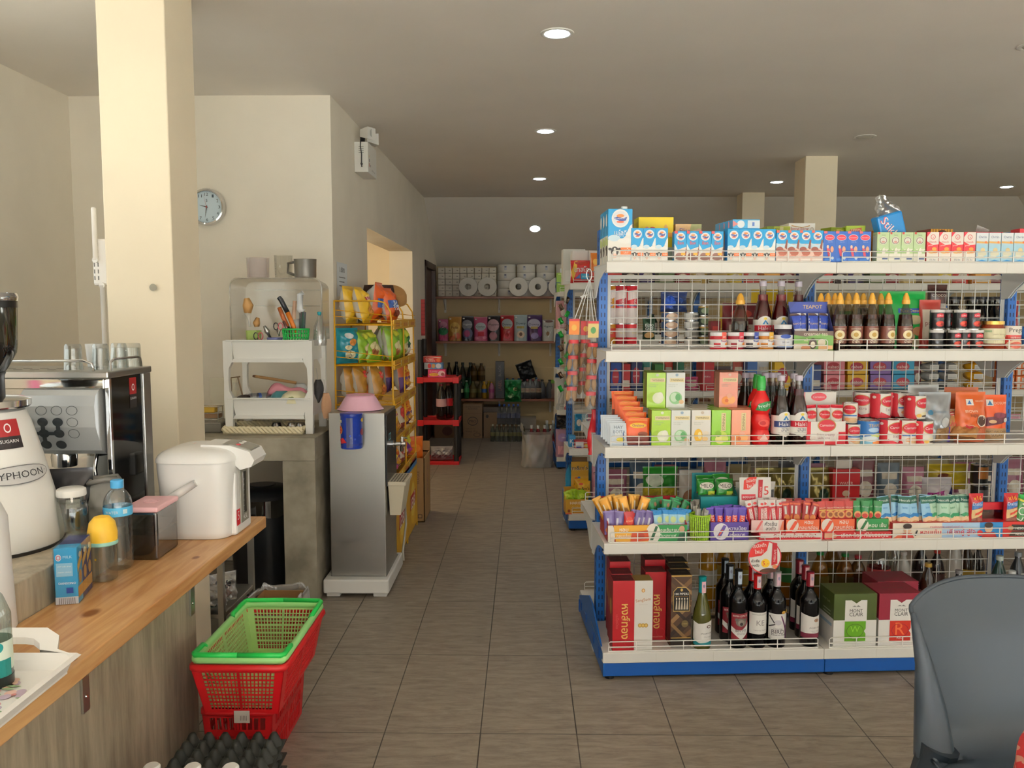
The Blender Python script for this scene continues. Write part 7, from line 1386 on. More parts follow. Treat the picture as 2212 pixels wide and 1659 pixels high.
sprow(GRS, [(1398, 1062, .15, 10), (1406, 1052, .14, 4), (1415, 1050, .12, -4), (1428, 1034, .16, -6), (1436, 1050, .11, 6), (1446, 1040, .15, 14), (1455, 1036, .16, 20), (1448, 1064, .1, 26), (1464, 1052, .12, 32), (1476, 1054, .13, 38)], .06, 'dark green coffee sachet, {o} from the left in the maroon tray', 'green sachets')
PUR = sach('purple', .034, .09, .009, '#6b5a94', [('r', .3, .35, .5, .7, '#dcd8e4'), ('e', .5, .2, .4, .14, '#c8743a'), ('r', 0, .94, 1, 1, '#8a78b0')])
sprow(PUR, [(1318, 1088, .05, -4), (1334, 1084, .05, 4), (1330, 1074, .07, -20), (1342, 1072, .08, -24), (1366, 1086, .07, 12), (1374, 1084, .06, 16), (1384, 1088, .06, 18), (1397, 1090, .05, 16)], .024, 'lilac coffee sachet, {o} from the blue post at the front of the maroon tray', 'lilac sachets')
RDS = sach('reds', .032, .088, .009, '#b02428', [('e', .5, .6, .35, .2, '#d84a3a'), ('t', 'ROAST', .5, .6, .7, '#f0d8b0'), ('r', .2, .2, .5, .4, '#5a2020')])
sprow(RDS, [(1352, 1094, .045, 14), (1362, 1090, .045, -4)], .024, 'red coffee sachet among the lilac ones, {o} of two', 'red among lilac')
NT = sach('nestea', .031, .088, .009, '#9fd0e6', [('r', 0, .82, 1, 1, '#2a86c8'), ('e', .6, .6, .3, .14, '#c8dc9a'), ('r', .1, .3, .95, .45, '#dff0f6'), ('t', 'NESTEA', .5, .37, .8, '#1c5aa8'), ('r', 0, 0, 1, .12, '#c8484c')])
sprow(NT, [(1412, 1084, .06, 4), (1425, 1086, .05, -4), (1439, 1082, .06, 3), (1454, 1084, .05, -3), (1469, 1086, .05, 4), (1478, 1082, .07, 8), (1433, 1076, .09, 0), (1462, 1076, .09, 0)], .026, 'light blue tea sachet, {o} of the group beside the lilac ones', 'light blue sachets')
NP = sach('nescpurple', .028, .1, .009, '#4a2f9a', [('r', .2, .05, .85, .7, '#d8472c'), ('t', 'NESCAFÉ', .52, .4, .62, '#f4f0f0', 90), ('r', 0, .94, 1, 1, '#6a50b8')])
sprow(NP, [(1542, 1086, .05, -6), (1554, 1090, .04, 3), (1570, 1088, .04, 5), (1585, 1086, .045, 2), (1600, 1088, .04, 6), (1549, 1080, .07, -4), (1563, 1080, .08, 2), (1577, 1078, .09, 0), (1592, 1080, .08, 4), (1607, 1084, .06, 6)], .024, 'violet and red coffee stick, {o} in the purple tray', 'violet sticks')
NW = sach('nescwhite', .024, .095, .009, '#b8242e', [('r', 0, .74, 1, 1, '#e6dfdc'), ('r', .3, .1, .75, .66, '#f0e4e0'), ('t', 'NESCAFÉ', .52, .4, .5, '#b8202c', 90), ('e', .5, .84, .25, .05, '#d84a4a')])
sprow(NW, [(1626, 1086, .06, -10), (1636, 1080, .07, -6), (1645, 1088, .055, 3), (1654, 1084, .06, -2), (1664, 1082, .06, 4), (1673, 1086, .055, -5), (1683, 1080, .06, 4), (1641, 1074, .1, 0), (1652, 1072, .11, 0), (1668, 1074, .1, 2), (1690, 1082, .07, 6)], .055, 'white topped red coffee stick, {o} in the pink tray', 'white topped sticks')
RC = sach('redcof', .027, .088, .009, '#a01c22', [('r', .3, .45, .55, .8, '#e4dcd4'), ('e', .55, .28, .35, .16, '#c8743a'), ('r', .1, .85, .9, .93, '#d86a4a')])
sprow(RC, [(1700, 1080, .06, -4), (1710, 1076, .07, 3), (1720, 1082, .06, 2), (1731, 1074, .08, -3), (1740, 1084, .06, 8), (1750, 1086, .06, 18), (1705, 1074, .11, 0), (1726, 1074, .11, 0), (1745, 1076, .11, 4)], .055, 'deep red coffee sachet, {o} in the first orange fronted tray', 'deep red sachets')
RB = sach('redbrown', .03, .088, .009, '#b5302c', [('e', .5, .42, .42, .16, '#d89a5a'), ('e', .5, .42, .25, .09, '#8a4a24'), ('t', 'NESCAFÉ', .5, .72, .8, '#f0dcc8'), ('r', .05, .58, .95, .64, '#d8b05a')])
sprow(RB, [(1779, 1084, .06, -4), (1793, 1086, .055, 2), (1806, 1084, .06, 3), (1818, 1086, .055, -2), (1833, 1084, .06, 2), (1786, 1076, .1, 0), (1812, 1076, .1, 2), (1828, 1078, .1, -2)], .055, 'red and gold coffee sachet, {o} in the second orange fronted tray', 'red and gold sachets')
GG = sach('greengold', .029, .088, .009, '#1f7a3a', [('e', .5, .4, .4, .15, '#d8a06a'), ('e', .5, .36, .3, .1, '#b5302a'), ('t', 'NESCAFÉ', .5, .75, .8, '#d8ecd8')])
sprow(GG, [(1854, 1082, .06, -3), (1867, 1084, .055, 4), (1880, 1086, .06, -3), (1895, 1084, .055, 3), (1909, 1086, .06, 4), (1860, 1076, .1, 0), (1876, 1076, .1, 0), (1892, 1076, .1, 3), (1906, 1080, .1, -4)], .055, 'green and gold coffee sachet, {o} in the green fronted tray', 'green and gold sachets')
BS_ = lambda c, c2: [('r', 0, .78, 1, .98, '#1c5a4a'), ('t', 'Nescafé', .5, .87, .8, '#e8eee8'), ('t', 'latte', .5, .66, .4, c2), ('p', [(0, .42), (.4, .5), (.9, .46), (1, .54), (.9, .36), (.4, .34)], c2), ('p', [(0, .34), (.5, .4), (1, .34), (1, 0), (0, 0)], '#e4c8a0'), ('e', .5, .18, .36, .1, '#c89460'), ('e', .55, .2, .2, .05, '#e8d4b0')]
BB_ = sach('bluelat', .042, .13, .012, '#93c4e2', BS_('', '#2a78b8'))
sprow(BB_, [(1918, 1070, .05, -5), (1937, 1072, .07, 4), (1953, 1080, .05, 2), (1977, 1068, .05, -2), (1996, 1072, .07, 5), (2008, 1078, .05, -3)], .03, 'sky blue latte stick, {o} in the row on the long banner', 'sky blue sticks')
LG = sach('greenlat', .043, .13, .012, '#a9cdb4', BS_('', '#2c8a5a'))
sprow(LG, [(2024, 1084, .06, -6), (2041, 1082, .045, -2), (2056, 1076, .06, 6), (2068, 1076, .05, -12), (2080, 1068, .07, -4), (2088, 1088, .05, 2)], .03, 'mint green latte stick, {o} in the row on the long banner', 'mint green sticks')
CC = lambda: bag(B(), .058, .145, .03, '#b8242c', [('r', 0, .0, 1, .22, '#6a4a4c'), ('e', .5, .22, .44, .14, '#8a5a4a'), ('p', [(.1, .3), (.9, .42), (.9, .62), (.1, .55)], '#e0c08a'), ('p', [(.1, .55), (.9, .65), (.9, .8), (.1, .72)], '#4a7ab8'), ('t', 'Dalto', .48, .72, .7, '#f0eef4'), ('t', 'x16', .5, .88, .6, '#e6c83a'), ('p', [(.3, .4), (.9, .5), (.9, .56), (.3, .46)], '#c8402c')], crimp='#b81e26', seed=3).obj('drink_sachet')
for px, lb in ((2105, 'red and yellow chocolate drink packet beside the mint green sticks'), (2180, 'red and yellow chocolate drink packet past the red strip near the photo edge')):
 o = mk(CC, 'cc'); G1.putpx(o, px, .05, z+.03); tag(o, lb, 'sachet')
for i, px in enumerate((2198, 2207, 2216)):
 o = mk(bagp('snack_pack', .05, .14, .02, '#2c7a2c', [('t', 'CLONE', .5, .55, 1.1, '#eef2e6', 72), ('r', 0, .9, 1, 1, '#1f9a3a'), ('p', [(0, .82), (1, .75), (1, .8), (0, .88)], '#d8d04a'), ('r', 0, 0, 1, .2, '#4a3a24')], seed=22), 'clo'); G1.putpx(o, px, .04+.02*i, z+.03, -.3, -.1, .2); tag(o, f'green snack pack with white letters, {ORD[i]} of three by the photo edge', 'pack', 'green packs')
b = B(); w = .115; b.box(-w/2, 0, .07, w/2, .012, .1, M('#c01f2c', .4)); b.box(-w/2, .0, 0, w/2, .003, .07, CLEAR('#b88a8e', .1))
for k in (-1, 1): b.box(k*w/2-.003, 0, 0, k*w/2+.003, .012, .1, M('#c01f2c', .4))
o = b.obj('rack_strip'); G1.put(o, G1.lx(2142, .06, z), .08, z+.03); tag(o, 'red empty divider between the two red chocolate drink packets', 'divider')
def milo():
 o = bpy.data.objects.new('sachet_box', None); COL.objects.link(o); w = .155; TL = M('#12848a', .4)
 b = B(); b.box(-w/2, 0, 0, w/2, .1, .09, TL, .001); b.box(-w/2-.01, .1, .05, w/2-.022, .104, .17, TL); b.add([(w/2, y, q) for y, q in ((0, .09), (.1, .09), (.1, .15))], [(0, 1, 2)], TL); b.dec(fbox(w, .09), w, .09, [('t', 'Nestlé', .58, .6, .2, '#7ac4c4'), ('e', .4, .62, .05, .07, '#3aa4a8'), ('r', .4, .4, .7, .42, '#2a9498')]); b.obj('carton', o)
 for i, (x, y, zq) in enumerate(((-.042, .04, .08), (.034, .036, .08), (.03, .07, .095), (-.04, .07, .09))):
  b = B(); bag(b, .075, .075, .02, '#257a28', [('e', .5, .62, .42, .2, '#e8e2d4'), ('t', 'MILO', .5, .62, .68, '#3a241c'), ('p', [(0, .1), (1, .2), (1, 0), (0, 0)], '#5a3a20'), ('r', .55, .1, .95, .32, '#b8c83a')], seed=i+2); s = b.obj('sachet', o, (x, y, zq)); s.rotation_euler = (-.15, 0, .06)
 return o
o = milo(); G1.putpx(o, 1553, .15, z+.06); tag(o, 'teal carton of green malt drink sachets standing behind the violet sticks', 'carton')
strip(1507, 1595, 0, .058, [], 'hidden teal plinth under the carton of green malt sachets', .15, .1, '#12848a')
o = thing('mesh_cup', 'lime green mesh cup of silver sachets between the maroon and purple trays', 'cup'); G1.putpx(o, 1511, .06, z+EPS)
b = B(); LM = M('#9cc62a', .4); r = .04
b.lathe([(0, 0), (.036, 0), (.036, .002), (0, .002)], LM, 24); b.tube([(r*math.cos(k*PI/14), r*math.sin(k*PI/14), .098) for k in range(28)], .004, LM, 6, True)
for k in range(30): a = 2*PI*k/30; b.bar((.036*math.cos(a), .036*math.sin(a), 0), (.04*math.cos(a), .04*math.sin(a), .098), .0036, LM)
for j in range(1, 16): q = .036+.004*j/16; b.tube([(q*math.cos(k*PI/14), q*math.sin(k*PI/14), .098*j/16) for k in range(28)], .0013, LM, 4, True)
b.obj('mesh_body', o)
for i in range(7):
 o = mk(bagp('drink_sachet', .022, .115, .008, '#b9b6b0', [('r', .2, .75, .8, .9, '#e6e4e0'), ('r', .3, .2, .7, .6, '#8a8780')], seed=2, n=(6, 9)), 'silver'); a = i*.9
 o.location = G1.w(G1.lx(1511, .06, z)+.018*math.cos(a), .06+.018*math.sin(a), z+.006); o.rotation_euler = (.08*math.sin(a), .1*math.cos(a), a); tag(o, f'silver sachet standing in the lime mesh cup, {ORD[i]} of seven', 'sachet', 'silver sachets in the mesh cup')
for i, (px, yl) in enumerate(((1494, .13), (1503, .14), (1500, .11))):
 o = (mk(bagp('drink_sachet', .03, .1, .01, M('#6a655c', .25, .5), [('r', .2, .5, .8, .8, '#c8c4b8')], seed=7), 'grey')); G1.putpx(o, px, yl, z+.04, .3*i, -.1, .2-.1*i); tag(o, f'dull grey foil sachet tucked behind the lime mesh cup, {ORD[i]} one', 'sachet', 'grey foil sachets')
b = B(); b.box(-.065, 0, 0, .065, .003, .13, M('#ece8e2', .4), .001)
b.dec(fbox(.13, .13), .13, .13, [('p', [(.12, .62), (.14, .9), (.3, 1.0), (.55, 1.02), (.5, .78), (.3, .62)], '#d8392e'), ('t', 'โรบัสต้า', .36, .9, .32, '#f6ece6', 8), ('t', 'ใหม่!', .36, .74, .26, '#f6ece6', 8), ('r', .06, .3, .5, .47, '#c8283a'), ('t', 'ลองเลย!', .28, .385, .38, '#f6ece6'), ('p', [(.58, .3), (.6, .92), (.74, .92), (.7, .3)], '#b81e2c'), ('t', 'NESCAFÉ', .65, .55, .3, '#f0dcd8', 84), ('e', .66, .3, .06, .06, '#d87a4a'), ('t', '5', .84, .58, .15, '#c8302c'), ('t', 'บาท', .84, .33, .16, '#4a4446'), ('e', .55, .1, .22, .06, '#4a2c20'), ('e', .45, .06, .2, .05, '#5a3826')])
o = b.obj('price_card'); G1.putpx(o, 1632, .11, z+.105, 0, -.1); tag(o, 'white and red price card showing 5 above the coffee sticks', 'sign')
one(bagp('x', .17, .145, .07, '#e2ded8', [('t', 'VINITA', .48, .62, .6, '#c0283a'), ('r', .86, .55, .94, .8, '#6a6a6c'), ('p', [(.7, .1), (.95, .3), (.95, .1)], '#c8c2ba')], seed=12, wr=.08), 1630, .22, z+.05, 'sugar_sack', 'white sack with red lettering behind the price card', 'bag')
o = thing('hanging_sign', 'round red-rimmed price sign hanging over the shelf lip', 'sign'); p = at(1652, 1190, 3.19); G1.put(o, G1.lx(1652, -.012, .5), -.012, .495)
b = B(); b.lathe([(0, -.0012), (.066, -.0012), (.0665, 0), (.066, .0012), (0, .0012)], M('#ece8e2', .4), 40, axis='y')
fs = lambda u, v, e: (-.066+u*.132, -.0013-e, -.066+v*.132)
b.dec(fs, .132, .132, [('p', [(.5+.49*math.cos(a), .5+.49*math.sin(a)) for a in [PI*(.5+.5*k/10) for k in range(11)]]+[(.1, .5), (.4, .55), (.56, .7), (.62, .98)], '#d0322e'), ('g', .5, .5, .5, .5, .06, '#c8283a'), ('t', 'โรบัสต้า', .32, .86, .42, '#f6ece6', 6), ('t', 'ใหม่!', .32, .68, .26, '#f6ece6', 6), ('p', [(.7, .25), (.72, .95), (.86, .92), (.88, .3)], '#b4202e'), ('t', 'NESCAFÉ', .79, .55, .36, '#f0e0dc', 86), ('e', .52, .32, .13, .13, '#efc42c'), ('t', '5.-', .52, .32, .18, '#d0322e'), ('t', 'คั่วเข้ม', .22, .4, .26, '#3a3436'), ('t', 'ลงตัว', .22, .26, .22, '#3a3436'), ('e', .62, .1, .24, .07, '#4a2a1e'), ('e', .5, .08, .16, .05, '#5a3826'), ('e', .8, .22, .07, .06, '#d88a5a')])
b.obj('card', o); B().tube([(0, .0, .064), (0, .004, .075), (0, .012, .08)], .0015, WIRE, 5).obj('hook', o)
z = LV[4]
HT = [('t', 'หงส์ทอง', .6, .42, .5, '#d9b45c', -90), ('t', 'แม่โขงไทย', .22, .42, .2, '#c04a4a', -90), ('t', 'RUM COLLECTION', .5, .05, .7, '#d9a890'), ('g', .75, .12, .2, .06, .1, '#b82a34')]
HTS = [('r', 0, 0, 1, 1, '#7a161c'), ('e', .5, .6, .2, .12, '#a8863a')]
def hong(px, yl, label, w=.087, h=.285, k='ht'):
 o = mk(boxp('spirit_box', w, h, .083, '#a8161f', HT, HTS, [('r', .03, .03, .97, .97, '#4a1014'), ('t', 'GOLD', .5, .5, .5, '#7a4a34')], .35), k); G1.putpx(o, px, yl, z+EPS); tag(o, label, 'spirit box')
hong(1346, .016, 'crimson spirit box with gold vertical lettering, at the shelf front')
hong(1342, .102, 'crimson spirit box directly behind the front gold-lettered one'); hong(1338, .19, 'crimson spirit box third back along the shelf end', h=.31, k='ht2')
hong(1415, .12, 'crimson spirit box behind the white boxed rum'); hong(1413, .21, 'crimson spirit box rearmost beside the tartan box', h=.31, k='ht2')
one(boxp('x', .077, .283, .077, '#e2e0da', [('e', .5, .86, .09, .028, '#c88a3c'), ('e', .5, .86, .05, .018, '#e8d0a0'), ('t', 'SangSom', .5, .72, .78, '#b87a3c', 8), ('t', 'Special Rum', .5, .66, .45, '#d0ccc4'), ('e', .34, .36, .1, .03, '#b8903c'), ('e', .5, .36, .1, .03, '#b8903c'), ('e', .66, .36, .1, .03, '#b8903c'), ('e', .34, .36, .06, .018, '#d8b868'), ('e', .5, .36, .06, .018, '#d8b868'), ('e', .66, .36, .06, .018, '#d8b868'), ('t', 'THAI RUM', .45, .13, .28, '#c83a34')], None, [('r', .02, .02, .98, .98, '#8a743c')]), 1388, .02, z, 'spirit_box', 'white rum box with three gold medals beside the crimson boxes', 'spirit box')
TP = [('p', [(0, a), (1, a+.28), (1, a+.36), (0, a+.08)], c) for a, c in ((-.1, '#6a4a2c'), (.12, '#2c1c14'), (.3, '#8a6a44'), (.48, '#4a3020'), (.62, '#6e5030'), (.05, '#3a281c'))]+[('p', [(0, a), (1, a-.28), (1, a-.22), (0, a+.06)], c) for a, c in ((.3, '#7d5f3a'), (.55, '#2c1c14'), (.85, '#5a4028'), (1.0, '#8a6c48'))]
TP = [q if q[0] != 'p' else ('p', [(x, max(.0, min(1., y))) for x, y in q[1]], q[2]) for q in TP]
PIP = TP+[('r', 0, .0, 1, .13, '#241812'), ('r', 0, .125, 1, .135, '#c09a4c'), ('r', 0, .985, 1, 1, '#c09a4c'), ('p', [(.1, .5), (.9, .5), (.9, .78), (.7, .84), (.3, .84), (.1, .78)], '#c8a860'), ('p', [(.12, .51), (.88, .51), (.88, .775), (.7, .83), (.3, .83), (.12, .775)], '#16120f'), ('t', '100 PIPERS', .5, .745, .68, '#f0eee8'), ('e', .5, .8, .06, .02, '#c8a860'), ('t', 'BLENDED SCOTCH WHISKY', .5, .71, .64, '#b8863c'), ('e', .68, .33, .17, .05, '#6a5a34'), ('t', '8 YEARS', .68, .33, .22, '#c8b070')]+[('p', [(.2+.13*i, .53), (.24+.13*i, .66), (.28+.13*i, .66), (.3+.13*i, .53)], '#b8ac98') for i in range(5)]+[('e', .25+.13*i, .68, .03, .014, '#d8ccb4') for i in range(5)]
pf = boxp('spirit_box', .083, .295, .083, '#4a3424', PIP, [('r', 0, 0, 1, 1, '#3a0f12'), ('r', .2, .5, .8, .8, '#5a1a1c'), ('r', 0, .03, 1, .05, '#8a6a3a')], [('r', .03, .03, .97, .97, '#14110f'), ('t', '100 PIPERS', .5, .5, .6, '#8a8274'), ('r', 0, 0, 1, .04, '#b8924c')], .35)
for i in range(3): o = mk(pf, 'pip'); G1.putpx(o, 1470-i*4, .045+.088*i, z+EPS); tag(o, 'tartan whisky box with black label, '+('front of three' if i == 0 else f'{ORD[i]} of three going back'), 'spirit box', 'tartan whisky boxes')
def wine(key, gl, cap, lab, dec, tagc=None, h=.305, r=.037, shoulders=0, lz=(.12, .46), foil=.8, metal=0):
 def fn():
  o = bpy.data.objects.new('wine_bottle', None); COL.objects.link(o)
  if shoulders: sh = [(0, .002), (r*.93, 0), (r, .006), (r, h*.42), (r*.9, h*.52), (r*.6, h*.66), (r*.42, h*.76), (r*.38, h*.82), (r*.38, h*.97)]
  else: sh = [(0, .002), (r*.93, 0), (r, .006), (r, h*.58), (r*.96, h*.63), (r*.7, h*.69), (r*.43, h*.735), (r*.39, h*.78), (r*.38, h*.97)]
  B().lathe(sh, gl, 26).obj('bottle_body', o)
  B().lathe([(r*.41, h*foil), (r*.42, h*.97), (r*.44, h*.975), (r*.44, h*.995), (r*.38, h), (0, h)], M(cap, .3, metal), 20).obj('capsule', o)
  if tagc: b = B(); b.dec(fcyl(r*.455, h*(foil+.02), h*.16, 1.0), r*.455, h*.16, [('r', 0, 0, 1, 1, tagc), ('e', .5, .6, .25, .15, '#8a8aa8')], .0008); b.obj('tax_strip', o)
  b = B(); b.dec(fcyl(r*1.012, h*lz[0], h*(lz[1]-lz[0]), 2.9), r*2.9, h*(lz[1]-lz[0]), dec, .0003); b.obj('label', o)
  return o
 return lambda: mk(fn, 'wine'+key)
GB = M('#0a090b', .12, 0, .3); GO = M('#4a4a1c', .06)
JC = lambda c: [('p', [(0, 0), (1, 0), (1, .95), (.5, .86), (0, .98)], '#e6e2de'), ('r', 0, 0, 1, .2, c), ('e', .62, .72, .1, .07, '#8a6a5a'), ('g', .62, .72, .07, .05, .3, '#c8a080'), ('t', "JACOB'S CREEK", .6, .42, .5, '#5a5256'), ('t', 'SHIRAZ CABERNET', .6, .3, .4, '#a8a0a0'), ('t', 'Chardonnay', .6, .24, .3, '#b0a8a8')]
W = {'jcw': wine('jcw', GO, '#12868c', '#fff', [('p', [(0, .05), (1, .2), (1, 1), (.75, 1.0), (.5, .94), (.25, .9), (0, .98)], '#e4e2de'), ('p', [(0, 0), (1, 0), (1, .2), (.6, .14), (.3, .1), (0, .22)], '#118089'), ('g', .66, .78, .1, .07, .4, '#6a4a44'), ('t', "JACOB'S CREEK", .62, .5, .56, '#4a4a50'), ('t', 'Chardonnay', .64, .36, .36, '#a8a6a6')], '#e8b8c4', .29, .0365, 1, (.06, .4), .76),
  'bin': wine('bin', GB, '#14161a', '#fff', [('r', .12, .0, .88, 1, '#7a1a26'), ('p', [(.12, .5), (.3, .38), (.5, .36), (.88, .62), (.88, .3), (.5, .0), (.12, .3)], '#e4e2de'), ('t', 'BERRI ESTATES', .5, .9, .62, '#e8dcd4'), ('e', .5, .66, .2, .16, '#6a625a'), ('e', .5, .64, .12, .12, '#8a8278'), ('e', .5, .6, .06, .06, '#241e1c'), ('e', .33, .76, .06, .06, '#5a524c'), ('e', .67, .76, .06, .06, '#5a524c'), ('t', 'BIN 777', .5, .34, .4, '#4a4446'), ('t', 'shiraz', .5, .24, .3, '#9a9494')], '#b4c4d8', .315),
  'ke': wine('ke', GB, '#b8181c', '#fff', [('r', .06, 0, .94, 1, '#e4e2de'), ('t', 'RAWSON ESTATE', .5, .9, .6, '#8a8686'), ('t', 'KE', .5, .52, .3, '#8a8688'), ('t', 'Cabernet Merlot', .5, .18, .5, '#9a9696')], '#d8c0c8', .295, lz=(.2, .5)),
  'bird': wine('bird', GB, '#b8b4b8', '#fff', [('r', .04, 0, .96, 1, '#e2e0de'), ('p', [(.72, 0), (.86, 0), (.8, .4), (.95, .8), (.9, .85), (.74, .5), (.55, .95), (.52, .9), (.7, .4)], '#5a1f52'), ('e', .42, .66, .13, .1, '#c8c4cc'), ('p', [(.05, .5), (.3, .6), (.33, .57), (.08, .46)], '#2c242c'), ('p', [(.08, .9), (.28, .62), (.31, .64), (.12, .93)], '#2c242c'), ('t', 'BIRD', .42, .3, .46, '#4a444a'), ('t', 'Dancing', .42, .41, .3, '#8a848a'), ('t', 'Reserve Red', .44, .18, .5, '#4a444a'), ('e', .62, 1.06, .08, .06, '#b8903c'), ('e', .8, 1.08, .08, .06, '#b8903c')], '#d8b4c4', .305, metal=.4),
  'jcr': wine('jcr', GB, '#7d1a28', '#fff', JC('#6a1a34'), '#c8a0a8', .3)}
for k, px, yl, lb in (('jcw', 1515, .045, 'olive white wine bottle with teal capsule beside the tartan whisky box'), ('bin', 1592, .05, 'black wine bottle with red koala label in front of the wine group'), ('ke', 1633, .05, 'wine bottle with red capsule and plain cream label, front row'), ('bird', 1675, .05, 'wine bottle with purple tree label and silver capsule, front row'),
      ('bin', 1573, .12, 'black wine bottle just behind the red koala label one'), ('bin', 1563, .2, 'black wine bottle rearmost of the koala label wines'), ('ke', 1622, .15, 'wine bottle with red capsule standing behind the cream label one'), ('bird', 1662, .15, 'wine bottle with silver capsule standing behind the purple tree one'),
      ('jcr', 1746, .055, 'red wine bottle with maroon capsule nearest the green wine box'), ('jcr', 1736, .14, 'red wine bottle with maroon capsule, middle of three in line'), ('jcr', 1723, .22, 'red wine bottle with maroon capsule, rearmost of three in line')):
 o = W[k](); G1.putpx(o, px, yl, z+EPS, .1); tag(o, lb, 'wine bottle')
MC = lambda dk, lt, ch, tx: [('r', 0, 0, 1, .5, '#e4e2de'), ('r', .26, .48, .77, .88, '#e6e4e0'), ('p', [(.4, .885), (.52, .82), (.64, .885)], dk), ('t', 'MONT', .52, .68, .3, '#3a3a38'), ('t', 'CLAIR', .52, .61, .32, '#3a3a38'), ('p', [(.42, .76), (.48, .78), (.52, .76), (.56, .785), (.62, .755), (.52, .765)], '#7a7a78'), ('r', .26, .1, .75, .48, lt), ('p', [(.75, .24), (.71, .29), (.75, .34)], '#e4e2de'), ('t', ch, .5, .33, .22, '#8ac83a' if ch == 'W' else '#e06a3a'), ('t', tx, .5, .16, .14, '#f0f0ec'), ('g', .5, .3, .2, .13, .06, dk), ('t', '3 L', .86, .07, .06, '#8a8a86')]
def mont(px, yl, dk, lt, ch, tx, key, lb):
 o = mk(boxp('wine_box', .176, .216, .14, dk, MC(dk, lt, ch, tx), [('r', 0, 0, 1, .52, '#dcdad6'), ('t', 'MONT CLAIR', .5, .8, .5, '#b8c0a0'), ('r', .3, .62, .8, .64, '#a8b098'), ('r', .3, .56, .8, .58, '#a8b098'), ('r', .1, .36, .9, .42, '#9ab4c8')], [('t', 'MONT CLAIR', .5, .5, .5, '#6a5a48')]), key); G1.putpx(o, px, yl, z+EPS); tag(o, lb, 'wine box')
mont(1845, .02, '#44521f', '#5d9a14', 'W', 'WHITE', 'mcw', 'olive green boxed wine with a W panel beside the red boxed wines')
mont(1942, .018, '#851a30', '#c02c18', 'R', 'RED', 'mcr', 'crimson boxed wine with an R panel cut off by the grey chair')
mont(1936, .165, '#851a30', '#c02c18', 'R', 'RED', 'mcr', 'crimson boxed wine standing behind the R panel box')
for i, (px, yl, c, h, cp) in enumerate(((2000, .24, '#2a1a10', .27, '#a8863a'), (2066, .2, '#2a2a2c', .25, '#8a8a8c'), (2152, .2, '#1f3a34', .31, '#b8c4c0'), (2180, .12, '#1a1c20', .27, '#c0c4c4'), (2192, .25, '#2a2e30', .31, '#8a9094'), (2206, .1, '#14302c', .26, '#c4c8c6'))):
 o = pet('spirit_bottle', ('gold topped dark bottle behind the red boxed wine', 'dark bottle barely showing above the chair back', 'silver topped green bottle beside the far blue post', 'silver capped black bottle, near one above the chair back', 'silver capped grey bottle farther behind the chair', 'silver capped green bottle at the photo edge above the chair')[i], 'bottle', .035, h, (0, 0, 0), c, cp, '#8a8478'); G1.putpx(o, px, yl, z+EPS)
z = LV[1]
RCN = [('r', 0, .0, 1, .4, '#d8ccc8'), ('p', [(.1, .6), (.9, .7), (.9, .9), (.1, .85)], '#e8d8d4'), ('t', 'Pringo', .5, .6, .3, '#f4ece8', 90), ('r', .7, .1, .8, .9, '#f0e8e4'), ('r', .2, .45, .6, .5, '#3a4a8a')]
for i, (px, c, nm) in enumerate(((1317, '#b87a1c', 'gold and red'), (1340, '#b02a34', 'crimson'), (1364, '#c82834', 'bright red'))):
 for k, (h, dz) in enumerate(((.1, 0), (.165, .1005))):
  o = mk(can(.026, h, c, RCN if k else [('r', .0, .4, 1, .8, '#c83a2c' if i == 0 else '#d8ccc8'), ('t', 'nut', .5, .6, .3, '#e8d8a0')]), f'rc{i}{k}'); G1.putpx(o, px, .45, z+dz+EPS, .2*i); tag(o, f'{nm} canister behind the wire, {("lower" if k == 0 else "upper")} one of its stack by the blue post', 'canister', 'red canisters behind the wire')
one(bagp('x', .055, .095, .03, '#26402a', [('t', 'EURO', .5, .66, .7, '#e6e8e0'), ('t', 'CAKE', .5, .5, .7, '#e6e8e0'), ('e', .5, .2, .4, .14, '#c8a06a')], seed=9), 1401, .44, z+.03, 'cake_bag', 'dark green cake bag behind the wire near the red canisters', 'bag')
one(boxp('x', .09, .03, .06, '#a8a49c', []), 1401, .43, z, 'flat_box', 'grey box under the dark green cake bag', 'box')
def stackp(px, n, r, h, fn, key, lb, yl=.44):
 for k in range(n): o = mk(fn, key); G1.putpx(o, px, yl, z+k*(h+.0005)+EPS, .1*k); tag(o, lb.format(o=('bottom', 'second', 'third', 'top')[k] if n == 4 else ORD[k]), 'tin', key)
stackp(1447, 4, .04, .037, can(.038, .036, '#35507a', [('e', .45, .5, .25, .4, '#d8b49a'), ('e', .4, .6, .1, .2, '#e8d4c0'), ('r', .7, .2, .95, .8, '#2c3c64')]), 'blue tins', 'dark blue fish tin with prawn picture, {o} of the stack behind the wire')
stackp(1493, 4, .034, .037, can(.032, .036, '#cfccc6', [('r', .4, .3, .8, .7, '#8a8884'), ('r', .1, .2, .3, .8, '#e4e2de')]), 'white tins', 'white tin, {o} of the pale stack behind the wire')
stackp(1519, 4, .026, .044, can(.022, .043, '#3a4438', [('e', .5, .5, .3, .3, '#7a8a6a'), ('r', 0, .8, 1, .95, '#a8863a')]), 'dark tins', 'dark olive tin, {o} of the stack behind the wire beside the jam jars')
one(bagp('x', .12, .09, .06, '#22386e', [('e', .3, .5, .2, .3, '#3a64c8')], seed=21, wr=.2), 1455, .5, z+.15, 'blue_pack', 'shiny dark blue pack on the stacked tins behind the wire', 'pack')
one(bagp('x', .16, .19, .06, '#6a1c22', [('r', .15, .05, .85, .5, '#c8beb4'), ('r', .25, .4, .75, .42, '#8a6a5a'), ('r', .25, .3, .75, .32, '#8a6a5a'), ('e', .5, .75, .3, .1, '#a83a2c')], stand=True, seed=23), 1597, .5, z, 'spice_bag', 'maroon spice bag with pale panel behind the lone syrup bottle', 'bag')
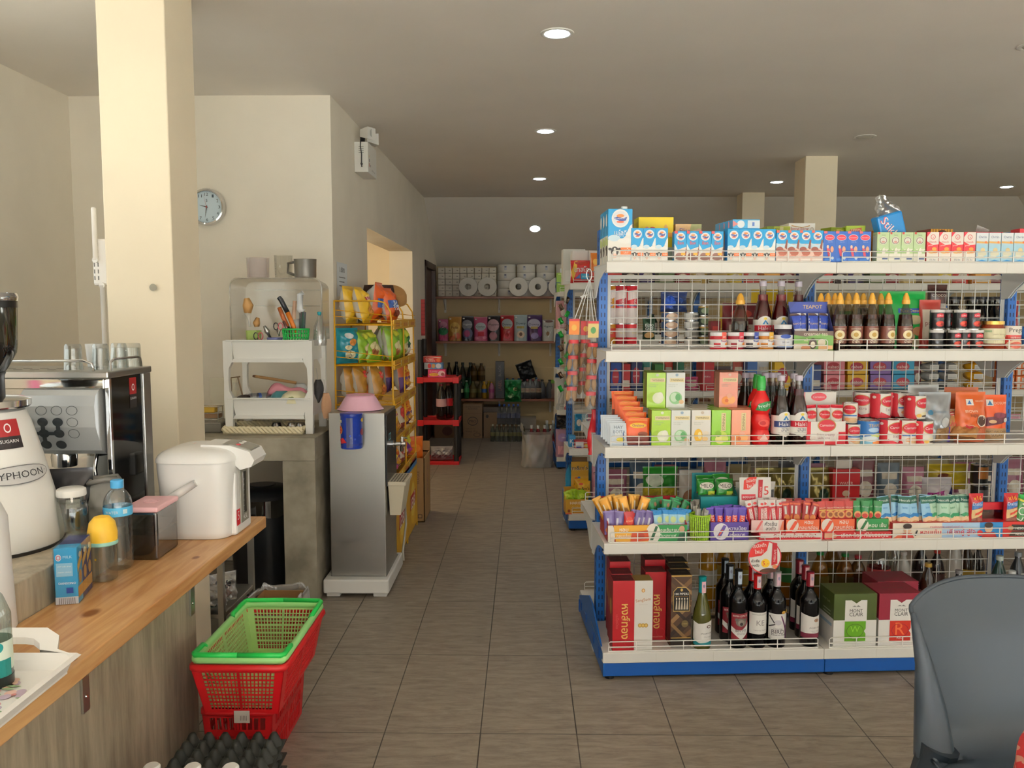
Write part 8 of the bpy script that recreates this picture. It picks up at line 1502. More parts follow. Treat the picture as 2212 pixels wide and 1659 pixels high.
one(bagp('x', .19, .25, .06, '#d3b21c', [('e', .5, .7, .3, .1, '#b8862c')], stand=True, seed=24), 1665, .52, z, 'noodle_bag', 'bright yellow bag behind the tall crimson syrup bottles', 'bag')
one(boxp('x', .045, .11, .05, '#8a1f28', [('r', .2, .2, .8, .8, '#c8403a')]), 1545, .45, z, 'spice_box', 'small maroon box beside the maroon spice bag', 'box')
for i, px in enumerate((2056, 2096, 2118, 2142)):
 o = mk(syrup(.036, .16, '#17100e', .9, '#16161a', '#1c1a1c', [('r', .2, .2, .8, .7, '#2c2a2c')], 'cap', .8), 'blk'); G1.putpx(o, px, .5, z+.06); tag(o, f'black sauce jar behind the stacked tomato cans, {ordn(i, 4)} along', 'jar', 'black sauce jars')
one(bagp('x', .09, .15, .03, '#4a2c28', [('r', .1, .3, .9, .45, '#d8ccc4'), ('t', 'choco', .5, .7, .7, '#d8c8b8'), ('r', .2, .1, .8, .2, '#b8a8a0')], seed=25), 2022, .42, z+.12, 'snack_bag', 'brown and white bag clipped high behind the wire by the green bag', 'bag')
one(bagp('x', .09, .2, .05, '#8a1c24', [('e', .5, .3, .3, .15, '#c8503a')], stand=True, seed=26), 2175, .5, z, 'spice_bag', 'dark red bag behind the far blue post', 'bag')
for px, h in ((2056, .058), (2096, .058), (2118, .058), (2142, .058)): pass
one(boxp('x', .24, .058, .08, '#3a3430', []), 2100, .47, z, 'low_carton', 'low dark carton carrying the black sauce jars', 'carton')
z = LV[3]
one(bagp('x', .16, .14, .07, '#2c8a2c', [('r', 0, 0, 1, .35, '#c8b42c'), ('e', .3, .6, .25, .2, '#d8e0c8')], seed=27, wr=.12), 1425, .5, z+.07, 'snack_bag', 'green and yellow bag behind the gold and green sachets', 'bag')
one(bagp('x', .1, .2, .06, '#d9cfc4', [('e', .5, .4, .4, .2, '#b8805a')], stand=True, seed=28, wr=.1), 1490, .46, z, 'cookie_bag', 'clear bag of brown twists behind the silver sachets', 'bag')
one(boxp('x', .125, .2, .05, '#c01a1e', [('t', 'WAFER', .5, .68, .5, '#e8c8b8'), ('p', [(.25, .25), (.5, .38), (.8, .28), (.55, .15)], '#d9b480'), ('p', [(.25, .25), (.55, .15), (.55, .1), (.25, .2)], '#8a5a2c'), ('e', .5, .45, .14, .07, '#d8c0a0')], None, None), 1826, .45, z, 'wafer_box', 'red wafer box seen through the wire behind the red and gold sachets', 'box')
one(boxp('x', .07, .04, .03, '#cfc6b8', []), 1824, .46, z+.201, 'small_box', 'small beige box on top of the red wafer box', 'box')
for i, px in enumerate((1655, 1693, 1772)): one(bagp('x', .12, .2, .06, M('#8a7a3c', .25, .4), [('e', .5, .35, .2, .2, '#1c3a24'), ('r', .3, .0, .7, .1, '#d8d4c8')], stand=True, seed=30+i, wr=.12), px, .5, z, 'jelly_pouch', f'gold jelly pouch behind the coffee sticks, {ORD[i]} along the wire', 'pouch')
one(bagp('x', .14, .1, .07, '#e0dce0', [('p', [(.05, .05), (.6, .1), (.65, .45), (.1, .35)], '#a82a8a'), ('t', 'ปาท่อง', .38, .28, .4, '#f4f0f4'), ('p', [(.75, .1), (.95, .2), (.95, .6), (.8, .4)], '#2a2a6a')], seed=33, wr=.1), 2022, .45, z+.06, 'snack_bag', 'white and magenta bag behind the sky blue latte sticks', 'bag')
one(bagp('x', .2, .12, .08, '#c9b02c', [('e', .3, .5, .15, .2, '#7a3a1c')], seed=34, wr=.1), 2045, .56, z+.08, 'snack_bag', 'yellow bag behind the white and magenta bag', 'bag')
for k in range(2): one(can(.036, .09, '#1a1818', [('r', .3, .3, .9, .9, '#c87a2c') if k else ('r', .3, .2, .9, .8, '#8a8484')]), 2114, .47, z+.03+k*.095, 'canister', ('lower' if k == 0 else 'upper')+' black canister behind the wire near the far blue post', 'canister')
one(boxp('x', .1, .03, .08, '#4a4440', []), 2114, .44, z, 'low_carton', 'dark low carton under the two black canisters', 'carton')
b = B(); b.box(-.013, 0, 0, .013, .002, .022, M('#d4cdb4', .6)); o = b.obj('price_tag'); G1.put(o, G1.lx(1900, .365, 1.0-.59), .365, .435); tag(o, 'small blank cream price tag clipped on the wire panel', 'tag')
z = LV[4]
OIL = lambda c, cp, h, r, lb: (lambda: pet('oil_bottle', 'x', 'bottle', r, h, (0, 0, 0), c, cp, lb))
for i, (px, yl, c, cp, h, r, lb, nm) in enumerate(((1527, .5, '#b8831c', '#c89a2c', .31, .042, '#cfcabb', 'golden oil bottle, first along the wire beyond the white wine'), (1566, .56, '#b07a1a', '#c89a2c', .31, .042, '#b89a3c', 'golden oil bottle, second along the wire'), (1612, .5, '#a8741a', '#b88a2c', .31, .042, '#b8a04c', 'golden oil bottle, third along the wire behind the wines'), (1700, .52, '#a06a18', '#c8302a', .31, .042, '#3a7a3c', 'golden oil bottle beside the maroon capsule wines'),
  (1768, .5, '#8a5a14', '#1f8a3c', .25, .04, '#6a5a1c', 'oil bottle with green cap, first of the green capped ones'), (1795, .58, '#7a5216', '#1f8a3c', .27, .04, '#6a5a1c', 'oil bottle with green cap, second of the green capped ones'), (1822, .5, '#7a4a14', '#1f8a3c', .24, .04, '#5a4a1c', 'oil bottle with green cap, third of the green capped ones'), (1850, .5, '#5a3a16', '#b8303a', .23, .038, '#5a2a1c', 'bottle with red cap behind the green boxed wine'),
  (1895, .5, None, '#d8d4d0', .3, .05, '#b8484a', 'big clear bottle behind the red boxed wine'), (1928, .54, None, '#d8d6d2', .28, .036, None, 'clear bottle with white cap behind the red boxed wine'), (1948, .48, '#c8c4bc', '#dcd8d4', .25, .034, None, 'white bottle behind the red boxed wine'), (1985, .52, '#1c1210', '#16120f', .27, .035, '#2a1a14', 'dark sauce bottle, first of the row beyond the chair'), (2020, .5, '#241410', '#b8342a', .25, .035, '#3a1a14', 'dark sauce bottle with red cap beyond the chair'), (2058, .52, '#cfc9bf', '#d8d0c4', .3, .035, None, 'pale capped bottle high beyond the chair'), (2085, .5, '#3a2410', '#8a742c', .28, .032, '#a88a2c', 'dark bottle with yellow label beyond the chair, first'), (2108, .52, '#2a1a0e', '#8a742c', .26, .032, '#b8963a', 'dark bottle with yellow label beyond the chair, second'))):
 o = OIL(c, cp, h, r, lb)(); o['label'] = nm; G1.putpx(o, px, yl, z+EPS)
CNAME = {}
def fill(G, z, lv, items, yl=.06, unit='second'):
 """items: (px0, px1, height, kind, colour, colour name, text)"""
 seen = {}
 for px0, px1, h, kd, col, nm, tx in items:
  x0, x1 = G.lx(px0, yl, z+h/2), G.lx(px1, yl, z+h/2); w = (x1-x0)*.96; tc = '#f0ece6' if sum(lin(col)[:3]) < 1.2 else '#4a2a2a'
  key = (nm, kd); i = seen.get(key, 0); seen[key] = i+1; n = sum(1 for q in items if (q[5], q[3]) == key)
  if kd == 'box':
   b = B(); b.box(-w/2, 0, 0, w/2, .16, h, M(col, .4), .001)
   b.dec(fbox(w, h), w, h, [('e', .45, .5, .32, .3, '#a8283a'), ('t', tx, .45, .5, .5, '#f0e8e4')] if tx else [('r', .1, .15, .9, .4, '#d8d0c4')]); o = b.obj('packed_box')
  elif kd == 'bag':
   b = B(); bag(b, w, h, min(.09, w*.5), col, ([('e', .5, .55, .36, .16, '#e4ddd2'), ('t', tx, .5, .55, .5, '#a82a34')] if tx else [('e', .5, .4, .3, .16, '#d9cfc0'), ('r', .15, .65, .85, .78, '#cfc4b4')]), stand=True, seed=px0 % 40, wr=.1, n=(12, 18)); o = b.obj('packed_bag')
  else:
   o = pet('packed_bottle', 'x', 'bottle', w/2, h, (0, 0, 0), col, tx or '#3a3a3a', '#8a847a')
  G.put(o, (x0+x1)/2, yl+(.06 if kd != 'box' else 0), z+EPS); kn = {'box': 'box', 'bag': 'bag', 'bot': 'bottle'}[kd]
  tag(o, f'{nm} {kn} on the {lv} shelf of the {unit} unit'+('' if n == 1 else f', {ordn(i, n)} such one'), kn)
P1 = []
cl = [('#b8322c', 'red'), ('#c8b06a', 'straw coloured'), ('#7a2a30', 'maroon'), ('#5a6a34', 'olive'), ('#c8443a', 'scarlet'), ('#3a2a24', 'dark brown'), ('#a88a4a', 'tan'), ('#2a2e5a', 'navy'), ('#8a1f24', 'deep red'), ('#d89a3a', 'amber'), ('#4a3a6a', 'plum'), ('#d8c04a', 'yellow')]
for i in range(24): c_, n_ = cl[(i*5) % 12]; P1.append((1308+i*38, 1308+i*38+36, .1+.02*(i % 3), 'bag' if i % 3 else 'box', c_, n_, ''))
fill(G2, LV[0], 'top', P1)
fill(G2, LV[1], 'second', [(1560, 1600, .2, 'bag', '#c8a83a', 'mustard', ''), (1605, 1640, .17, 'bag', '#7a3a2c', 'rust', ''), (1650, 1700, .23, 'bag', '#d8c02a', 'lemon yellow', ''), (1820, 1850, .16, 'bag', '#2a6a3a', 'green', ''), (1860, 1885, .18, 'bag', '#3a2a24', 'dark brown', ''), (2050, 2080, .18, 'bag', '#c8b48a', 'beige', ''), (2110, 2150, .16, 'bag', '#c8ccd0', 'silvery', ''), (2190, 2215, .2, 'bag', '#7ab0c8', 'pale blue', ''), (1400, 1425, .14, 'bot', '#2a3a2a', 'dark green', '#1a1a1a'), (1428, 1452, .14, 'bot', '#5a2a20', 'brown', '#1a1a1a')])
P3 = [(1305, 1318, .19, 'box', '#e07a1c', 'orange', ''), (1319, 1343, .19, 'box', '#1c3f8c', 'cookie blue', 'OREO'), (1344, 1362, .18, 'box', '#b02a30', 'red', ''), (1363, 1388, .2, 'box', '#1a2a5c', 'navy', 'crm'), (1390, 1412, .2, 'bag', '#2a8a84', 'teal', ''), (1414, 1436, .18, 'box', '#3a7a3c', 'green', ''), (1438, 1458, .2, 'bag', '#c8443a', 'scarlet', ''), (1460, 1478, .19, 'box', '#1f6a50', 'sea green', ''), (1480, 1514, .09, 'bag', '#c85a84', 'pink', ''), (1517, 1543, .19, 'box', '#b5222c', 'red', 'KitKat'), (1545, 1585, .16, 'bag', '#3a2a2c', 'dark brown', ''), (1588, 1612, .2, 'bag', '#a8443a', 'brick red', ''), (1614, 1636, .2, 'box', '#3a6ab4', 'mid blue', ''), (1640, 1668, .2, 'bag', '#c8d0d8', 'pale grey', ''), (1672, 1712, .19, 'box', '#e0b81c', 'yellow', 'SIIP'), (1714, 1736, .2, 'bag', '#5a2a24', 'brown', ''), (1752, 1774, .17, 'box', '#1c3a7a', 'navy', '')]
for r in range(2):
 for px0, px1, c_, n_ in ((1779, 1826, '#d8808c', 'rose pink'), (1830, 1876, '#d8aa1c', 'golden yellow'), (1879, 1926, '#7a5aa4', 'violet'), (1929, 1976, '#1f94c0', 'cyan')): P3.append((px0, px1, .1, 'box', c_, n_, 'nabati', r))
P3 += [(1979, 2000, .2, 'bag', '#6a1c24', 'maroon', '')]
fill(G2, LV[2], 'third', [q for q in P3 if len(q) == 7])
fill(G2, LV[2]+.004, 'third', [q[:7] for q in P3 if len(q) == 8 and q[7] == 0])
for q in [q for q in P3 if len(q) == 8 and q[7] == 1]: fill(G2, LV[2]+.108, 'third', [q[:5]+(q[5]+' upper',)+q[6:7]])
SILV = '#b4b5b6'
for r in range(4):
 for c, px in enumerate((2012, 2052, 2108)):
  b = B(); col = SILV if c < 2 else '#dca41c'
  b.surf(lambda u, v: ((u-.5)*.12, .05-.06*math.cos(2*PI*v)*abs(math.sin(PI*u))**.3, .03+.03*math.sin(2*PI*v)*abs(math.sin(PI*u))**.3+.004*math.sin(9*u+r)), 12, 12, M(col, .25, .4 if c < 2 else 0)); b.dec(lambda u, v, e: (-.04+u*.08, -.011-e, .012+v*.036), .08, .036, [('r', .1, .05, .9, .95, '#d8d8d4')]+[('r', .15, .2+.2*k, .8, .25+.2*k, '#7a7a78') for k in range(3)])
  o = b.obj('foil_pack'); G2.put(o, G2.lx(px, .06, LV[2]+.1), .04, LV[2]+.062*r+EPS, .06*(r % 3-1)); tag(o, f'{"silver" if c < 2 else "yellow"} noodle pack, {("bottom", "second", "third", "top")[r]} of the {ordn(c, 3)} pile on the third shelf of the second unit', 'pack', 'piled noodle packs')
for r in range(5):
 for c, px in enumerate((2178, 2206)):
  b = B(); b.box(-.04, 0, 0, .04, .12, .045, M('#c8621f', .4), .004); b.dec(fbox(.08, .045), .08, .045, [('r', .1, .1, .35, .9, '#d8d0c8'), ('r', .5, .2, .9, .7, '#e8e0d4'), ('t', '||||', .7, .45, .3, '#333333')]); o = b.obj('noodle_box'); G2.put(o, G2.lx(px, .06, LV[2]+.1), .05, LV[2]+.047*r+EPS); tag(o, f'orange noodle box, {("bottom", "second", "third", "fourth", "top")[r]} of the {("near", "far")[c]} pile past the far blue post', 'box', 'orange noodle boxes')
cl4 = [('#a8242c', 'red'), ('#d8d0c8', 'whitish'), ('#3a7a64', 'teal green'), ('#7a2430', 'maroon'), ('#c88a9c', 'pink'), ('#8a8a8e', 'grey'), ('#b85a2c', 'rust'), ('#2a4a84', 'blue'), ('#5a2a2c', 'dark brown'), ('#b8a87a', 'straw coloured')]
P4 = []
for i in range(19): c_, n_ = cl4[(i*3) % 10]; P4.append((1308+i*48, 1308+i*48+44, .17+.05*((i*7) % 4)/3, 'bag' if i % 4 else 'box', c_, n_, ''))
fill(G2, LV[3], 'fourth', P4)
cl5 = [('#8a4a62', 'dusky pink'), ('#5a6a78', 'slate'), ('#7a3a54', 'plum'), ('#34506a', 'steel blue'), ('#a8647c', 'rose'), ('#2a2a2e', 'black'), ('#6a1f2c', 'wine red'), ('#7a6a3c', 'khaki')]
P5 = []
for i in range(17): c_, n_ = cl5[(i*3) % 8]; P5.append((1308+i*54, 1308+i*54+50, .28+.06*((i*5) % 3)/2, 'bag', c_, n_, ''))
fill(G2, LV[4], 'bottom', P5)
def oneG(fn, px, yl, z, name, label, cat, rz=0., G=G2, rx=0., ry=0.): return one(fn, px, yl, z, name, label, cat, rz, rx, ry, G)
z = LV[0]
oneG(boxp('x', .105, .22, .12, '#dcdad6', [('e', .5, .3, .4, .2, '#2a5a8a'), ('e', .5, .36, .3, .08, '#c8d8e4')]), 1253, .12, z, 'white_carton', 'plain white carton behind the red crisps bag on the second unit', 'carton')
oneG(boxp('x', .1, .22, .12, '#d8d6d2', []), 1287, .12, z, 'white_carton', 'plain white carton next to the blue post of the nearest unit', 'carton')
oneG(boxp('x', .15, .24, .12, '#d9d8d0', [('r', .1, .1, .9, .4, '#e6e5de')]), 1240, .27, z, 'foam_pack', 'pack of white foam boxes at the rear top of the second unit', 'pack')
oneG(bagp('x', .13, .15, .06, '#c22a2c', [('p', [(0, .5), (.2, .95), (.35, .98), (.25, .5), (.1, .1)], '#e3b84a'), ('e', .55, .88, .35, .1, '#a8301f'), ('t', 'เทสโต', .55, .6, .8, '#7a1418', 0, .4), ('t', 'เทสโต', .56, .61, .8, '#f4eeee', 0, .4), ('r', .5, .18, .95, .42, '#3aa0cc'), ('p', [(.2, .2), (.45, .4), (.45, .2)], '#4a7ab8'), ('t', 'nori', .72, .3, .3, '#e0f0f6')], crimp='#a8201f', seed=6), 1253, .03, z, 'crisps_bag', 'small red crisps bag at the front corner of the second unit', 'bag', .05)
oneG(bagp('x', .06, .2, .04, '#d87a2c', [('e', .5, .7, .3, .1, '#f0c060'), ('r', 0, 0, 1, .4, '#c23a2c')], seed=7), 1285, .05, z, 'crisps_bag', 'orange crisps bag showing beside the blue post of the nearest unit', 'bag')
oneG(boxp('x', .14, .05, .1, '#b02a30', [('r', .02, .1, .4, .9, '#e0e0e8'), ('r', .05, .1, .3, .4, '#2a4aa0'), ('r', .45, .1, .95, .6, '#e3c43a'), ('t', '100', .65, .35, .3, '#7a1a24')]), 1265, .03, LV[3], 'biscuit_box', 'red biscuit box with yellow band on the fourth shelf of the second unit', 'box', 0)
oneG(boxp('x', .045, .075, .06, '#2a8ac4', [('t', 'KI', .5, .5, .7, '#f0f4f8')]), 1236, .1, LV[3], 'biscuit_box', 'small blue biscuit box behind the red one on the second unit', 'box')
z = LV[4]
def hari():
 o = bpy.data.objects.new('sweet_display', None); COL.objects.link(o)
 b = B(); KY_ = M('#d09a2c', .4); b.box(-.075, 0, 0, .075, .004, .1, KY_); b.box(-.075, .13, 0, .075, .134, .16, KY_); b.box(-.075, 0, 0, .075, .13, .004, KY_)
 for x in (-.075, .072): b.add([(x+e, y, q) for e in (0, .003) for y, q in ((0, 0), (.134, 0), (.134, .16), (0, .1))], [(0, 1, 2, 3), (4, 5, 6, 7), (3, 2, 6, 7)], KY_)
 b.dec(fbox(.15, .1), .15, .1, [('t', 'HARIBO', .5, .75, .6, '#f4f0e8'), ('t', 'Goldbears', .52, .45, .5, '#e8d8a8'), ('r', 0, 0, 1, .08, '#d8603a'), ('e', .15, .22, .06, .1, '#8a3a1c'), ('e', .4, .2, .06, .08, '#d8b04a'), ('e', .8, .24, .06, .08, '#e0c070')]); b.obj('carton', o)
 for i in range(5): b = B(); bag(b, .07, .08, .03, '#9cc21c', [('e', .5, .5, .3, .2, '#c8e04a')], seed=i, wr=.15); q = b.obj('sweet_bag', o, (-.045+.024*i, .03+.02*(i % 3), .075)); q.rotation_euler = (-.3, .2*(i-2), .3*(i-2))
 return o
oneG(hari, 1246, .01, z, 'sweet_display', 'yellow display carton of lime green sweet bags on the second unit base', 'display')
def mms(): 
 b = B(); b.box(-.06, 0, 0, .06, .006, .33, M('#cf9c24', .4), .002); b.box(-.055, .0, .33, .05, .006, .36, '#6a4a1c')
 b.dec(fbox(.12, .34), .12, .34, [('t', "m&m's", .5, .84, .95, '#f4ead8'), ('t', "m&m's", .5, .845, .9, '#2c1a10'), ('r', 0, .5, 1, .68, '#d9a83a'), ('t', 'Crispy', .5, .6, .5, '#a85a1c'), ('e', .3, .62, .1, .03, '#c8402a'), ('e', .45, .64, .08, .03, '#3a6ab0'), ('e', .62, .62, .1, .04, '#e0b83a')])
 return b.obj('x')
oneG(mms, 1252, .15, z, 'chocolate_display', 'yellow upright chocolate display board behind the sweet carton', 'display')
for i in range(3):
 o = mk(bagp('chocolate_bag', .1, .1, .03, '#d4a024', [('t', "m&m's", .5, .5, .8, '#2c1a10'), ('e', .3, .8, .15, .08, '#c8402a')], seed=3), 'mmb'); G2.put(o, G2.lx(1254, .1, z)+.01*i, .15-.025*i, z+.13-.012*i, .05*i, -.12); tag(o, f'yellow chocolate bag, {ORD[i]} from the back before the display board', 'bag', 'yellow chocolate bags')
one(bagp('x', .1, .3, .06, '#4aa0c8', [('r', .1, .4, .9, .6, '#a8d0e4')], stand=True, seed=8), 1262, .24, z, 'snack_bag', 'light blue bag behind the chocolate display on the second unit', 'bag', 0, 0, 0, G2)
oneG(bagp('x', .08, .32, .06, '#c88aa0', [('r', .1, .3, .9, .5, '#e0b8c8'), ('t', "n&n", .5, .8, .7, '#2a1a1a')], stand=True, seed=9), 1290, .14, z, 'snack_bag', 'pink bag beside the chocolate display, next to the near blue post', 'bag')
for i, (px, col, nm) in enumerate(((1250, '#2a86b8', 'blue'), (1262, '#a8ccd8', 'pale blue'), (1276, '#c87a94', 'pink'), (1284, '#b85a3a', 'rust'))): oneG(bagp('x', .06, .12, .04, col, [('e', .5, .5, .3, .2, '#e4e0d8')], seed=12+i, wr=.12), px, .3, LV[3]+.08, 'sweet_bag', f'{nm} sweet bag behind the wire at the narrow end of the second unit', 'bag')
for i, (dz, col) in enumerate(((0, '#8fbf4a'), (.09, '#9aca56'))): oneG(boxp('x', .11, .085, .07, col, [('t', 'tea', .5, .5, .35, '#3a5a24'), ('r', .1, .8, .9, .9, '#cfe0a8')]), 1216, .03, LV[0]+dz, 'green_pack', ('lower' if i == 0 else 'upper')+' lime green pack on the top corner of the third unit', 'pack', 0, G3)
oneG(bagp('x', .14, .22, .06, '#c8d4dc', [('r', .4, .2, .95, .75, '#2a5aa8'), ('t', '333', .7, .5, .4, '#e0e8f0'), ('r', .3, .8, .9, .95, '#3a7ac0')], stand=True, seed=14), 1226, .16, LV[0], 'tissue_pack', 'blue and clear tissue pack behind the lime green packs', 'pack', 0, G3)
oneG(bagp('x', .15, .3, .06, '#d8d6d0', [('e', .5, .6, .3, .2, '#ecebe6')], stand=True, seed=15, wr=.1), 1232, .28, LV[0], 'cotton_pack', 'large white pack at the top of the third unit', 'pack', 0, G3)
oneG(bagp('x', .11, .26, .05, '#b88a94', [('r', .2, .1, .8, .4, '#d8b4bc'), ('e', .6, .6, .2, .15, '#d8d0d0')], stand=True, seed=16), 1213, .06, LV[1]-.0, 'doll_pack', 'pink and clear pack on the second shelf of the third unit', 'pack', 0, G3)
oneG(bagp('x', .12, .26, .07, '#a07a94', [('e', .5, .7, .35, .15, '#9a80b8'), ('r', .15, .1, .85, .4, '#d89cac'), ('t', 'baby', .6, .7, .3, '#e8e4ec')], stand=True, seed=17), 1214, .03, LV[4], 'nappy_pack', 'pink and lilac pack at the foot of the third unit', 'pack', 0, G3)
oneG(bagp('x', .12, .12, .1, '#1c1a1c', [], seed=18, wr=.2), 1215, .05, LV[4]+.265, 'black_bundle', 'black crumpled bundle on the pink and lilac pack of the third unit', 'bundle', 0, G3)
oneG(bagp('x', .1, .3, .05, '#b0b4b4', [('r', .2, .2, .8, .7, '#d0d2d0')], stand=True, seed=19, wr=.12), 1209, .06, LV[3], 'clear_pack', 'pale clear pack on the fourth shelf of the third unit', 'pack', 0, G3)
oneG(boxp('x', .06, .08, .06, '#c8202c', []), 1226, .04, LV[3], 'red_box', 'small red box on the fourth shelf of the third unit', 'box', 0, G3)
hk = G1.w(-.005, .34, 1.612)
o = thing('carabiner', 'steel carabiner hook holding the strings at the near blue post', 'hook', hk)
B().tube([(-.026+.011*math.cos(k*PI/8), -.006, .0+.024*math.sin(k*PI/8)) for k in range(16)], .0022, CHROME, 6, True).obj('ring', o); B().tube([(-.012, -.006, .012), (.02, .0, .018)], .002, CHROME, 6).obj('shank', o)
MESH = M('#a98458', .8, bump=.6, bs=160, var=.3)
for i, (px, ptop, pbot, yl, nm, lb) in enumerate(((1241, 685, 873, .3, 2, 'long clear bag of dried sausages nearest the aisle, orange card'), (1262, 690, 858, .33, 2, 'long clear bag of dried sausages behind the two in front'), (1274, 690, 885, .26, 2, 'long clear bag of dried sausages with yellow card beside the blue post'))):
 Y = 3.197+yl; p0, p1 = at(px+4*i, ptop, Y), at(px-(8, 4, 0)[i], pbot, Y); Lh = p0[2]-p1[2]
 o = thing('sausage_bag', lb, 'food bag', p1)
 lean = (p0[0]-p1[0])/Lh
 def sg(u, v, s=1.): a = 2*PI*u; wv = .026+.012*(1-v)+.003*math.sin(12*v+3*a); return (lean*v*Lh+wv*math.cos(a), .016*math.sin(a)*(1.1-.6*v), v*Lh)
 b = B(); b.surf(sg, 24, 26, CLEAR('#f4f2f0', .02, .15)); b.obj('clear_bag', o)
 for k in range(4):
  v0 = .03+.18*k
  for q in (-1, 1):
   b = B(); cx = q*.012; cz = (v0+.07)*Lh
   b.surf(lambda u, v: (lean*(v0*Lh+v*.18*Lh*.85)+cx*(1.2-.3*v)+.011*math.sin(PI*v)**.5*math.cos(2*PI*u), .0085*math.sin(PI*v)**.5*math.sin(2*PI*u)+.002*q, v0*Lh+v*.18*Lh*.82), 10, 10, MESH); b.obj('sausage', o)
  b = B(); zc = (v0+.15)*Lh
  b.surf(lambda u, v: (lean*zc+(.022+.002*math.sin(9*u))*math.cos(2*PI*u), .012*math.sin(2*PI*u), zc+.0075*(v-.5)*2), 14, 3, M('#c8202a', .4)); b.obj('red_tie', o)
 b = B(); cm = ('#e0822c', '#c83a3a', '#d8c07a')[i]
 b.dec(lambda u, v, e: (lean*(.84+.1*v)*Lh-.022+u*.044, -.0135-e, (.8+.18*v)*Lh), .044, .18*Lh, [('r', 0, 0, 1, 1, cm), ('r', 0, .86, 1, 1, '#c8303a'), ('e', .5, .45, .25, .2, '#3a7a34' if i == 2 else '#e8b04a')]); b.obj('header_card', o)
 b = B(); q = (hk[0]-.026-p1[0], hk[1]-.008-p1[1], hk[2]-.024-p1[2]); b.tube([(lean*Lh, 0, Lh-.01), q], .0022, M('#eceae6', .5), 5); b.tube([(lean*Lh+.015, -.012, Lh*.93), (q[0]+.004, q[1], q[2])], .0018, M('#eceae6', .5), 5); b.obj('string', o)
b = B(); b.tube([(0, 0, 0), (-.015, -.004, -.004), (-.03, -.002, -.012)], [.003, .004, .009], M('#eceae6', .6), 6); tag(b.obj('string_knot', None, (hk[0]-.03, hk[1]-.01, hk[2]-.085)), 'white string bow tied below the carabiner hook', 'string')
p = G2.w(-.03, .33, 1.55); o = thing('snack_strip', 'hanging strip of shiny green packets at the narrow end of the second unit', 'strip', (p[0]+.015, p[1]-.02, 0))
B().tube([(0, .004, 1.6), (0, .004, 1.1)], .002, M('#cfcac4', .5), 5).obj('strip_tape', o)
GRP = M('#149a34', .15, .3); BRO = M('#5a4638', .2, .6)
for k in range(14):
 zz_ = 1.55-.047*k; b = B(); bag(b, .03, .045, .014, BRO if k in (0, 1, 4, 7, 11) else GRP, [], seed=k, wr=.2, n=(6, 7)); q = b.obj('packet', o, ((-1)**k*.012, -.012, zz_-.03)); q.rotation_euler = (0, (-1)**k*.5, (-1)**k*.4)
b = B(); b.surf(lambda u, v: ((.016+.012*math.sin(7*v+u*9))*math.cos(2*PI*u)+.01*math.sin(5*v), (.01+.006*math.sin(9*v))*math.sin(2*PI*u), -.2*v), 14, 16, M('#c8202a', .35)); p = at(1281, 884, 3.62)
tag(b.obj('red_ribbon', None, (p[0], 3.62, p[2]+.0)), 'crumpled red plastic ribbon hanging under the sausage bags', 'ribbon')
b = B(); bag(b, .06, .28, .05, '#2a94c8', [('r', 0, 0, 1, .25, '#d88a3a'), ('r', .1, .6, .9, .7, '#a8d8ec')], seed=31, wr=.1); p = at(1229, 1010, 5.7)
o = tag(b.obj('hanging_bag', None, (p[0]+.005, 5.7, .13), 1.2), 'blue snack bag hanging on the end side of the second unit', 'bag')
o = thing('plastic_chair', 'grey moulded plastic chair with rounded back in the near corner', 'chair', (1.17, 1.87, 0), math.radians(3))
CG = M('#38424c', .42)
def shell(u, v):
 """v 0..1: front edge of the seat, back to the bend, then up to the top of the backrest"""
 s = 2*u-1
 if v < .42:
  k = v/.42; y = -.4+.4*k; zc = .44+.02*(1-k)**2-.015*k; w = .235; y_ = y; dz = .012*abs(s)**3
  edge = .03*abs(s)**4*(1-k*.3); return (s*w, y_, zc+dz-edge*.4)
 k = (v-.42)/.58; a = min(1, k/.18)
 ang = a*1.36; y = .0+.075*math.sin(ang)+max(0, k-.18)*.115; zc = .425+.075*(1-math.cos(ang))+max(0, k-.18)*.385
 w = .235-.022*math.sin(PI*min(1, k))**1.2
 top = max(0, (k-.72)/.28); w *= (1-.0*top); zc -= .055*top**1.2*abs(s)**3.2; 
 return (s*(w-.012*top**3), y-.065*abs(s)**2.4*(1-.35*k)+.0, zc)
b = B(); NU, NV = 36, 44; T = .006
P = [[Vector(shell(i/NU, j/NV)) for i in range(NU+1)] for j in range(NV+1)]
def nrm(i, j): a = P[j][min(i+1, NU)]-P[j][max(i-1, 0)]; c = P[min(j+1, NV)][i]-P[max(j-1, 0)][i]; return a.cross(c).normalized()
for sg_ in (0, 1): b.add([P[j][i]-nrm(i, j)*T*sg_ for j in range(NV+1) for i in range(NU+1)], [(j*(NU+1)+i, j*(NU+1)+i+1, (j+1)*(NU+1)+i+1, (j+1)*(NU+1)+i) for j in range(NV) for i in range(NU)], CG, True)
ed = [(0, i) for i in range(NU+1)]+[(j, NU) for j in range(1, NV+1)]+[(NV, i) for i in range(NU-1, -1, -1)]+[(j, 0) for j in range(NV-1, 0, -1)]
b.tube([P[j][i]-nrm(i, j)*T*.5 for j, i in ed], .0055, CG, 8, True); b.obj('seat_shell', o)
for sx in (-1, 1):
 b = B(); b.tube([(sx*.205, .01, .45), (sx*.24, .03, .3), (sx*.262, .09, 0)], [.045, .036, .022], CG, 10); b.obj('leg', o)
 b = B(); b.tube([(sx*.19, -.36, .43), (sx*.215, -.39, .25), (sx*.225, -.41, 0)], [.028, .023, .016], CG, 10); b.obj('leg', o)
 b = B(); b.tube([(sx*.21, .02, .42), (sx*.212, .045, .53), (sx*.216, .07, .62), (sx*.226, .088, .69), (sx*.232, .1, .735)], [.045, .034, .02, .012, .006], CG, 10); b.obj('side_rib', o)
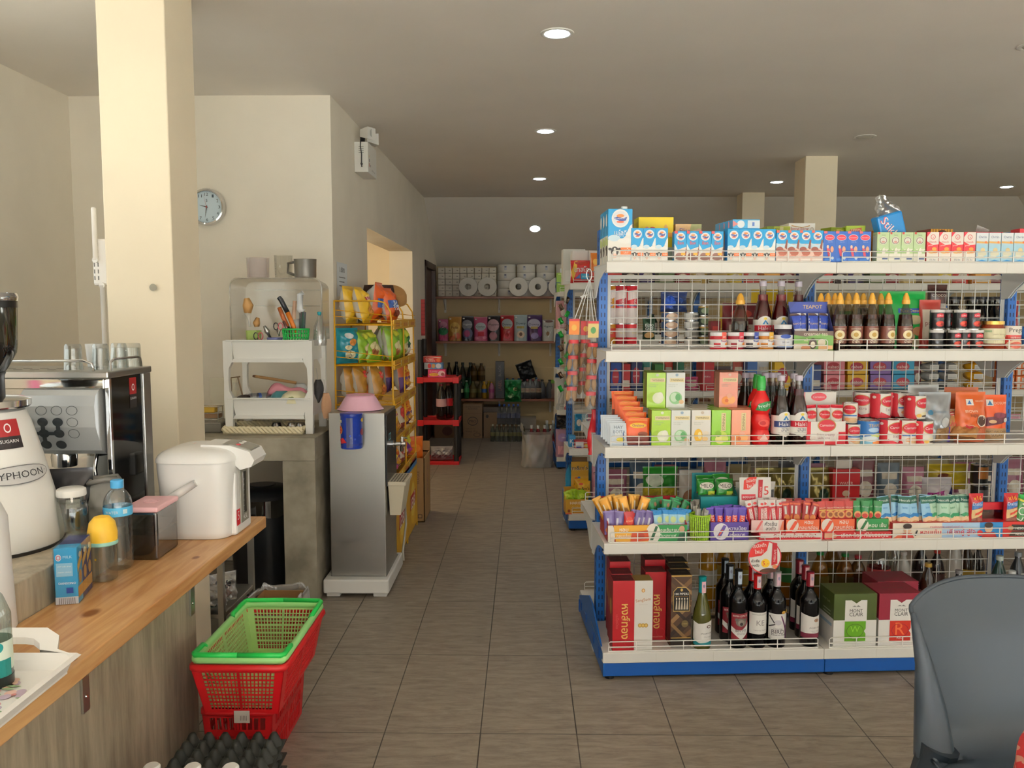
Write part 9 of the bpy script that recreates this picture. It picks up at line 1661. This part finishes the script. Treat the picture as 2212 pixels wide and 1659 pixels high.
o = thing('cafe_table', 'small table under the red patterned cloth in the near corner', 'table', (1.115, 1.115, 0))
B().lathe([(0, .725), (.36, .725), (.365, .735), (.36, .745), (0, .745)], M('#8a5a30', .4), 48).obj('tabletop', o); B().lathe([(.03, .02), (.03, .725)], BLK, 16, caps=False).obj('column', o); B().lathe([(0, 0), (.22, 0), (.22, .012), (.03, .03)], BLK, 32, caps=False).obj('base', o)
def cloth_fn(nt, p, N, L):
 tc = N('TexCoord'); v = N('TexVoronoi'); v.inputs['Scale'].default_value = 26; L(tc.outputs['Object'], v.inputs['Vector'])
 r = N('ValToRGB'); r.color_ramp.interpolation = 'CONSTANT'; r.color_ramp.elements[0].color = lin('#b8806c'); r.color_ramp.elements[1].color = lin('#a8181a'); r.color_ramp.elements[1].position = .42
 L(v.outputs['Distance'], r.inputs[0]); L(r.outputs[0], p.inputs['Base Color']); p.inputs['Roughness'].default_value = .8
def cl_(u, v):
 a = 2*PI*u; R = min(.37, v*.5); h = max(0, v*.5-.37); w = 1+.03*math.sin(9*a)*h/.13
 return ((R+h*.12)*math.cos(a)*w, (R+h*.12)*math.sin(a)*w, .7475-h*1.0)
tag(B().surf(cl_, 72, 20, nodemat('red_patterned_cloth', cloth_fn)).obj('tablecloth', None, (1.115, 1.115, 0)), 'red tablecloth with pale pattern cut by the bottom corner of the photo', 'tablecloth')
b = B(); b.dec(lambda u, v, e: (XL+.002+e, -1.2+u*1.6, .9+v*.5), 1.6, .5, [('r', 0, 0, 1, 1, '#d8488c'), ('r', .3, .2, .62, 1, '#e8c22c'), ('t', 'ยกลัง', .45, .8, .2, '#f4f0e8'), ('t', '2', .45, .5, .08, '#24408c'), ('t', 'คุ้ม!', .46, .3, .14, '#f4f0e8'), ('e', .14, .7, .12, .2, '#f0dce4'), ('t', 'ไลฟ์', .14, .72, .14, '#a82a6a'), ('e', .8, .5, .15, .3, '#e8d8b0')])
tag(b.obj('promotion_poster'), 'pink and yellow promotion poster, seen only mirrored in the polished coffee machine', 'poster')
def area(name, loc, rot, sx, sy, portal=True):
 l = bpy.data.lights.new(name, 'AREA'); l.shape = 'RECTANGLE'; l.size = sx; l.size_y = sy; l.cycles.is_portal = portal
 o = bpy.data.objects.new(name, l); COL.objects.link(o); o.location = loc; o.rotation_euler = rot; return o
area('daylight_portal_front', ((XL+XR)/2, YF-.2, 1.25), (PI/2, 0, 0), XR-XL, 2.5)
area('daylight_portal_side', (XR+.2, 2, 1.4), (PI/2, 0, PI/2), 8.6, 1.0)
area('daylight_portal_bar', (XL-.25, .9, 1.78), (PI/2, 0, -PI/2), 4.6, .95)
wd = bpy.data.worlds.new('daylight'); S.world = wd; wd.use_nodes = True
nt = wd.node_tree; bg = nt.nodes['Background']
tc = nt.nodes.new('ShaderNodeTexCoord'); sp_ = nt.nodes.new('ShaderNodeSeparateXYZ'); cr = nt.nodes.new('ShaderNodeValToRGB')
nt.links.new(tc.outputs['Generated'], sp_.inputs[0]); nt.links.new(sp_.outputs['Z'], cr.inputs[0]); nt.links.new(cr.outputs[0], bg.inputs['Color'])
cr.color_ramp.elements[0].color = (1, .97, .9, 1); cr.color_ramp.elements[1].color = (.62, .78, 1, 1)
bg.inputs['Strength'].default_value = 3.4
sun = bpy.data.lights.new('sun', 'SUN'); sun.energy = 215; sun.angle = .02; sun.color = (.98, .985, 1)
so = bpy.data.objects.new('sun', sun); COL.objects.link(so); so.rotation_euler = (math.radians(36), 0, math.radians(-12))
cam = bpy.data.cameras.new('camera'); co = bpy.data.objects.new('camera', cam); COL.objects.link(co); S.camera = co
cam.sensor_fit = 'HORIZONTAL'; cam.sensor_width = 36; cam.lens = FPX/2212*36; cam.clip_start = .05; cam.clip_end = 200
co.matrix_world = Matrix(((CR[0], CU[0], -CF[0], 0), (CR[1], CU[1], -CF[1], 0), (CR[2], CU[2], -CF[2], EYE), (0, 0, 0, 1)))
vs = S.view_settings; S.display_settings.display_device = 'sRGB'; vs.view_transform = 'Standard'; vs.look = 'None'; vs.gamma = 1; vs.use_curve_mapping = False; vs.exposure = -.28
c = S.cycles; c.use_denoising = True; c.max_bounces = 12; c.diffuse_bounces = 6; c.glossy_bounces = 4; c.transparent_max_bounces = 24; c.transmission_bounces = 4; c.caustics_reflective = False; c.caustics_refractive = False; c.sample_clamp_indirect = 6
